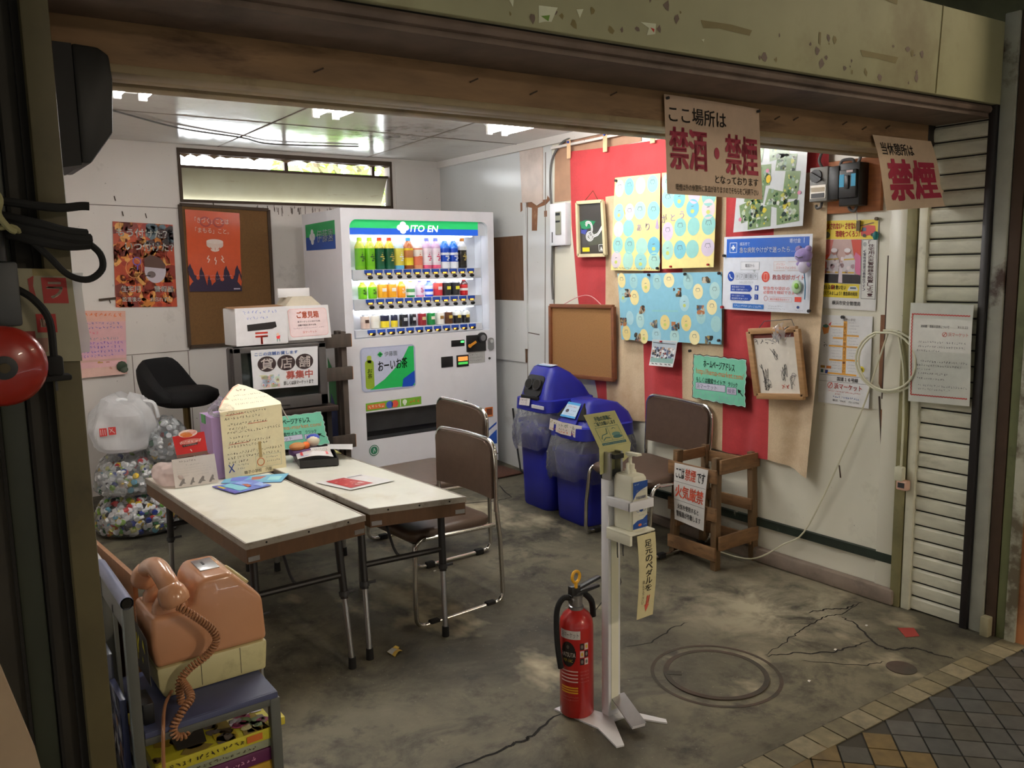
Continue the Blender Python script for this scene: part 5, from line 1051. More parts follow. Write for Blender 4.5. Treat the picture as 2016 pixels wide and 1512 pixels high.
ch = chair(); ch.location = (1.895, 3.325, 0); ch.rotation_euler = (0, math.radians(-.3), math.radians(2)); ch['label'] = 'brown vinyl chair nearest the camera, tucked under the right table\'s front end'
c2 = copy_tree(ch, (2.2, 3.872, fz(3.86)), math.radians(1), 'brown vinyl chair at the right table, directly before the vending machine')
c3 = copy_tree(ch, (3.283, 3.265, fz(3.28)), math.radians(0), 'brown vinyl chair against the curtain between the blue bin and wooden stand')
for c in (c2, c3): c.rotation_euler[1] = 0; c.rotation_euler[0] = math.radians(2.4)
# ================================================================== blue recycling bins
m_bin = mat('blue_bin_plastic', (30, 36, 142), .42, var=.1, stain=(54, 56, 120), stain_scale=3, stain_lo=.6, stain_hi=.8)
m_bag = glass('thin_bag_film', (.94, .95, .98), .16, .3, .2, (.84, .86, .92), .9)
def binn(label, xc, yc, w_, d_, zbody, zrim, ztop, levels):
    z0 = fz(yc)-.004; t = thing('recycling_bin', label, 'bin', (xc, yc, z0), 0, 'blue recycling bins')
    b = MB(); b.loft([[(x, y, z) for x, y in rrect(xc, yc, w_*k, d_*k, .06)] for z, k in ((z0, .8), (z0+.02, .84), (z0+.3, .88), (zbody, .93), (zbody, .97), (zbody+.02, .97))], m_bin); b.build('body', t, angle=40)
    b = MB(); b.loft([[(x, y, z) for x, y in rrect(xc, yc, w_*k, d_*k, .07)] for z, k in ((zrim-.075, .97), (zrim-.07, 1.02), (zrim, 1.0))]+[[(x, y, z) for x, y in rrect((x0+x1)/2, yc, x1-x0, hw*2, r)] for z, x0, x1, hw, r in levels], m_bin)
    b.build('lid', t, angle=40)
    R = random.Random(int(yc*100)); rings = []
    for j in range(9):
        v = j/8; z = zrim-.06-(zrim-zbody+.09)*v; ring = []
        for k, (x, y) in enumerate(rrect(xc, yc, w_*(.99+.22*math.sin(v*2.6)), d_*(.97+.04*math.sin(v*2.6)), .08, 8)):
            s = .012*math.sin(k*1.9+j)+.012*R.uniform(-1, 1); ring.append((min(XW-.06, xc+(x-xc)*(1+s*2)), yc+(y-yc)*(1+s*2), z+.012*math.sin(k*.9)+.02*v*math.sin(k*.37)))
        rings.append(ring)
    b = MB(); b.loft(rings, m_bag, caps=False); b.build('bag_liner', t, angle=25)
    return t
lv1 = [(.766, 3.10, 3.485, .15, .06), (.85, 3.125, 3.43, .135, .06), (.92, 3.16, 3.345, .115, .05), (.955, 3.178, 3.28, .095, .04), (.967, 3.195, 3.255, .07, .03)]
B1 = binn('blue recycling bin with domed lid and two round black holes, nearest the vending machine', 3.29, 4.085, .42, .34, .60, .76, .965, lv1)
b = MB(); pl_ = [(3.098, .785), (3.128, .862), (3.152, .91)]
b.prism(rr_poly(-.085, 0, .17, .135, .03), (3.094, 4.085, .785), (0, -1, 0), Vector((.055, 0, .132)).normalized(), Vector((.02, 0, -.008)), m_blk)
plate = b.build('hole_plate', B1)
for s in (-.04, .04):
    n = Vector((-.132, 0, .055)).normalized(); c = Vector((3.12, 4.085+s, .853)); b = MB(); b.cyl(c+n*.004, c+n*.012, .036, m_dkgrey, 24); b.cyl(c+n*.012, c+n*.0135, .03, m_crack_hole, 24); b.build('round_hole', plate)
b = MB(); b.box((3.078, 4.0, .762), (3.1, 4.17, .785), m_blk, .005); b.build('hinge_lip', B1)
p = Sheet(14, 5, (206, 200, 200)); p.hand(1, .8, 11, 1.4, (90, 84, 90), 2, .2); p.hand(2, 2.8, 9, 1.2, (130, 120, 130), 2, .15)
p.build('paper_label', [(3.072, 4.17, .765), (3.072, 4.06, .77), (3.064, 4.06, .725), (3.064, 4.17, .72)], B1, curl=lambda u, v: .006*math.sin(u*9))
b = MB(); b.box((3.068, 3.93, .715), (3.078, 4.045, .735), ink((206, 204, 210))); b.build('white_strip', B1)
p = Sheet(9, 14, (196, 206, 220)); p.rect(0, 11.5, 9, 2.5, (80, 140, 206), 2); p.hand(1, 2, 7, 1.6, (190, 100, 90), 2, .3); p.hand(1, 5, 7, 1.2, (120, 130, 150), 2, .2); p.hand(1, 8, 6, 1.2, (120, 130, 150), 2, .2)
p.build('sticker', [(3.245, 4.14, .972), (3.245, 4.0, .972), (3.185, 4.0, .966), (3.185, 4.14, .966)], B1)
lv2 = [(.646, 3.11, 3.52, .155, .06), (.7, 3.145, 3.5, .13, .05), (.76, 3.175, 3.43, .105, .04), (.785, 3.195, 3.33, .09, .03), (.79, 3.21, 3.29, .08, .03)]
B2 = binn('blue recycling bin with triangular openings and wrinkled white label, beside the wall chair', 3.295, 3.735, .43, .345, .47, .64, .79, lv2)
for s in (-1, 1):
    b = MB(); fx = lambda z: 3.1+(z-.646)*.62
    b.prism([(s*.064, .78), (s*.07, .685), (s*.135, .69)], (0, 3.735, 0), (0, 1, 0), Vector((.62, 0, 1)), (-.006, 0, .004), m_crack_hole) if False else b.loft([[(fx(z)+o_, 3.735+s*y, z) for y, z in ((.064, .775), (.07, .68), (.128, .688))] for o_ in (-.004, .012)], m_crack_hole); b.build('bottle_opening', B2)
b = MB(); b.prism([(-.075, 0), (.075, 0), (.06, .11), (-.06, .11)], (3.105, 3.735, .655), (0, -1, 0), Vector((.09, 0, .125)).normalized(), (-.006, 0, .004), m_bin); b.build('front_tongue', B2)
p = Sheet(18, 20, (176, 196, 216)); p.rect(0, 0, 18, 3, (70, 150, 206), 2); p.rect(0, 17.5, 18, 2.5, (70, 150, 206), 2); p.ell(5, 11.5, 2.2, 2.2, (70, 66, 80), 2, 12); p.hand(3, 4.5, 12, 2, (200, 90, 80), 2, .3); p.hand(9, 10, 7, 1.6, (110, 120, 140), 2, .25); p.hand(3, 14.5, 12, 1.4, (110, 120, 140), 2, .2)
p.build('sticker', [(3.165, 3.8, .772), (3.165, 3.685, .772), (3.106, 3.675, .69), (3.106, 3.81, .69)], B2)
p = Sheet(36, 12, (212, 204, 194)); p.text('ペットボトル', 9, 1.5, 22, 3.6, (96, 110, 84), 2, .02); p.hand(14, 6, 17, 2.2, (120, 70, 60), 2, .3); p.hand(3, 8.6, 28, 2.2, (206, 110, 80), 2, .4); p.blots(2, 1, 6, 3, [(170, 160, 110), (150, 140, 100)], 5, .9, 2, 1)
p.build('paper_label', [(3.094, 3.89, .668), (3.094, 3.6, .66), (3.09, 3.6, .585), (3.09, 3.9, .6)], B2, curl=lambda u, v: .022*math.sin(u*3.14)+.005*math.sin(u*16))
# ================================================================== wooden slatted stands
m_tim = mat('stand_timber', (104, 80, 52), .6, var=.22, scale=6, stretch=(6, 6, 1), stain=(66, 48, 30), stain_scale=5)
m_timr = mat('stand_timber_board', (124, 92, 60), .55, var=.2, scale=5, stretch=(2, 2, 9), stain=(78, 56, 36), stain_scale=6)
t = thing('wooden_stand', 'rough wooden slatted stand carrying a fire ban notice, by the curtain', 'stand', (3.4, 2.88, 0), 0, 'slatted wooden stands')
LG = {'fl': ((3.262, 3.03), (3.275, 3.015)), 'fr': (((3.262, 2.74)), (3.275, 2.752)), 'br': ((3.545, 2.72), (3.535, 2.735)), 'bl': ((3.5, 3.03), (3.495, 3.012))}
for k, (bt, tp) in LG.items():
    b = MB(); b.beam((*bt, 0), (*tp, .592), .042, .034, m_tim, up=(0, 1, 0), bev=.002); b.build('leg', t)
def board(a, b_, h, z, m, t, off):
    b = MB(); b.beam(Vector((*a, z))+Vector(off), Vector((*b_, z))+Vector(off), .014, h, m, bev=.0015); b.build('slat', t)
for z in (.5, .3, .09): board((3.268, 3.05), (3.268, 2.722), .07, z, m_timr, t, (-.028, 0, 0))
for z in (.553, .15): board((3.25, 2.735), (3.56, 2.735), .075, z, m_timr, t, (0, -.028, 0))
for z in (.555, .2): board((3.25, 3.02), (3.53, 3.02), .055, z, m_timr, t, (0, -.012, 0))
for z in (.53, .31, .12): board((3.53, 3.04), (3.545, 2.715), .06, z, m_timr, t, (.026 if False else -.03, 0, 0))
p = Sheet(33, 50, (214, 212, 208)); p.line([(.5, 15.5), (32.5, 15.5)], .25, (60, 60, 60)); p.line([(.5, 31.5), (32.5, 31.5)], .25, (60, 60, 60))
p.text('ここは', 2, 3.5, 8.4, 8.6, (40, 38, 38), 2, .03); p.text('禁煙', 11.5, 2.8, 10.5, 9.6, (222, 100, 76), 2, .03); p.text('です', 23.5, 3.6, 7.6, 8.6, (40, 38, 38), 2, .03); p.text('火気厳禁', 2, 18, 29, 11, (222, 92, 66), 2, .03)
p.text('火気を使用すると', 4, 34.5, 23, 4.6, (44, 42, 42), 2, .02); p.text('警報器が作動します', 2.4, 40.8, 27, 5, (44, 42, 42), 2, .02)
o = p.build('notice', [(3.215, 2.985, .535), (3.222, 2.762, .535), (3.222, 2.79, .205), (3.215, 2.985, .225)], curl=lambda u, v: .005*math.sin(v*4)); tag(o, 'white fire ban notice with red words fixed to the wooden stand\'s front', 'notice')
# ================================================================== hand sanitiser stand
m_wht = mat('white_powder_coat', (222, 222, 226), .35, var=.03); m_ivory = mat('ivory_plastic', (222, 220, 200), .4, var=.04)
t = thing('sanitizer_stand', 'white pedal stand for hand sanitiser standing in front of the fire extinguisher', 'stand', (1.876, 2.03, 0))
b = MB(); b.box((1.848, 2.015, .006), (1.905, 2.052, .86), m_wht, .004); b.box((1.86, 2.0125, .03), (1.893, 2.0155, .68), m_ivory); b.build('pole', t)
b = MB(); b.prism([(1.735, 2.178), (1.805, 2.178), (1.862, 2.03), (1.85, 1.99), (1.775, 1.86), (1.748, 1.868), (1.775, 1.99)], (0, 0, 0), (1, 0, 0), (0, 1, 0), (0, 0, .006), m_wht); b.build('foot_plate', t)
b = MB(); b.prism([(1.85, 2.06), (1.9, 2.09), (1.985, 2.1), (2.0, 1.875), (1.985, 1.865), (1.945, 1.935), (1.9, 2.0), (1.85, 1.995)], (0, 0, .0002), (1, 0, 0), (0, 1, 0), (0, 0, .006), m_wht) if False else b.prism([(1.85, 2.05), (1.905, 2.06), (1.998, 1.885), (1.985, 1.866), (1.9, 1.985), (1.85, 1.99)], (0, 0, .0004), (1, 0, 0), (0, 1, 0), (0, 0, .006), m_wht); b.build('foot_plate', t)
b = MB(); b.beam((1.893, 2.02, .075), (1.862, 1.88, .035), .058, .004, m_steel); b.beam((1.893, 2.02, .07), (1.862, 1.88, .03), .05, .01, m_wht); b.build('pedal', t)
b = MB(); b.box((1.838, 1.9, .692), (1.955, 2.015, .7), m_ivory, .003); b.box((1.838, 1.9, .66), (1.85, 2.015, .694), m_ivory, .002); b.build('bottle_tray', t)
b = MB()
for lo, hi in (((1.843, 1.906, .775), (1.863, 2.02, .805)), ((1.938, 1.906, .775), (1.952, 2.02, .805)), ((1.843, 1.904, .775), (1.952, 1.914, .805))): b.box(lo, hi, m_wht, .002)
b.build('retaining_band', t)
b = MB(); b.box((1.848, 2.005, .86), (1.856, 2.052, .955), m_steel); b.box((1.897, 2.005, .86), (1.905, 2.052, .955), m_steel); b.box((1.848, 2.045, .86), (1.905, 2.052, .955), m_steel); b.box((1.856, 1.99, .935), (1.897, 2.045, .95), m_blk); b.build('lever_bracket', t)
for x in (1.862, 1.888):
    b = MB(); b.tube([(x, 1.985, .69), (x, 1.985, .61), (x-.008, 1.975, .6)], .0022, m_dkgrey, 6); b.build('spring_rod', t)
SA, SB, SC_, SD = (1.78, 2.06, 1.085), (1.92, 2.06, 1.085), (1.972, 2.035, .968), (1.828, 2.035, .968)
p = Sheet(15, 13, (186, 184, 128)); TQ = (36, 96, 110); p.text('手指の消毒に', 3.6, 1.3, 8, 1.7, TQ, 2, .03); p.text('ご協力お願いします', 2.6, 3.3, 10, 1.5, TQ, 2, .02)
p.frame(2.2, 5.4, 10.8, 5.4, .14, (90, 128, 120)); p.line([(7.6, 5.4), (7.6, 10.8)], .12, (90, 128, 120))
p.line([(3, 9.8), (4, 8.4), (6.4, 8), (6.9, 6)], .3, (90, 128, 120)); p.line([(3.4, 10.4), (5, 9.4), (7, 9.6)], .3, (90, 128, 120)); p.ell(10.4, 8.6, 2, .8, (100, 140, 130)); p.ell(10.6, 9.6, 2.2, .6, (70, 116, 120), 2); p.line([(9.4, 6.6), (10.2, 6.1), (11.2, 6.6)], .2, (90, 128, 120)); p.rect(2, 11.3, 11.4, .9, TQ); p.hand(2.4, 11.5, 10.6, .5, (200, 204, 160), 2, .08)
p.build('instruction_sign', [SA, SB, SC_, SD], t, rough=.35)
b = MB(); b.prism([(0, 0), (.145, 0), (.138, -.045), (.075, -.078), (.004, -.09)], SD, (1, 0, 0), (0, 0, 1), (0, .003, 0), mat('olive_cream_panel', (190, 188, 134), .4)); b.build('sign_foot', t)
t2 = thing('sanitizer_bottle', 'ivory pump bottle of hand sanitiser with blue label on the white stand', 'bottle', (1.9, 1.963, .7))
b = MB(); cxb, cyb = 1.9, 1.963; b.loft([[(x, y, z) for x, y in rrect(cxb, cyb, .074*k, .094*k, .014)] for z, k in ((.7005, .94), (.706, 1), (.862, 1), (.876, .97), (.885, .86), (.889, .45), (.9, .42))], m_ivory); b.build('body', t2)
b = MB(); b.cyl((cxb, cyb, .9), (cxb, cyb, .918), .015, m_ivory, 16); b.cyl((cxb, cyb, .918), (cxb, cyb, .945), .006, m_ivory, 12); b.cyl((cxb, cyb, .945), (cxb, cyb, .956), .011, m_ivory, 14)
b.prism([(-.012, 0), (.012, 0), (.009, .008), (-.009, .008)], (cxb, cyb+.012, .95), (1, 0, 0), (0, 0, 1), (0, -.055, .002), m_ivory); b.tube(smooth_path([(cxb-.01, cyb, .92), (cxb-.03, cyb-.02, .912), (cxb-.034, cyb-.03, .895)], 4), .005, m_ivory, 8); b.build('pump', t2)
p = Sheet(6.4, 15, (206, 204, 186)); BL = (24, 72, 150); p.poly([(0, 0), (6.4, 0), (6.4, 2), (4, 2.6), (1.6, 3.6), (0, 5.6)], BL); p.hand(.4, .6, 2.2, .5, (200, 214, 220), 2, .1); p.hand(1.4, 2.6, 4, .6, (150, 160, 190), 2, .1); p.text('手指消毒剤', 1.2, 4.6, 4.4, 1, (70, 90, 150), 2, .02); p.ring(2.4, 9, .9, .8, .15, (90, 120, 170)); p.ring(4.8, 9, .9, .8, .15, (90, 120, 170)); p.ell(3.6, 8.9, .9, .9, BL, 2); p.hand(2.2, 10.6, 2.8, .5, (120, 130, 150), 2, .08); p.poly([(0, 15), (0, 13.4), (2, 12.4), (4.4, 12.2), (6.4, 11), (6.4, 15)], BL); p.ell(3, 13.9, .8, .45, (224, 120, 70), 2, 10); p.hand(4.4, 13.8, 1.6, .4, (200, 210, 220), 2, .08)
p.build('label', [(cxb-.033, 1.9155, .868), (cxb+.033, 1.9155, .868), (cxb+.033, 1.9155, .708), (cxb-.033, 1.9155, .708)], t2)
p = Sheet(9.5, 30, (206, 196, 150)); INK = (46, 42, 40); p.vtext('足元のペダルを', 3.6, 2, 3.6, 18.5, INK, 2, .02); p.vtext('踏んで下さい', 2.0, 16, 1.2, 9, (90, 84, 76), 2); p.line([(5.4, 22), (5, 25.5)], .9, (206, 90, 76)); p.line([(6.4, 22), (6, 25)], .4, (206, 90, 76)); p.poly([(3.8, 25.2), (6.6, 25.2), (4.8, 28)], (206, 90, 76))
o = p.build('paper_slip', [(1.868, 1.897, .69), (1.952, 1.897, .69), (1.945, 1.893, .4), (1.862, 1.885, .405)], curl=lambda u, v: .008*math.sin(v*4)); tag(o, 'long handwritten paper slip hanging from the sanitiser stand\'s tray', 'slip')
# ================================================================== fire extinguisher
m_fire = mat('fire_red_paint', (176, 30, 26), .3, var=.06, coat=.4)
EX, EY = 1.79, 2.118
t = thing('fire_extinguisher', 'red fire extinguisher with black hose and yellow pull ring behind the white stand', 'fire extinguisher', (EX, EY, .006)); K = 1.0
b = MB(); b.lathe([(.056, .007), (.06, .012), (.06, .33), (.057, .352), (.046, .372), (.03, .385), (.026, .39)], m_fire, 28, (EX, EY, 0)); b.build('cylinder', t, angle=50)
b = MB(); b.lathe([(.026, .388), (.026, .4), (.022, .402), (.022, .43), (.025, .432), (.025, .442)], m_steel, 20, (EX, EY, 0)); b.cyl((EX-.03, EY-.005, .425), (EX, EY, .425), .012, m_steel); b.build('valve', t)
b = MB(); b.beam((EX-.03, EY, .44), (EX+.095, EY-.01, .455), .02, .01, m_blk, bev=.002); b.beam((EX-.02, EY, .455), (EX+.1, EY-.01, .485), .02, .01, m_blk, bev=.002); b.box((EX-.028, EY-.012, .435), (EX+.012, EY+.012, .475), m_blk, .004); b.build('lever', t)
b = MB(); b.tube([Vector((EX-.01, EY-.012, .51))+Vector((.017*math.cos(a*math.pi/8), 0, .02*math.sin(a*math.pi/8))) for a in range(16)], .0055, mat('yellow_ring', (226, 170, 40), .4), 8, closed=True); b.cyl((EX-.01, EY-.012, .47), (EX-.01, EY-.012, .492), .006, mat('yellow_ring', (226, 170, 40), .4), 8); b.build('pull_ring', t)
b = MB(); b.tube(smooth_path([(EX+.01, EY+.012, .43), (EX+.03, EY+.01, .44), (EX+.07, EY+.0, .4), (EX+.078, EY, .34)], 5), .011, m_rub, 10); b.tube(smooth_path([(EX-.02, EY, .43), (EX-.05, EY+.01, .435), (EX-.075, EY+.015, .39), (EX-.078, EY+.01, .28), (EX-.072, EY+.0, .19)], 6), .01, m_rub, 10); b.build('hose', t)
p = Sheet(24, 34)
CYA = math.atan2(-EY, -EX)  # labels wrap the side that faces the street
def cyl_sheet(p, name, parent, z1, z0, a0, a1, r):
    mb = MB()
    for vs, fs, c, L in p.items:
        mb.add([(EX+(r+.0004*L)*math.cos(CYA+a0+(a1-a0)*x/p.W), EY+(r+.0004*L)*math.sin(CYA+a0+(a1-a0)*x/p.W), z1+(z0-z1)*y/p.H) for x, y in vs], fs, ink(c, 0, .35))
    return mb.build(name, parent)
for i in range(12): p.rect(1+i*1.17, 1, 1.18, 3.4, (206, 200, 196), 1)
p.text('浜マーケット', 2, 1.6, 12, 2.2, (70, 60, 60), 2); [p.rect(7-5.2+.52*i, 10.5-5*math.sqrt(max(0, 1-((i+.5)/10-1)**2)), .53, 10*math.sqrt(max(0, 1-((i+.5)/10-1)**2)), (30, 25, 25), 1) for i in range(20)]; p.text('HATSUTA', 2.2, 9.8, 9.6, 1.7, (206, 196, 190), 2, .03); p.text('PEP-10C', 3.6, 12.4, 6.6, 1.2, (190, 160, 60), 2, .02); p.ell(7, 7.6, 1, .8, (90, 80, 74), 2, 10)
for j in range(3):
    for i in range(2): p.rect(14.8+3*i, 6+3*j, 2.6, 2.6, (206, 190, 186) if (i+j) % 2 else (40, 34, 34)); p.ell(16.1+3*i, 7.3+3*j, .8, .8, (206, 170, 60) if (i+j) % 3 == 1 else (120, 110, 106), 2, 8)
for k, y in enumerate((17, 18.4, 19.8, 21.2)): [p.rect(1.4+1.2*i, y, 1.21, .5, (206, 170, 164)) for i in range(10)]; p.hand(15, y, 6, .6, (196, 130, 126), 2, .1)
for y in (23.6, 24.6, 25.6): [p.rect(1.4+1.2*i, y, 1.21, .6, (206, 150, 40)) for i in range(10)]
p.hand(1.6, 27.4, 12, .6, (190, 120, 116), 2, .1); p.hand(1.6, 28.6, 12, .6, (190, 120, 116), 2, .1)
cyl_sheet(p, 'label', t, .34, .03, 1.05, -1.15, .0603) if False else cyl_sheet(p, 'label', t, .34, .03, -1.15, 1.05, .0603)
# ================================================================== small things on the floor
t = thing('manhole_cover', 'round rusty-rimmed manhole cover set in the concrete floor', 'manhole cover', (2.4, 2.0, .0))
MX, MY, MR = 2.395, 2.0, .2
m_rust = mat('rusty_iron', (74, 58, 48), .8, var=.35, scale=14, stain=(58, 54, 46), stain_scale=4, stain_lo=.4, stain_hi=.6)
b = MB(); b.cyl((MX, MY, .0005), (MX, MY, .004), MR-.012, m_floor, 48); b.build('concrete_infill', t)
b = MB()
for r0, r1, z in ((MR-.02, MR, .005), (MR+.036, MR+.05, .0012)):
    n = 64; vs = [(MX+r*math.cos(2*math.pi*k/n), MY+r*math.sin(2*math.pi*k/n), zz_) for r, zz_ in ((r0, .001), (r0, z), (r1, z), (r1, .001)) for k in range(n)]
    b.add(vs, [(i*n+k, i*n+(k+1) % n, (i+1)*n+(k+1) % n, (i+1)*n+k) for i in range(3) for k in range(n)], m_rust)
b.build('rim', t)
b = MB(); b.beam((2.25, 2.12, .004), (2.29, 2.08, .004), .03, .004, m_rust); b.build('lifting_slot', t)
b = MB(); b.cyl((3.0, 1.59, 0), (3.0, 1.59, .003), .055, m_rust, 30); o = b.build('drain_lid'); tag(o, 'small round rusty drain lid near the kerb tiles', 'drain lid')
b = MB(); b.prism([(3.329, 1.791), (3.384, 1.748), (3.325, 1.692), (3.27, 1.722)], (0, 0, .001), (1, 0, 0), (0, 1, 0), (0, 0, .0015), ink((150, 52, 46))); o = b.build('paper_scrap'); tag(o, 'red paper scrap lying on the floor near the metal shutter', 'litter')
p = Sheet(10, 8, (190, 160, 70)); p.rect(0, 0, 6, 5, (180, 180, 176)); p.hand(1, 5.5, 7, 1.4, (206, 130, 50), 2, .3); p.rect(6.5, .5, 3, 3, (220, 190, 80), 2)
o = p.build('snack_wrapper', [(1.46, 2.935, .0155), (1.515, 2.965, .016), (1.54, 2.925, .015), (1.468, 2.88, .013)], curl=lambda u, v: .01*math.sin(u*5)*v); tag(o, 'crumpled gold snack wrapper on the floor in front of the tables', 'litter')
R = random.Random(21)
for k, (x, y, lb) in enumerate([(2.93, 1.83, 'pale paper fleck on the floor near the wall crack'), (2.62, 1.74, 'white paper fleck on the floor beside the manhole cover'), (3.24, 1.88, 'white paper fleck near the red paper scrap'), (2.05, 3.55, 'white paper fleck under the chair before the vending machine')]):
    b = MB(); b.prism([(0, 0), (.016, .004), (.013, .012), (.002, .01)], (x, y, fz(y)+.001), (1, 0, 0), (0, 1, 0), (0, 0, .002), ink((206, 202, 194))); o = b.build('paper_fleck'); tag(o, lb, 'litter')
b = MB(); b.box((2.75, 4.72, fz(4.8)+.001), (3.5, 5.0, fz(4.8)+.012), mat('brown_mat', (84, 52, 38), .9, var=.25, scale=60), .003); o = b.build('doormat'); tag(o, 'brown mat on the floor before the vending machine\'s foot', 'mat')
b = MB(); b.tube(smooth_path([RW(4.9, .55, .03), RW(4.86, .3, .03), RW(4.8, .16, .05), RW(4.7, .115, .1), RW(4.5, .11, .12), RW(4.4, .1, .1)], 5), .007, m_rub, 8); o = b.build('cable'); tag(o, 'black cable from the vending machine along the wall foot', 'cable')
# ================================================================== back wall posters and corkboard
def bq(pts, off=.004): return [BW(x, z, off) for x, z in pts]
t = thing('corkboard', 'tall brown corkboard on the back wall behind the orange fire poster', 'corkboard', BW(1.83, 1.08, .0), 0, 'corkboards')
m_bcork = mat('brown_board', (118, 84, 46), .85, var=.12, scale=120)
CB = [(1.529, 2.038), (2.132, 2.019), (2.125, 1.081), (1.527, 1.083)]
Sheet(60, 95, m_bcork).build('cork_panel', bq(CB, .012), t)
b = MB()
for (x0, z0), (x1, z1) in zip(CB, CB[1:]+CB[:1]): b.beam(BW(x0, z0, .012), BW(x1, z1, .012), .022, .018, m_frame_dark, up=(0, 1, 0))
b.build('frame', t)
p = Sheet(37, 55, (214, 84, 40)); WHT = (232, 208, 196); p.text('「きづく」ことは', 6, 4.6, 23, 4, WHT, 2, .0); p.text('「まもる」こと。', 6, 11.4, 23, 3.8, WHT, 2, .0)
p.ring(13, 7.5, 4, 3.6, 1.2, (176, 60, 50), 1); p.ring(22, 7.5, 4, 3.6, 1.2, (176, 60, 50), 1)
p.ell(19, 23, 5.8, 2.6, WHT, 2, 26); p.rect(13.2, 20.8, 11.6, 2.2, WHT, 2); p.ell(19, 20.6, 5.8, 1.6, (240, 222, 212), 3, 26); p.ell(19, 26.2, 3, 1.4, WHT, 2); p.line([(15.6, 24.4), (17, 26)], .3, (206, 110, 80), 4); p.line([(19, 24.8), (19, 26.6)], .3, (206, 110, 80), 4); p.line([(22.4, 24.4), (21, 26)], .3, (206, 110, 80), 4)
for pts in ([(14.6, 30.4), (13.2, 32.6), (15, 32.8), (13.6, 35.2)], [(19, 31.4), (18.4, 33.4), (19.6, 33.6), (18.8, 36.4)], [(23.4, 30.2), (24.6, 32.4), (23, 32.8), (25, 35)]): p.line(pts, .6, WHT, 3)
NV = (52, 38, 66)
fl_ = [(0, 40)]
for cx0, h, wd in ((1.5, 36, 2.4), (9, 38, 2), (14, 43.5, 1.6), (20, 40.5, 2), (26.5, 37, 2.4), (34.5, 36.5, 2.4)): fl_ += [(cx0-wd*1.1, h+7.5), (cx0-wd*.8, h+3), (cx0-wd*.1, h), (cx0+wd*.2, h+2.6), (cx0+wd*.6, h+4.4), (cx0+wd*.9, h+7.5)]
fl_ += [(37, 41), (37, 55), (0, 55)]
p.poly(fl_, NV, 2)
for x, y in ((6, 45.5), (17, 47.5), (23, 46.5), (30, 45)): p.ell(x, y, 1.2, 1.5, (214, 84, 40), 3, 12)
p.hand(5, 43.6, 25, .9, (206, 170, 190), 4, .12); p.hand(12, 46, 12, .9, (206, 170, 190), 4, .12); p.rect(31, 52.8, 4.6, 1, (190, 180, 200), 3)
o = p.build('poster', bq([(1.558, 2.007), (1.923, 1.99), (1.907, 1.451), (1.553, 1.458)], .018), curl=lambda u, v: .004*math.sin(v*9), rough=.28); tag(o, 'orange and navy flame poster pinned on the tall corkboard', 'poster', 'fire alarm posters')
p = Sheet(37, 55, (186, 74, 44)); p.blots(0, 0, 37, 55, [(206, 96, 50), (160, 50, 36), (226, 140, 60), (120, 40, 32), (206, 84, 50), (180, 66, 40), (236, 170, 90), (140, 48, 34)], 150, 3.4, 1, 3)
p.blots(20, 0, 17, 14, [(60, 40, 44), (84, 56, 54), (100, 120, 130), (46, 34, 36)], 30, 2.6, 2, 4); p.text('もう付けた？', 2, 4, 31, 5.4, (240, 236, 230), 4, .04); p.text('いつ付けた？', 7, 12.6, 29.5, 5.4, (240, 236, 230), 4, .04)
p.ell(24.5, 30.5, 6.6, 8.6, (206, 196, 206), 3, 30); p.poly([(18, 23), (22, 20.5), (28, 22.5), (31, 27), (30.6, 29.5), (18, 28.5)], (96, 66, 58), 4); p.ell(22, 33.5, 2.6, 2.2, (120, 104, 104), 4); p.rect(18, 34, 3.4, .6, (40, 36, 36), 5); p.ring(13.5, 25, 2.6, 2.8, .6, (110, 96, 190), 4); p.line([(14, 27.4), (13.6, 30.6)], .8, (110, 96, 190), 4); p.ring(11.6, 29.5, 5, 6.5, .4, (226, 160, 100), 3)
p.text('住宅用', 3.4, 41, 11.4, 4, (240, 236, 230), 4, .04); p.text('警報器', 23.4, 41, 11.8, 4, (240, 236, 230), 4, .04); p.text('設置後の', 4, 48.4, 11, 3, (232, 226, 220), 4, .03); p.text('お忘れずに', 20.6, 48.4, 13, 3, (232, 226, 220), 4, .03)
o = p.build('poster', bq([(1.108, 1.92), (1.476, 1.904), (1.467, 1.359), (1.085, 1.371)], .006), rough=.28); tag(o, 'poster of orange flames and a white smoke alarm on the bare back wall', 'poster', 'fire alarm posters')
p = Sheet(29, 43, (226, 176, 178)); p.rect(0, 20, 29, 10, (220, 172, 190)); p.rect(0, 0, 29, 7, (230, 178, 160)); p.rect(0, 32, 29, 11, (214, 172, 158)); p.hand(1, 1.4, 26, 2.6, (236, 130, 80), 2, .4)
for k, (y, c, wd) in enumerate(((7.4, (150, 130, 176), 24), (10.2, (140, 120, 180), 26), (13.4, (236, 120, 140), 12), (17.4, (130, 150, 160), 24), (20.2, (150, 100, 190), 26), (23, (110, 90, 180), 24), (25.8, (120, 110, 190), 26), (28.6, (150, 120, 190), 20))): p.hand(1.4, y, wd, 1.9, c, 2, .26, k)
p.blots(8, 33, 12, 6, [(206, 160, 96), (196, 140, 120)], 7, 1, 2, 2)
o = p.build('poster', bq([(.83, 1.36), (1.141, 1.345), (1.118, .935), (.84, .93)], .006), curl=lambda u, v: .02*max(0, v-.85)/.15); tag(o, 'pink handwritten poster with coloured lines on the back wall by the post', 'poster')
b = MB(); b.ball(BW(1.09, .985, .022), (.034, .012, .036), mat('dark_leaf', (58, 74, 56), .7), 10); b.ball(BW(1.1, .965, .026), (.026, .01, .022), mat('grey_leaf', (86, 96, 80), .7), 10); o = b.build('leaf_ornament'); tag(o, 'dark green leaf ornament on the pink poster\'s lower corner', 'ornament')
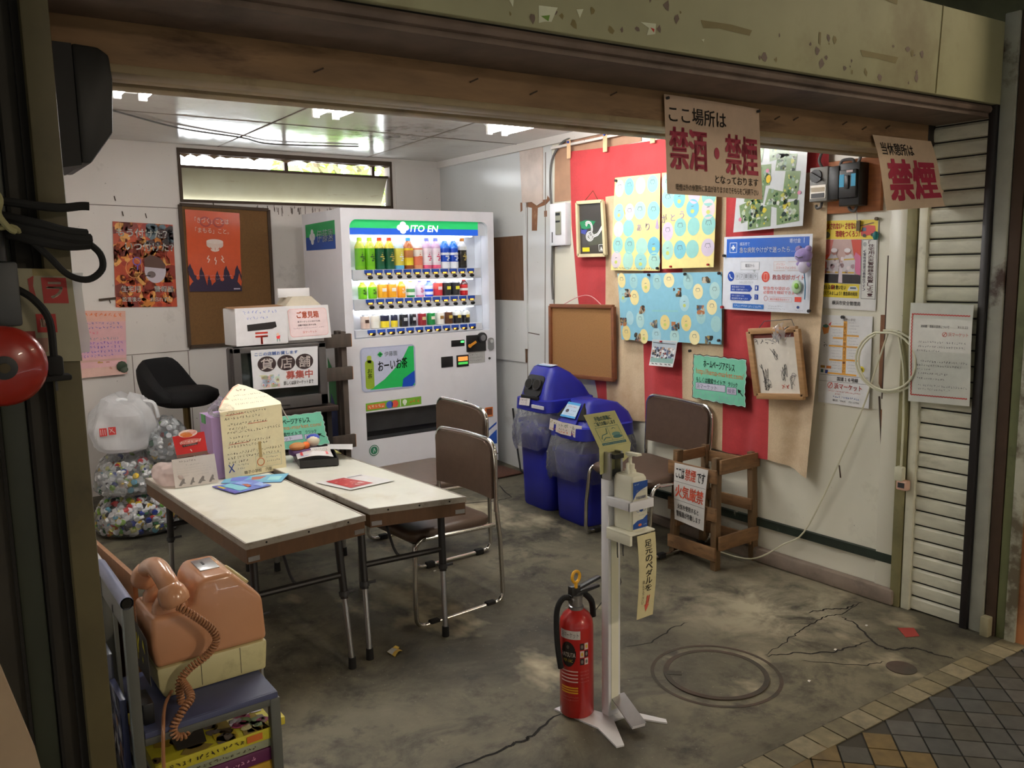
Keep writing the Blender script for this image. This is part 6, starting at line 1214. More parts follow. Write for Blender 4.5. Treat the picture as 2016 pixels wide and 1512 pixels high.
# ================================================================== television with sheet, boxes on top, low cabinet, mint notice
m_tv = mat('tv_grey_plastic', (74, 70, 68), .45, var=.05)
TY = 4.7
t = thing('television', 'dark grey tube television with a rental notice over its screen', 'television', (1.74, TY, .77))
b = MB(); b.loft([[(x, y, z) for x, z in rrect(1.735+ox, .965+oz, w_, h_, .015)] for y, w_, h_, ox, oz in ((TY+.06, .56, .38, 0, 0), (TY+.14, .55, .37, 0, 0), (TY+.32, .36, .26, 0, -.03), (TY+.42, .3, .22, 0, -.04))], m_tv); b.build('case', t)
b = MB()
for lo, hi in (((1.455, TY, .775), (1.5, TY+.06, 1.155)), ((1.965, TY, .775), (2.015, TY+.06, 1.155)), ((1.455, TY, 1.12), (2.015, TY+.06, 1.155)), ((1.455, TY, .775), (2.015, TY+.06, .845))): b.box(lo, hi, m_tv, .006)
b.box((1.72, TY-.002, .795), (1.77, TY, .8), m_blk); b.build('bezel', t)
b = MB(); n = 8; vs = [(1.5+.465*i/n, TY+.03-.02*math.sin(math.pi*i/n)*math.sin(math.pi*j/n), .845+.275*j/n) for j in range(n+1) for i in range(n+1)]
b.add(vs, [(j*(n+1)+i, j*(n+1)+i+1, (j+1)*(n+1)+i+1, (j+1)*(n+1)+i) for j in range(n) for i in range(n)], mat('dark_screen', (34, 40, 38), .12)); b.build('screen', t)
p = Sheet(40, 25, (214, 214, 216)); p.text('ここの店舗お貸します', 2, 1.6, 25.5, 2.2, (60, 110, 190), 2, .03)
for cx0, ch_ in ((8.8, '貸'), (20.4, '店'), (31.6, '舗')): p.ell(cx0, 9.2, 5.5, 4.9, (50, 34, 34), 1, 32); p.text(ch_, cx0-3.5, 5.8, 7, 6.8, (232, 220, 214), 2, .03)
p.text('募集中', 20, 14.6, 16.6, 5, (224, 120, 108), 2, .05); p.text('詳しくは浜マーケットまで', 18.4, 20.8, 18.6, 2.6, (44, 42, 44), 2, .02); p.blots(4, 16, 12, 8, [(176, 196, 206), (196, 214, 190), (220, 180, 170), (206, 206, 160), (190, 200, 220)], 26, 1.5, 1, 8)
for x, y in ((6, 22), (9, 20), (12, 21.6)): p.ring(x, y, 1.3, 1.2, .15, (140, 150, 160), 2); p.ell(x, y+.2, .5, .4, (220, 110, 100), 3, 8)
o = p.build('notice', [(1.553, TY-.012, 1.137), (1.957, TY-.012, 1.135), (1.945, TY-.014, .9), (1.555, TY-.014, .908)]); tag(o, 'white shop rental notice with three dark circles taped on the television', 'notice')
t = thing('low_cabinet', 'dark low cabinet carrying the television', 'cabinet', (1.74, 4.9, fz(4.9)))
b = MB(); b.box((1.42, 4.66, .735), (2.06, 5.15, .768), mat('dark_brown_veneer', (52, 42, 36), .5), .003); b.build('top', t)
b = MB(); b.box((1.45, 4.7, fz(4.9)), (1.48, 5.13, .735), m_under); b.box((2.0, 4.7, fz(4.9)), (2.03, 5.13, .735), m_under); b.box((1.48, 4.72, .42), (2.0, 5.13, .44), m_under); b.box((1.48, 5.1, .15), (2.0, 5.13, .735), m_under); b.build('carcass', t)
C = [(1.52, 4.63, .755), (1.94, 4.63, .762), (1.975, 4.58, .545), (1.53, 4.58, .54)]
b = MB(); o = mint().build('notice', C); tag(o, 'mint green home page notice standing below the television', 'notice', 'mint home page notices'); sleeve(o, C, .025, .004)
b = MB(); b.box((1.5, 4.58, .5), (2.0, 4.69, .54), m_under, .004); b.build('lower_shelf', t)
m_pap = mat('white_paper_box', (216, 214, 214), .6, var=.03)
t = thing('ballot_box', 'white paper post box with black slot and red postal mark on the television', 'box', (1.63, 4.82, 1.157))
def opn(z): return 1.157+z
b = MB(); b.loft([[(x+dx, y, z) for x, z in rrect(1.635, 1.27+dz, w_, .213, .006, 2)] for y, w_, dx, dz in ((4.715, .3, 0, 0), (4.9, .31, -.005, -.003))], m_pap)
b.build('case', t)
b = MB(); b.poly([(1.47, 4.72, 1.375), (1.785, 4.72, 1.377), (1.79, 4.9, 1.385), (1.48, 4.9, 1.38)], mat('bare_cardboard', (150, 112, 78), .8)); b.build('lid', t)
p = Sheet(30, 21, (216, 214, 216)); p.hand(4, 1.4, 21, 2.2, (120, 136, 196), 2, .2); p.hand(6, 5, 13, 1.8, (120, 136, 196), 2, .2); p.poly([(6.4, 9.4), (23, 8.4), (23.6, 11.4), (21, 12.4), (6.6, 13)], (28, 22, 22), 2); p.text('〒', 11, 14, 7, 6.6, (220, 66, 50), 2, .04); p.ell(24, 15.8, .9, .9, (226, 190, 170), 2, 8); p.poly([(23, 17), (25.4, 16.4), (25, 18.4), (23.4, 18.4)], (226, 60, 60), 2); p.line([(23.6, 18.4), (23.4, 20)], .4, (90, 140, 130), 2); p.line([(24.8, 18.4), (25, 20)], .4, (90, 140, 130), 2)
p.build('front_sheet', [(1.486, 4.713, 1.377), (1.786, 4.713, 1.379), (1.786, 4.713, 1.166), (1.482, 4.713, 1.163)], t)
t = thing('suggestion_box', 'gable-topped white suggestion box with a pink bordered sign, beside the postal box', 'box', (1.93, 4.84, 1.157))
b = MB(); b.box((1.805, 4.76, 1.157), (2.03, 4.97, 1.375), m_pap); b.prism([(1.805, 1.375), (2.03, 1.375), (1.97, 1.43), (1.85, 1.43)], (0, 4.78, 0), (1, 0, 0), (0, 0, 1), (0, .17, 0), mat('shaded_cream_card', (196, 186, 166), .6)); b.build('carton', t)  # the gable's shade is put into this card colour
b = MB(); b.box((1.79, 4.85, 1.425), (1.99, 4.862, 1.48), m_pap, .003); b.build('top_flap', t)
p = Sheet(28, 20, (218, 216, 216)); p.poly(rr_poly(1.6, 1.8, 24.8, 16.4, 2), (230, 160, 156)); p.poly(rr_poly(1.8, 2, 24.4, 16, 2), (228, 206, 206), 2); p.text('ご意見箱', 7, 3.4, 14, 4, (214, 104, 70), 3, .05); p.text('浜マーケットに対する事、', 7, 9, 15, 1, (90, 70, 76), 3, .02); p.text('店舗や商品に対する事、', 7, 11, 12, 1, (90, 70, 76), 3, .02); p.hand(4, 12.8, 20, .9, (150, 120, 130), 3, .1); p.text('浜マーケット', 9.6, 15, 9, 1.5, (228, 120, 110), 3, .01)
p.build('sign', [(1.787, 4.75, 1.378), (2.062, 4.75, 1.376), (2.068, 4.735, 1.178), (1.797, 4.735, 1.174)], t)
t = thing('wooden_stand', 'dark weathered slatted stand squeezed between the television and the vending machine', 'stand', (2.17, 4.8, fz(4.8)), 0, 'slatted wooden stands')
m_wea = mat('weathered_timber', (76, 66, 58), .75, var=.2, stretch=(5, 5, 1)); m_end = mat('cut_end_grain', (176, 118, 58), .7)
for x, y in ((2.195, 4.86), (2.06, 4.92), (2.2, 4.94)):
    b = MB(); b.box((x-.018, y-.02, fz(4.8)), (x+.018, y+.02, 1.2), m_wea, .002); b.build('leg', t)
for z in (1.145, .937, .5):
    b = MB(); b.box((2.04, 4.815, z-.042), (2.236, 4.84, z+.042), m_wea, .002); b.box((2.236, 4.816, z-.04), (2.239, 4.839, z+.04), m_end); b.build('slat', t)
# ================================================================== black swivel stool
m_bfab = mat('black_fabric', (14, 13, 14), .9, var=.2, scale=150)
t = thing('swivel_stool', 'black upholstered swivel stool with low curved back by the back wall', 'stool', (1.27, 5.25, fz(5.25))); SX, SY = 1.3, 5.25
b = MB()
b.loft([[(SX+x*.98+.02, SY+y, z) for x, y in rrect(0, 0, w_, d_, min(w_, d_)*.42, 6)] for z, w_, d_ in ((.78, .26, .26), (.795, .34, .32), (.83, .39, .35), (.865, .38, .35), (.885, .3, .28))], m_bfab); b.build('seat', t, angle=70)
b = MB(); fr, bk = [], []; nU, nV = 24, 8
for j in range(nV+1):
    for i in range(nU+1):
        tt = i/nU*2-1; a = math.radians(138-100*tt); v = j/nV; ss = max(0, min(1, (abs(tt)-.42)/.58)); hh = (.215-.19*(ss*ss*(3-2*ss)))*v
        r = .19+.035*math.sin(v*2)*(1-ss); e = 0 if v < 1 else .012
        fr.append((SX+(r-.025+e)*math.cos(a), SY+(r-.025+e)*math.sin(a)*.95, .85+hh)); bk.append((SX+(r+.022-e)*math.cos(a), SY+(r+.022-e)*math.sin(a)*.95, .825+hh))
n = nU+1; q = len(fr); fs = []
for j in range(nV):
    for i in range(nU): a = j*n+i; fs += [(a, a+1, a+n+1, a+n), (q+a, q+a+n, q+a+n+1, q+a+1)]
rim = list(range(n))+[n-1+j*n for j in range(1, nV+1)]+[nV*n+i for i in range(nU-1, -1, -1)]+[j*n for j in range(nV-1, 0, -1)]
fs += [(a, c, q+c, q+a) for a, c in zip(rim, rim[1:]+rim[:1])]
b.add(fr+bk, fs, m_bfab); b.build('backrest', t, angle=80)
b = MB(); b.cyl((SX+.02, SY, fz(SY)+.03), (SX+.02, SY, .79), .022, mat('brass_tube', (120, 100, 64), .4, .8), 16); b.build('pedestal', t)
b = MB(); b.lathe([(.16, 0), (.16, .012), (.06, .03), (.03, .05)], m_dkgrey, 28, (SX+.02, SY, fz(SY)-.002)); b.build('base', t)
# ================================================================== bags of bottle caps
CAPC = [(226, 226, 226)]*9+[(206, 210, 212)]*4+[(150, 196, 70), (110, 176, 60), (30, 104, 60), (220, 120, 50), (226, 190, 50), (36, 60, 150), (110, 180, 206), (190, 50, 50), (40, 40, 44), (226, 226, 150)]
m_caps = [mat('cap_%02x%02x%02x' % c, c, .4, var=.03) for c in dict.fromkeys(CAPC)]
capm = {c: m for c, m in zip(dict.fromkeys(CAPC), m_caps)}
PROF = {'fat': ((0, .0, .55), (.04, .0, .86), (.14, .08, 1), (.4, .4, 1.04), (.65, .72, .93), (.85, .93, .66), (1, 1, .25)),
        'sack': ((0, .0, .5), (.05, .0, .84), (.18, .1, 1.02), (.45, .42, 1.0), (.68, .68, .8), (.85, .86, .5), (.93, .93, .3), (1, 1, .26))}
def bag_shape(c, r, seed, kind='fat', crump=.05):
    R = random.Random(seed); ph = [R.random()*6.28 for _ in range(8)]; P = PROF[kind]
    def pt(th, u):  # u 0 bottom .. 1 top
        for (u0, z0, r0), (u1, z1, r1) in zip(P, P[1:]):
            if u <= u1: f = (u-u0)/(u1-u0); z = z0+(z1-z0)*f; s = r0+(r1-r0)*f; break
        g = .35+.65*u
        rid = abs(math.sin(3.5*th+ph[0]+1.5*u))+.6*abs(math.sin(6.5*th+ph[1]-2.2*u))+.4*math.sin(11*th+ph[2]+6*u)
        k = 1+crump*(rid-1.0)*g+crump*.8*math.sin(2*th+ph[3])+crump*.5*math.sin(9*u+3*th+ph[4])
        x = math.copysign(abs(math.cos(th))**.85, math.cos(th)); y = math.copysign(abs(math.sin(th))**.85, math.sin(th))
        return Vector((c[0]+r[0]*s*k*x, c[1]+r[1]*s*k*y, c[2]-r[2]+2*r[2]*(z+crump*.5*g*math.sin(3*th+ph[5])*(u > .1))))
    return pt
def bag_mesh(pt, m, n=72, h=26):
    b = MB(); b.loft([[pt(2*math.pi*k/n, j/h) for k in range(n)] for j in range(h+1)], m, caps=True); return b
def caps_in(pt, c, N, seed, shrink=.93, u0=.08, u1=.95, white=0.):
    R = random.Random(seed); b = MB()
    for i in range(N):
        th, u = R.random()*6.283, u0+(u1-u0)*R.random(); q = pt(th, u); d = (q-Vector(c)); q = Vector(c)+d*(shrink-.12*R.random())
        ax = (d.normalized()+Vector((R.uniform(-1, 1), R.uniform(-1, 1), R.uniform(-1, 1)))*.7).normalized()
        col = R.choice(CAPC) if R.random() > white else (226, 226, 226)
        b.tube([q-ax*.008, q+ax*.006, q+ax*.008], [.0165, .0165, .0135], capm[col], 10)
    return b
m_clear = glass('clear_bag_film', (.97, .97, .98), .12, .2, .1, (.9, .9, .92), .7); m_milky = glass('milky_bag_film', (.95, .96, .97), .2, .28, .24, (.85, .87, .88), .9); m_white = glass('white_bag_film', (.9, .91, .92), .28, .28, .78, (.93, .93, .94), .9)
gz = fz(5.1)
def bag(lab, c, r, seed, m, N, shrink=.93, white=0., crump=.05, caplab=None, u1=.95, kind='fat'):
    pt = bag_shape(c, r, seed, kind, crump); t = thing('plastic_bag', lab, 'bag', (c[0], c[1], c[2]-r[2]), 0, 'stacked bags of bottle caps')
    bag_mesh(pt, m).build('bag_film', t, angle=28)
    if N:
        o = caps_in(pt, c, N, seed, shrink, u1=u1, white=white).build('bottle_caps', kind='stuff'); tag(o, caplab, 'bottle caps')
    return t, pt
bag('clear bag full of coloured bottle caps, lowest of the stack', (.965, 5.08, gz+.115), (.225, .19, .115), 3, m_clear, 900, .95, caplab='coloured plastic bottle caps filling the lowest clear bag')
bag('milky bag of bottle caps in the middle of the stack', (.95, 5.09, gz+.365), (.2, .18, .135), 5, m_milky, 520, .95, .3, caplab='bottle caps showing faintly through the middle milky bag', u1=.72, kind='sack')
tw, pt = bag('white carrier bag with two red squares on top of the cap bags', (.93, 5.08, gz+.64), (.185, .165, .15), 9, m_white, 0, crump=.13)
p = Sheet(13, 6); p.rect(0, .4, 5.6, 5.4, (206, 60, 56)); p.rect(6.8, 0, 5.6, 5.4, (206, 60, 56), 1); p.line([(1, 1.4), (1, 5)], .5, (226, 200, 196), 2); p.line([(2.6, 1.2), (2.6, 5)], .5, (226, 200, 196), 2); p.line([(4.2, 1.4), (4.2, 5)], .5, (226, 200, 196), 2); p.line([(7.6, 1), (11.6, 4.4)], .5, (226, 200, 196), 2); p.line([(8, 3.6), (10, 1)], .5, (226, 200, 196), 2)
p.build('red_logo', [(.775, 4.925, .752), (.855, 4.885, .755), (.855, 4.883, .708), (.775, 4.923, .702)], tw)
bag('small clear bag of caps on the right shoulder of the stack', (1.14, 5.0, gz+.53), (.125, .11, .125), 12, m_milky, 120, .9, .5, caplab='few bottle caps inside the small right-hand bag', kind='sack')
m_whandle = mat('white_bag_plastic', (214, 216, 218), .35, var=.05)
b = MB(); b.tube(smooth_path([(.98, 5.02, gz+.73), (1.03, 5.0, gz+.755), (1.075, 4.97, gz+.74), (1.09, 4.96, gz+.66)], 5), [.016, .012]*8, m_whandle, 8) if False else b.tube(smooth_path([(.98, 5.02, gz+.73), (1.03, 5.0, gz+.755), (1.075, 4.97, gz+.74), (1.09, 4.96, gz+.66)], 5), .011, m_whandle, 8); b.build('handle', tw)
b = MB(); b.tube(smooth_path([(.86, 5.0, gz+.74), (.9, 5.02, gz+.775), (.945, 5.03, gz+.76), (.96, 5.05, gz+.7)], 5), .012, m_whandle, 8); b.build('handle', tw)
# ================================================================== things on the tables
TZ = .6025
t = thing('card_holder', 'white card stand with bird drawings and a red card, on the left table\'s far corner', 'card stand', (1.0, 3.9, TZ))
p = Sheet(20, 15, (206, 198, 192)); p.hand(3, 1, 8, 1.1, (110, 104, 100), 2, .15); p.hand(6, 3.4, 8, .8, (150, 146, 144), 2, .1)
for k in range(3): p.hand(1.4, 5+1.2*k, 16, .6, (176, 172, 170), 2, .08, k)
p.hand(2, 9, 5, .5, (170, 166, 164), 2, .08); p.hand(11, 9, 5, .5, (170, 166, 164), 2, .08)
for k, (x, s) in enumerate(((3.4, 1.1), (8, .8), (12.3, 1.2), (17, .95))): p.poly([(x-1.6*s, 14), (x-.6*s, 12.2), (x+.6*s, 10.4), (x+1.2*s, 10.8), (x+.9*s, 12.4), (x+1.6*s, 13.2), (x+.2*s, 13.2), (x-.6*s, 14.2)], (126, 120, 118), 2)
p.build('white_card', [(.90, 3.905, .737), (1.088, 3.888, .742), (1.098, 3.885, TZ+.001), (.907, 3.9, TZ+.001)], t, rough=.4)
b = MB(); b.box((.91, 3.91, TZ), (1.09, 3.945, TZ+.012), m_pap, .002); b.prism([(0, 0), (.012, 0), (.012, .12), (.0, .12)], (.92, 3.925, TZ), (0, 1, 0), (0, 0, 1), (.16, 0, 0), m_pap); b.build('holder', t)
p = Sheet(15, 11, (200, 30, 30)); p.ell(7.8, 3.6, 5, 1.2, (222, 130, 120), 2); p.hand(2.4, 2.9, 11, 1.6, (236, 200, 190), 3, .3); p.poly([(3.4, 5), (11.2, 4.6), (10.8, 5.6), (3.8, 6)], (60, 24, 22), 2); p.hand(4.2, 5, 6.4, .6, (206, 190, 180), 3, .1); p.rect(0, 9.4, 15, 1.6, (120, 84, 74), 1); p.line([(7, 7.4), (7.6, 8.6)], .4, (236, 220, 210), 2)
p.build('red_card', [(.915, 3.92, .84), (1.055, 3.912, .848), (1.063, 3.905, .742), (.928, 3.915, .738)], t, rough=.3)
p = Sheet(9, 4); p.ell(4.5, 2, 4.4, 1.9, (240, 214, 206)); p.ell(3.4, 2.3, 2.6, 1.1, (228, 140, 80), 2); p.ell(6, 1.6, 2.4, 1.1, (232, 160, 150), 2); p.ell(4.2, 3, 2.4, .8, (220, 120, 50), 3); p.line([(3, 1), (7, 1.6)], .25, (244, 226, 216), 4); p.line([(3.6, .6), (7.6, 1.2)], .25, (244, 226, 216), 4)
p.build('cut_out_topper', [(.937, 3.905, .868), (1.022, 3.9, .87), (1.022, 3.9, .832), (.937, 3.905, .83)], t)
t = thing('collection_box', 'cream handwritten letter-shaped board with folded peak fronting a lilac box', 'collection box', (1.28, 3.98, TZ)); CRM = (224, 213, 172)
CA, CBb, CC, CD = Vector((1.137, 3.93, .925)), Vector((1.442, 3.945, .93)), Vector((1.447, 3.936, TZ+.001)), Vector((1.14, 3.918, TZ+.001))
p = Sheet(31, 33, CRM); RU = (200, 110, 90)
for k, (y, x0, wd) in enumerate(((.8, 3, 20), (3, 1.6, 18), (6, 3, 20), (8.2, 3.4, 9), (10, 2.6, 27), (12.6, 3.4, 10), (15, 3, 21), (17, 2.4, 20), (20.2, 1.8, 28), (22.4, 1.8, 26), (24.6, 2, 10))): p.hand(x0, y, wd, 1.4, (84, 76, 66), 2, .16, k)
for y, x0, wd in ((1.9, 2.6, 9), (7.4, 13, 10), (16.4, 3, 10)): p.line([(x0, y), (x0+wd, y-.1)], .3, RU, 2)
p.line([(2, 26.2), (4.6, 30)], .5, (44, 70, 140), 3); p.line([(4.6, 26), (2, 30.2)], .5, (44, 70, 140), 3); p.hand(6, 26.6, 6, .9, (110, 110, 110), 2, .12); p.hand(6, 28.4, 4, .9, (110, 110, 110), 2, .12); p.frame(15.6, 24, 13, 6, .12, (150, 170, 160), 2); p.ring(18, 27.2, 1.9, 2, .35, (214, 110, 60), 3); p.hand(21, 25, 6, .9, (110, 110, 110), 2, .12); p.hand(21, 27, 7, .9, (110, 110, 110), 2, .12); p.rect(17.4, 17, 1.5, 8, (176, 150, 96), 3); p.text('磯子小学校　六年', 9.4, 30.4, 14, 1.7, (70, 62, 54), 2)
p.build('written_board', [CA, CBb, CC, CD], t, rough=.4)
p = Sheet(31, 15); p.poly([(0, 15), (0, 13.6), (4, 9), (12, 2), (15, .6), (18, 2), (26, 8), (31, 13.6), (31, 15)], (232, 222, 188)); p.line([(1, 12.6), (5, 8.4), (12, 2.4), (15, 1.2)], .4, (222, 150, 120), 2); p.hand(12.4, 3.4, 5, 1.6, (120, 80, 70), 2, .2); p.hand(10, 6.6, 15, 1, (140, 128, 110), 2, .12); p.hand(8, 9, 18, 1, (140, 128, 110), 2, .12); p.hand(9, 11.4, 14, 1, (140, 128, 110), 2, .12)
p.build('folded_peak', [CA+Vector((-.03, .12, .115)), CBb+Vector((0, .12, .11)), CBb, CA], t, rough=.4)
b = MB(); b.box((1.10, 3.95, TZ), (1.43, 4.14, .9), mat('lilac_card', (168, 140, 182), .6, var=.06)); b.box((1.094, 3.952, TZ), (1.1, 4.06, .72), mat('dusky_pink_picture', (150, 96, 90), .6, stain=(90, 60, 56), stain_scale=9)); b.box((1.096, 4.04, .86), (1.101, 4.1, .902), mat('green_label', (84, 150, 90), .6)); b.build('lilac_box', t)
b = MB(); R = random.Random(9); b = bag_mesh(bag_shape((1.17, 4.0, .94), (.07, .06, .04), 77, 'sack', .25), m_clear, 24, 10); b.build('clear_wrapping', t, angle=15)
b = MB(); b.tube(smooth_path([CBb+Vector((0, .02, 0)), CBb+Vector((.03, .05, -.05)), CBb+Vector((.05, .05, -.09))], 4), .003, m_clear if False else mat('pale_ribbon', (196, 190, 176), .5), 6); b.build('ribbon', t)
t2, pt = None, None
t = thing('plastic_bag', 'pale pink cushion-like bag lying on the left table\'s far corner', 'bag', (.93, 4.08, TZ))
bag_mesh(bag_shape((.93, 4.05, TZ+.043), (.08, .13, .042), 31, 'fat', .12), glass('pinkish_bag_film', (.95, .9, .88), .25, .25, .7, (.86, .74, .7))).build('bag_film', t, angle=40)
def leaflet(name, lab, cat, C, z, draw, curl=None, W=21, H=30, paper=(214, 212, 210), group=None):
    p = Sheet(W, H, paper); draw(p); o = p.build(name, [(x, y, z+(.014*(1-max(0, min(1, (x-1.432+.055*(y-2.985))/.437))) if x > 1.41-.055*(y-2.985) else 0)) for x, y in C], curl=curl, rough=.3); return tag(o, lab, cat, group)
def dblue(p): p.rect(0, 0, 30, 20, (96, 120, 200)); p.rect(0, 0, 4, 20, (84, 80, 170), 2); p.poly([(5, 3), (13, 1), (15, 17), (6, 18)], (120, 190, 206), 3); p.poly([(15, 2), (22, 1), (24, 9), (16, 12)], (130, 160, 226), 3); p.poly([(17, 7), (20, 9), (19, 14), (15, 15)], (170, 84, 70), 4); p.poly([(1, 3), (3.4, 3), (3.4, 9), (1, 9)], (206, 190, 60), 4); p.poly([(22, 12), (29, 10), (29, 18), (23, 19)], (140, 170, 226), 3); p.hand(24, 14, 5, 2, (206, 200, 120), 4, .4)
leaflet('leaflet', 'blue and turquoise leaflet on the left table, tucked under its twin', 'leaflet', [(1.16, 3.96), (1.40, 3.78), (1.33, 3.7), (1.1, 3.86)], TZ+.001, lambda p: (p.rect(0, 0, 30, 20, (104, 170, 200)), p.poly([(3, 4), (12, 3), (10, 15), (4, 16)], (96, 110, 196), 2), p.poly([(13, 5), (20, 4), (18, 12), (14, 14)], (170, 96, 84), 2), p.rect(22, 6, 6, 9, (150, 206, 210), 2)), W=30, H=20, paper=(96, 120, 190), group='blue leaflets')
leaflet('leaflet', 'blue leaflet with purple border lying uppermost at the left table\'s front', 'leaflet', [(1.045, 3.81), (1.23, 3.83), (1.27, 3.66), (1.09, 3.62)], TZ+.004, dblue, W=30, H=20, paper=(90, 90, 170), group='blue leaflets')
def dred(p): p.poly([(3, 3), (12, 2), (13, 26), (2, 27)], (176, 52, 54), 2); p.blots(4, 6, 7, 18, [(220, 180, 170), (206, 120, 110), (226, 206, 200)], 14, 1.1, 3, 2); p.rect(13, 3, 7, 1.2, (120, 116, 120), 2); p.hand(13.5, 7, 6, 1, (222, 190, 170), 2, .12); p.hand(13.5, 12, 6, 1, (222, 190, 170), 2, .12); p.hand(13.5, 17, 6, 1, (226, 206, 150), 2, .12)
leaflet('leaflet', 'white leaflet with red half on the right table\'s front', 'leaflet', [(1.43, 3.53), (1.67, 3.57), (1.745, 3.36), (1.50, 3.31)], TZ+.003, dred, W=21, H=30)
t = thing('tray', 'black flat box tray holding papers on the right table\'s far end', 'tray', (1.6, 3.95, TZ))
TC = [Vector((1.49, 3.86, TZ+.013)), Vector((1.67, 3.815, TZ+.008)), Vector((1.76, 4.08, TZ+.004)), Vector((1.56, 4.13, TZ+.009))]
b = MB(); b.add([p_ for p_ in TC]+[p_+Vector((0, 0, .004)) for p_ in TC], [(0, 3, 2, 1), (4, 5, 6, 7), (0, 1, 5, 4), (1, 2, 6, 5), (2, 3, 7, 6), (3, 0, 4, 7)], m_blk)
for a, c in zip(TC, TC[1:]+TC[:1]): b.beam(a+Vector((0, 0, .018)), c+Vector((0, 0, .018)), .006, .036, m_blk)
b.build('box', t)
def dp(p): p.frame(3, 3, 15, 20, 1.4, (206, 60, 66), 2); p.frame(7, 7, 7, 6, .4, (206, 100, 100), 2); p.rect(9, 8, 3, 4, (150, 110, 100), 3); p.rect(2, 25, 5, 1.6, (150, 176, 220), 2); p.line([(1, 1), (6, 2)], .6, (80, 150, 90), 2)
leaflet('paper_sheet', 'red framed paper sheet lying across the black tray', 'paper', [(1.55, 4.08), (1.72, 4.03), (1.655, 3.835), (1.485, 3.88)], TZ+.044, dp, curl=lambda u, v: .012*math.sin(u*3.1), group='papers by the tray')
leaflet('paper_sheet', 'white memo sheet sticking out right of the black tray', 'paper', [(1.76, 4.15), (1.87, 4.07), (1.79, 3.9), (1.69, 3.98)], TZ+.046, lambda p: (p.hand(4, 8, 9, 1.6, (150, 150, 160), 2, .16), p.hand(8, 14, 9, 1.6, (150, 150, 160), 2, .16)), curl=lambda u, v: .01*v, group='papers by the tray')
leaflet('paper_sheet', 'yellow paper sheet at the right table\'s far corner', 'paper', [(1.70, 4.21), (1.82, 4.2), (1.81, 4.08), (1.69, 4.09)], TZ+.0015, lambda p: None, paper=(206, 200, 130), group='papers by the tray')
t = thing('craft_figure', 'small handmade orange and blue figure beside the letter-shaped board', 'figure', (1.55, 4.04, TZ+.04))
b = MB(); b.ball((1.545, 4.03, TZ+.085), (.045, .03, .022), mat('tan_clay', (190, 130, 70), .5), 12); b.ball((1.59, 4.03, TZ+.085), (.022, .02, .02), mat('orange_clay', (224, 110, 40), .5), 12); b.build('body', t)
b = MB(); b.ball((1.635, 4.04, TZ+.1), (.035, .03, .03), mat('white_clay', (206, 196, 170), .5), 12); b.ball((1.64, 4.05, TZ+.115), (.036, .03, .02), mat('blue_clay', (50, 70, 160), .5), 12); b.build('head', t)
b = MB(); b.box((1.51, 4.0, TZ+.04), (1.66, 4.07, TZ+.068), mat('purple_base', (96, 70, 110), .6), .006); b.build('base', t)
p = Sheet(10, 6, (206, 204, 200)); p.hand(1.5, 1.6, 7, 1, (90, 80, 80), 2, .16); p.hand(1.5, 3.4, 7, 1, (90, 80, 80), 2, .16)
p.build('name_card', [(1.595, 3.985, TZ+.078), (1.69, 3.96, TZ+.08), (1.69, 3.945, TZ+.05), (1.6, 3.965, TZ+.046)], t)
# ================================================================== hanging no-smoking notices on the lintel
m_old = (218, 190, 164); PK = (176, 44, 74)
p = Sheet(45, 31, m_old); p.text('ここ場所は', 1.6, 3.2, 26, 5.2, (34, 26, 24), 2, .02); p.text('禁酒', 1.8, 10, 16, 12.8, PK, 2, .045); p.ell(22.6, 16.8, 1.2, 1.9, PK, 2); p.text('禁煙', 27, 10.2, 16, 12.8, PK, 2, .045); p.text('となっております', 21.4, 24, 21.6, 2.6, (44, 32, 28), 2, .02); p.text('喫煙は外の休憩所に灰皿がありますのでそちらをご利用下さい', 3.6, 27.6, 39.4, 2.2, (52, 40, 34), 2, .01)
o = p.build('notice', [OP(1.536, -.012, 2.122), OP(1.09, -.012, 2.113), OP(1.07, -.02, 1.80), OP(1.526, -.02, 1.806)], curl=lambda u, v: .004*math.sin(u*4)); tag(o, 'large hanging paper notice with big crimson no-drinking no-smoking characters', 'notice', 'crimson no-smoking notices')
for s, z in ((1.525, 2.11), (1.1, 2.103)):
    b = MB(); b.cyl(OP(s, -.022, z), OP(s, -.012, z), .005, m_dkgrey, 10); b.build('push_pin', o)
p = Sheet(39, 29, (218, 192, 164)); p.text('当休憩所は', 3, 2.6, 21, 4.8, (36, 28, 26), 2, .03); p.text('禁煙', 4.6, 9.4, 31, 15.6, PK, 2, .07)
o = p.build('notice', [OP(.445, -.012, 2.068), OP(.052, -.012, 2.068), OP(-.02, -.05, 1.80), OP(.335, -.02, 1.778)], curl=lambda u, v: .03*max(0, v-.6)*max(0, u-.4)*3+.006*math.sin(v*5)); tag(o, 'smaller curling crimson no-smoking notice hanging by the shutter', 'notice', 'crimson no-smoking notices')
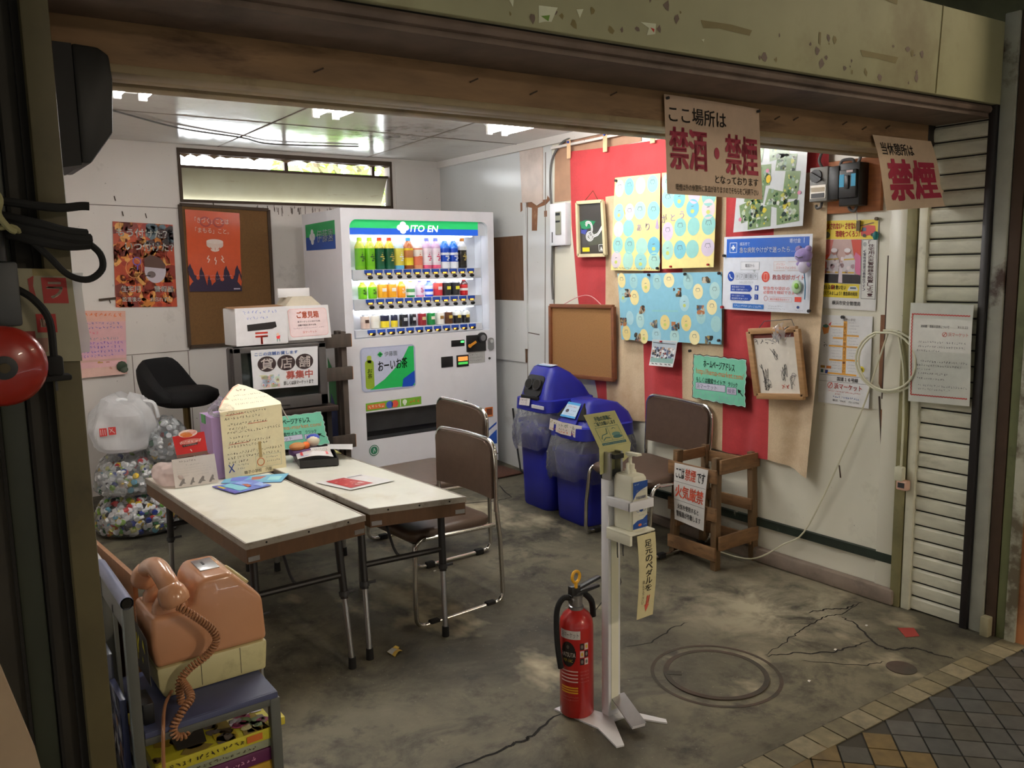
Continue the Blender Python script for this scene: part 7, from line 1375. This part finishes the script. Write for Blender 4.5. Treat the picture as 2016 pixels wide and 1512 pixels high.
# ================================================================== pink telephone on its steel rack
m_pink = mat('pink_phone_plastic', (206, 150, 112), .22, var=.03, coat=.3, spec=.6); m_pcream = mat('phone_cream_base', (206, 198, 148), .4, var=.05, stain=(150, 140, 96), stain_scale=5, stain_lo=.6, stain_hi=.8)
t = thing('payphone', 'old pink coin telephone on the blue-topped steel rack', 'telephone', (.55, 2.19, .522)); PY, PD = 2.09, .185
b = MB(); b.prism([(.425, .5225), (.682, .5225), (.688, .59), (.688, .603), (.41, .603), (.412, .55)], (0, PY, 0), (1, 0, 0), (0, 0, 1), (0, PD, 0), m_pcream, .007, 2)
for x in (.515, .615): b.box((x, PY-.0006, .53), (x+.0012, PY+.001, .6), m_dkgrey)
b.build('base', t)
b = MB(); b.prism([(.41, .603), (.69, .603), (.684, .724), (.606, .808), (.534, .808), (.516, .785), (.508, .745), (.49, .735), (.405, .735), (.402, .66)], (0, PY, 0), (1, 0, 0), (0, 0, 1), (0, PD, 0), m_pink, .014, 4); b.build('body', t, angle=60)
b = MB(); b.box((.545, PY+.06, .806), (.595, PY+.15, .8105), m_steel, .001); b.box((.562, PY+.1, .8105), (.568, PY+.125, .8115), m_blk); b.build('coin_plate', t)
for y0 in (PY+.02, PY+.12):
    b = MB(); b.loft([[(x, y, z) for x, y in rrect(.462, y0+.02, w_, .05, .02, 4)] for z, w_ in ((.73, .09), (.75, .085), (.768, .06), (.772, .04))], m_pink); b.build('cradle', t, angle=60)
b = MB(); b.cyl((.643, PY+.092, .764), (.649, PY+.092, .77), .038, m_pcream, 28); b.build('dial', t)
hs = thing('telephone_handset', 'pink handset resting across the back of the pink telephone', 'handset', (.445, 2.15, .77))
b = MB(); pts = smooth_path([(.455, 2.075, .80), (.45, 2.095, .822), (.445, 2.16, .838), (.44, 2.225, .822), (.436, 2.25, .8)], 5)
b.tube(pts, [.025]*len(pts), m_pink, 16); b.build('grip', hs, angle=60)
for (c, d) in (((.457, 2.07, .79), Vector((.01, -.008, -.03))), ((.434, 2.255, .79), Vector((-.006, .006, -.03)))):
    d = d.normalized(); c = Vector(c); b = MB(); b.tube([c-d*.034, c-d*.028, c-d*.014, c+d*.006, c+d*.02, c+d*.024], [.012, .025, .033, .036, .034, .026], m_pink, 24); b.build('cup', hs, angle=60)
b = MB(); b.tube([(.462, 2.045, .79), (.458, 2.045, .77)], .005, m_pcream, 8); b.build('cord_boot', hs)
def coil(path, R_, turns, r, m):
    P = smooth_path(path, 24); L = [0]
    for a, c in zip(P, P[1:]): L.append(L[-1]+(c-a).length)
    out = []; u = Vector((0, 1, 0))
    N = turns*9
    for i in range(N+1):
        s = L[-1]*i/N; k = 0
        while k < len(P)-2 and L[k+1] < s: k += 1
        f = (s-L[k])/max(1e-6, L[k+1]-L[k]); q = P[k].lerp(P[k+1], f); T = (P[k+1]-P[k]).normalized(); u = (u-T*u.dot(T)).normalized(); v = T.cross(u)
        a = 2*math.pi*i/9; out.append(q+(u*math.cos(a)+v*math.sin(a))*R_)
    b = MB(); b.tube(out, r, m, 6); return b
m_cordp = mat('tan_coil_cord', (168, 118, 82), .4)
coil([(.458, 2.045, .772), (.49, 2.03, .745), (.53, 2.03, .7), (.542, 2.03, .665), (.52, 2.04, .63), (.475, 2.05, .6), (.453, 2.055, .57), (.452, 2.045, .52), (.44, 1.965, .487), (.415, 1.955, .49), (.41, 1.955, .515), (.435, 1.962, .545), (.462, 1.99, .56), (.458, 2.06, .575)], .0075, 78, .0032, m_cordp).build('coiled_cord', hs)
b = MB(); b.tube(smooth_path([(.44, 2.085, .54), (.41, 2.03, .535), (.385, 1.945, .52), (.38, 1.945, .42), (.385, 1.94, .3), (.39, 1.94, .1), (.4, 1.93, .01)], 6), .0042, m_cordp, 8); b.build('line_cord', t)
m_rk = mat('grey_green_rack_steel', (88, 90, 84), .45, var=.08, stain=(110, 70, 46), stain_scale=9, stain_lo=.7, stain_hi=.75); m_bl = mat('blue_rack_top', (72, 78, 112), .5, var=.1, stain=(52, 54, 78), stain_scale=4)
t = thing('steel_rack', 'grey steel rack with a blue top and tall left end holding the pink telephone', 'rack', (.5, 2.2, 0))
b = MB(); b.box((.347, 1.96, .508), (.664, 2.285, .522), m_bl, .005); b.box((.347, 1.957, .495), (.664, 1.967, .52), m_bl, .003); b.build('top', t)
for (x0, x1, y0, y1, zt) in ((.322, .346, 1.955, 1.98, .83), (.642, .668, 1.955, 1.98, .505), (.642, .668, 2.26, 2.285, .505), (.322, .346, 2.24, 2.265, .83)):
    b = MB(); b.box((x0, y0, 0), (x1, y1, zt), m_rk, .003); b.build('leg', t)
b = MB(); b.tube([(.332, 1.95, .842), (.332, 2.27, .842)], .0145, mat('blue_grey_tube', (118, 124, 150), .4, .3), 16, caps=False); b.tube([(.332, 1.9495, .842), (.332, 2.2705, .842)], .011, m_crack_hole, 14); b.build('end_rail', t)
b = MB(); b.box((.326, 1.98, .77), (.338, 2.24, .82), m_rk); b.box((.326, 2.1, .42), (.334, 2.112, .79), m_rk); b.box((.326, 1.98, .42), (.34, 2.24, .45), m_rk); b.build('end_frame', t)
b = MB(); b.box((.346, 1.955, .488), (.642, 1.962, .506), m_rk, .002); b.build('front_rail', t)
b = MB(); b.box((.35, 1.97, .29), (.66, 2.28, .3), m_rk, .002); b.build('lower_shelf', t)
t = thing('brown_plywood', 'brown veneered panel standing behind the pink telephone', 'panel', (.4, 2.6, 0))
b = MB(); b.box((.352, 2.43, .0), (.364, 3.0, .838), mat('orange_brown_veneer', (146, 100, 60), .5, var=.15, stretch=(1, 6, 1), scale=5), .002) if False else b.prism([(0, .0), (.62, .0), (.62, .757), (0, .784)], (.409, 2.3, 0), (-.045, 1, 0), (0, 0, 1), (.012, 0, 0), mat('orange_brown_veneer', (146, 100, 60), .5, var=.15, stretch=(1, 6, 1), scale=5)); b.build('board', t)
b = MB(); b.box((.405, 2.32, .3), (.409, 2.9, .34), m_rk); b.build('batten', t)
b = MB(); b.box((.345, 2.33, .0), (.365, 2.95, .80), mat('pale_grey_board', (170, 170, 170), .5), .003); o = b.build('grey_board'); tag(o, 'pale grey board edge standing between the rack end and the brown panel', 'board')
YB_ = (206, 180, 40)
for k, (lab, z, h, x0, x1, y0, c, side) in enumerate((('yellow illustrated book, uppermost under the blue rack top', .395, .03, .365, .66, 1.968, YB_, (200, 190, 50)), ('white edged book under the yellow book in the rack', .372, .022, .368, .655, 1.972, (150, 156, 130), (150, 156, 130)), ('purple spined book below the white edged book', .335, .035, .368, .65, 1.972, (110, 46, 90), (96, 36, 80)), ('second yellow book at the bottom of the rack shelf', .3, .034, .366, .655, 1.97, (186, 150, 40), (190, 150, 40)))):
    t = thing('book', lab, 'book', ((x0+x1)/2, y0+.14, z), 0, 'books on the rack shelf')
    b = MB(); b.box((x0, y0, z), (x1, y0+.3, z+h), mat('book_side_%d' % k, side, .5, var=.1), .002); b.build('block', t)
    p = Sheet(30, 30); p.blots(0, 0, 30, 30, [c, tuple(max(0, v-50) for v in c), (90, 70, 40), (150, 130, 60), (120, 110, 100)], 60, 2.6, 1, k)
    if k == 0: p.blots(20, 14, 10, 14, [(206, 200, 206), (170, 60, 100), (110, 130, 80), (220, 210, 150)], 24, 1.6, 2, 9); p.poly([(6, 20), (10, 17), (14, 20), (13, 27), (6, 27)], (60, 56, 46), 3); p.ell(10, 19, 2, 2.4, (150, 146, 130), 4, 10)
    p.build('cover', [(x0, y0+.3, z+h+.0006), (x1, y0+.3, z+h+.0006), (x1, y0, z+h+.0006), (x0, y0, z+h+.0006)], t)
    p = Sheet(30, 3.4); p.hand(5 if k else 3, .9, 20, 1.4, (60, 50, 30) if k != 2 else (206, 150, 180), 2, .22, k)
    if k == 0: p.rect(22, .5, 4, 2, (206, 110, 40), 3)
    p.build('spine', [(x0, y0-.0008, z+h), (x1, y0-.0008, z+h), (x1, y0-.0008, z), (x0, y0-.0008, z)], t)
b = MB(); b.box((.66, 1.975, .415), (.685, 2.02, .437), ink((206, 190, 60)), .003); o = b.build('book_corner'); tag(o, 'yellow pamphlet corner poking out beyond the rack\'s right leg', 'pamphlet')
for k, (lab, y0, y1, z0, z1, c1, c2_) in enumerate((('dark blue magazine held in the rack\'s end pocket, nearest', 1.99, 2.12, .40, .6, (54, 62, 100), (110, 120, 150)), ('grey magazine behind the dark blue one in the end pocket', 2.125, 2.24, .42, .66, (96, 100, 116), (60, 66, 90)))):
    t = thing('magazine', lab, 'magazine', (.316, y0, z0), 0, 'magazines in the rack end')
    b = MB(); b.box((.306, y0, z0), (.32, y1, z1), mat('magazine_block_%d' % k, c1, .35), .002); b.build('block', t)
    p = Sheet(20, 20); p.blots(0, 0, 20, 20, [c1, c2_, (160, 120, 90), (40, 44, 60), (190, 190, 200)], 30, 2.4, 1, k+3); p.build('cover', [(.3055, y1, z1), (.3055, y0, z1), (.3055, y0, z0), (.3055, y1, z0)], t)
p = Sheet(20, 8, (70, 66, 60)); p.hand(1, 1, 17, 5.4, (206, 196, 40), 2, .9)
o = p.build('magazine', [(.39, 2.14, .69), (.39, 2.0, .69), (.39, 2.0, .53), (.39, 2.14, .53)]) if False else p.build('magazine', [(.388, 2.25, .705), (.386, 2.06, .70), (.388, 2.06, .58), (.39, 2.25, .575)]); tag(o, 'dark pamphlet with yellow lettering stuck between the rack end and the telephone', 'pamphlet')
b = MB(); b.box((.352, 1.985, .5225), (.378, 2.07, .575), m_blk, .004); o = b.build('socket_box'); tag(o, 'small black box on the rack top at the telephone\'s left', 'box')
# ================================================================== left post: bell, boxes, cables, sign
t = thing('fire_bell', 'red dome fire bell on the dark wall left of the post', 'bell', (.13, 1.86, 1.42)); BXc = Vector((.126, 1.74, 1.413))
m_bell = mat('bell_red', (150, 34, 22), .3, var=.06, coat=.3)
M = Matrix.Translation(BXc) @ Matrix.Rotation(math.radians(90), 4, 'X')
b = MB(); b.lathe([(.071, -.012), (.073, -.004), (.072, .004), (.064, .018), (.045, .028), (.02, .032), (.0, .033)], m_bell, 40, (0, 0, 0), M); b.build('dome', t, angle=60)
b = MB(); b.lathe([(.021, .029), (.021, .036), (.014, .037), (.0, .037)], m_blk, 24, (0, 0, 0), M); b.cyl(BXc+Vector((0, -.036, 0)), BXc+Vector((0, -.042, 0)), .009, mat('dark_brass', (70, 60, 40), .4, .6), 12); b.build('centre_cap', t)
b = MB(); b.cyl(BXc+Vector((0, .01, 0)), BXc+Vector((0, .14, 0)), .035, m_pdark, 20); b.build('bracket', t)
t = thing('paper_sign', 'dirty white sign with red squares wrapped round the dark post', 'sign', (.2, 1.84, 1.42))
p = Sheet(20, 27, (150, 144, 118)); p.rect(12, 2.5, 6.4, 7.4, (168, 40, 36)); p.text('ラ', 13.2, 3.8, 4, 4.6, (190, 170, 150), 2, .05); p.rect(9.6, 13, 5, 5.4, (168, 40, 36)); p.text('崎', 10.6, 14.2, 3, 3, (190, 170, 150), 2, .05); p.poly([(8.6, 3), (10.2, 2), (9.8, 5), (10.4, 9), (8.8, 8)], (150, 50, 44)); p.rect(0, 18, 9, 3, (140, 44, 40)); p.poly([(9, 20), (12, 20), (11.6, 24), (10, 24.6)], (150, 110, 96)); p.rect(10, 0, 9, 2, (140, 126, 80))
p.build('sheet', [(.13, 1.826, 1.59), (.262, 1.826, 1.585), (.268, 1.826, 1.405), (.13, 1.826, 1.412)], t)
b = MB(); b.loft([[(.262, 1.828, z), (.285+.004*math.sin(z*40), 1.85, z), (.286+.004*math.sin(z*40), 1.853, z), (.262, 1.832, z)] for z in (1.42, 1.45, 1.5, 1.55, 1.578)], glass('cloudy_sleeve', (.9, .9, .9), .3, .2, .5)); b.build('plastic_edge', t)
t = thing('junction_box', 'grey conduit box above the red bell', 'junction box', (.14, 1.86, 1.48))
b = MB(); b.box((.1, 1.775, 1.482), (.168, 1.872, 1.6), mat('dim_grey_box', (64, 66, 68), .5), .005); b.build('case', t)
b = MB(); b.cyl((.124, 1.79, 1.6), (.12, 1.82, 2.5), .03, mat('black_conduit', (24, 24, 24), .5), 18); b.cyl((.13, 1.75, 1.48), (.128, 1.735, 1.43), .014, mat('black_conduit', (24, 24, 24), .5), 12); b.build('conduit', t)
t = thing('plug', 'black cable with flat plug hanging below the grey conduit box', 'plug', (.21, 1.8, 1.4))
b = MB(); b.tube(smooth_path([(.165, 1.8, 1.55), (.19, 1.79, 1.53), (.212, 1.785, 1.49), (.214, 1.785, 1.42)], 5), .007, m_rub, 8); b.build('cable', t)
b = MB(); b.box((.2, 1.77, 1.385), (.228, 1.8, 1.422), m_rub, .005); b.box((.19, 1.765, 1.375), (.24, 1.805, 1.386), m_rub, .004); b.box((.212, 1.782, 1.355), (.216, 1.79, 1.376), m_dkgrey); b.build('plug_body', t)
t = thing('cable_bundle', 'bundle of black cables tied with pale string to the post', 'cable bundle', (.22, 1.8, 1.64))
for pts, r in (([(.1, 1.82, 1.72), (.16, 1.8, 1.71), (.24, 1.79, 1.70), (.285, 1.8, 1.705), (.3, 1.8, 1.705)], .008), ([(.12, 1.82, 1.69), (.2, 1.79, 1.67), (.25, 1.785, 1.655), (.29, 1.79, 1.65)], .011), ([(.12, 1.82, 1.675), (.2, 1.785, 1.655), (.26, 1.78, 1.642), (.295, 1.785, 1.64)], .012), ([(.13, 1.82, 1.66), (.2, 1.78, 1.64), (.25, 1.78, 1.63), (.292, 1.785, 1.632)], .01), ([(.285, 1.79, 1.64), (.31, 1.79, 1.615), (.312, 1.79, 1.585), (.285, 1.785, 1.565), (.25, 1.78, 1.575), (.22, 1.78, 1.61), (.18, 1.79, 1.655), (.15, 1.81, 1.68)], .0065), ([(.05, 1.84, 1.9), (.1, 1.83, 2.05), (.135, 1.82, 2.0), (.14, 1.82, 1.85), (.12, 1.82, 1.7)], .006), ([(.04, 1.85, 2.3), (.07, 1.84, 2.0), (.1, 1.83, 1.8), (.13, 1.82, 1.7)], .007)):
    b = MB(); b.tube(smooth_path(pts, 5), r, m_rub, 8); b.build('cable', t)
m_str = mat('pale_string', (150, 146, 104), .8)
b = MB(); b.tube(smooth_path([(.14, 1.785, 1.735), (.15, 1.765, 1.71), (.145, 1.765, 1.685), (.16, 1.77, 1.66), (.17, 1.775, 1.655)], 4), .006, m_str, 8); b.tube(smooth_path([(.08, 1.8, 1.65), (.12, 1.78, 1.655), (.165, 1.775, 1.663), (.18, 1.79, 1.65)], 4), .005, m_str, 8); b.build('string', t)
t = thing('speaker_box', 'black box with chamfered corner hung under the lintel behind the post', 'speaker', (.36, 2.1, 1.82))
m_spk = mat('black_box_paint', (30, 29, 27), .5, var=.2)
b = MB(); b.prism([(.334, 1.815), (.352, 1.815), (.402, 1.885), (.41, 2.0), (.406, 2.05), (.385, 2.064), (.334, 2.066)], (0, 2.045, 0), (1, 0, 0), (0, 0, 1), (0, .25, 0), m_spk, .006, 2); b.build('case', t)
b = MB(); b.prism([(.27, 1.8), (.334, 1.812), (.334, 2.066), (.27, 2.066)], (0, 2.05, 0), (1, 0, 0), (0, 0, 1), (0, .22, 0), mat('shaded_box_paint', (22, 20, 19), .6)); b.build('side_case', t)  # left face: its shade put into a darker copy of the box colour
b = MB(); b.box((.345, 2.1, 2.064), (.395, 2.2, 2.13), m_spk); b.build('bracket', t)
t = thing('wrapped_board', 'pale plastic wrapped board leaning at the foot of the dark wall', 'board', (.03, 1.3, 0))
n = 10; b = MB(); vs = []
for j in range(n+1):
    for i in range(n+1):
        u, v = i/n, j/n; z = 1.5*(1-v); x = -.044+.333*v-.05*v*v-.36*(1-u); y = 1.30-.03*v+.012*math.sin(u*9+v*3)+.012*math.sin(v*13+u*4)
        vs.append((x+.006*math.sin(v*21), y, z))
vs += [(x, y+.03, z) for x, y, z in vs]; q = (n+1)**2
fs = [(j*(n+1)+i, j*(n+1)+i+1, (j+1)*(n+1)+i+1, (j+1)*(n+1)+i) for j in range(n) for i in range(n)]; fs += [tuple(q+k for k in f[::-1]) for f in fs]
rim = [i for i in range(n)]+[n+j*(n+1) for j in range(n)]+[n*(n+1)+i for i in range(n, 0, -1)]+[j*(n+1) for j in range(n, 0, -1)]
fs += [(a, c, q+c, q+a) for a, c in zip(rim, rim[1:]+rim[:1])]
b.add(vs, fs, mat('cloudy_pale_wrap', (164, 140, 112), .35, var=.2, scale=5, stain=(206, 190, 166), stain_scale=4)); b.build('wrapping', t, angle=60)
# ================================================================== ceiling wire and the tree outside the window
b = MB(); b.tube(smooth_path([(.45, 4.5, ZC-.008), (.896, 4.786, ZC-.008), (1.372, 5.192, ZC-.01), (1.801, 5.376, ZC-.008), (2.064, 5.519, ZC-.012), (2.613, 5.371, ZC-.008)], 6), .005, m_gcab, 8); o = b.build('cable'); tag(o, 'thin grey wire sagging across the ceiling', 'cable')
t = thing('tree', 'sunlit green tree outside behind the high window', 'tree', (3.6, 7.9, 0))
m_leaf = mat('leaf_green', (120, 170, 50), .5, var=.3, scale=12); m_bark = mat('bark', (90, 74, 56), .8)
b = MB(); b.tube([(3.6, 7.9, 0), (3.58, 7.9, 1.5), (3.5, 7.8, 2.6), (3.4, 7.8, 3.6)], [.09, .08, .06, .03], m_bark, 12); b.tube([(3.55, 7.85, 2.1), (3.2, 7.6, 2.7), (2.9, 7.5, 3.1)], [.05, .035, .02], m_bark, 8); b.tube([(3.52, 7.8, 2.3), (3.9, 7.6, 2.8), (4.3, 7.5, 3.2)], [.05, .03, .02], m_bark, 8); b.build('trunk', t)
R = random.Random(17); b = MB()
for i in range(1500):
    c = Vector((R.uniform(2.95, 4.9), R.uniform(7.0, 8.6), R.uniform(2.1, 3.6))); a = Vector((R.uniform(-1, 1), R.uniform(-1, 1), R.uniform(-1, 1))).normalized(); d = a.cross(Vector((R.uniform(-1, 1), R.uniform(-1, 1), .3))).normalized(); L = .06+.05*R.random()
    b.add([c-a*L, c+d*L*.4, c+a*L, c-d*L*.4], [(0, 1, 2, 3)], m_leaf)
o = b.build('foliage', t); o['kind'] = 'stuff'
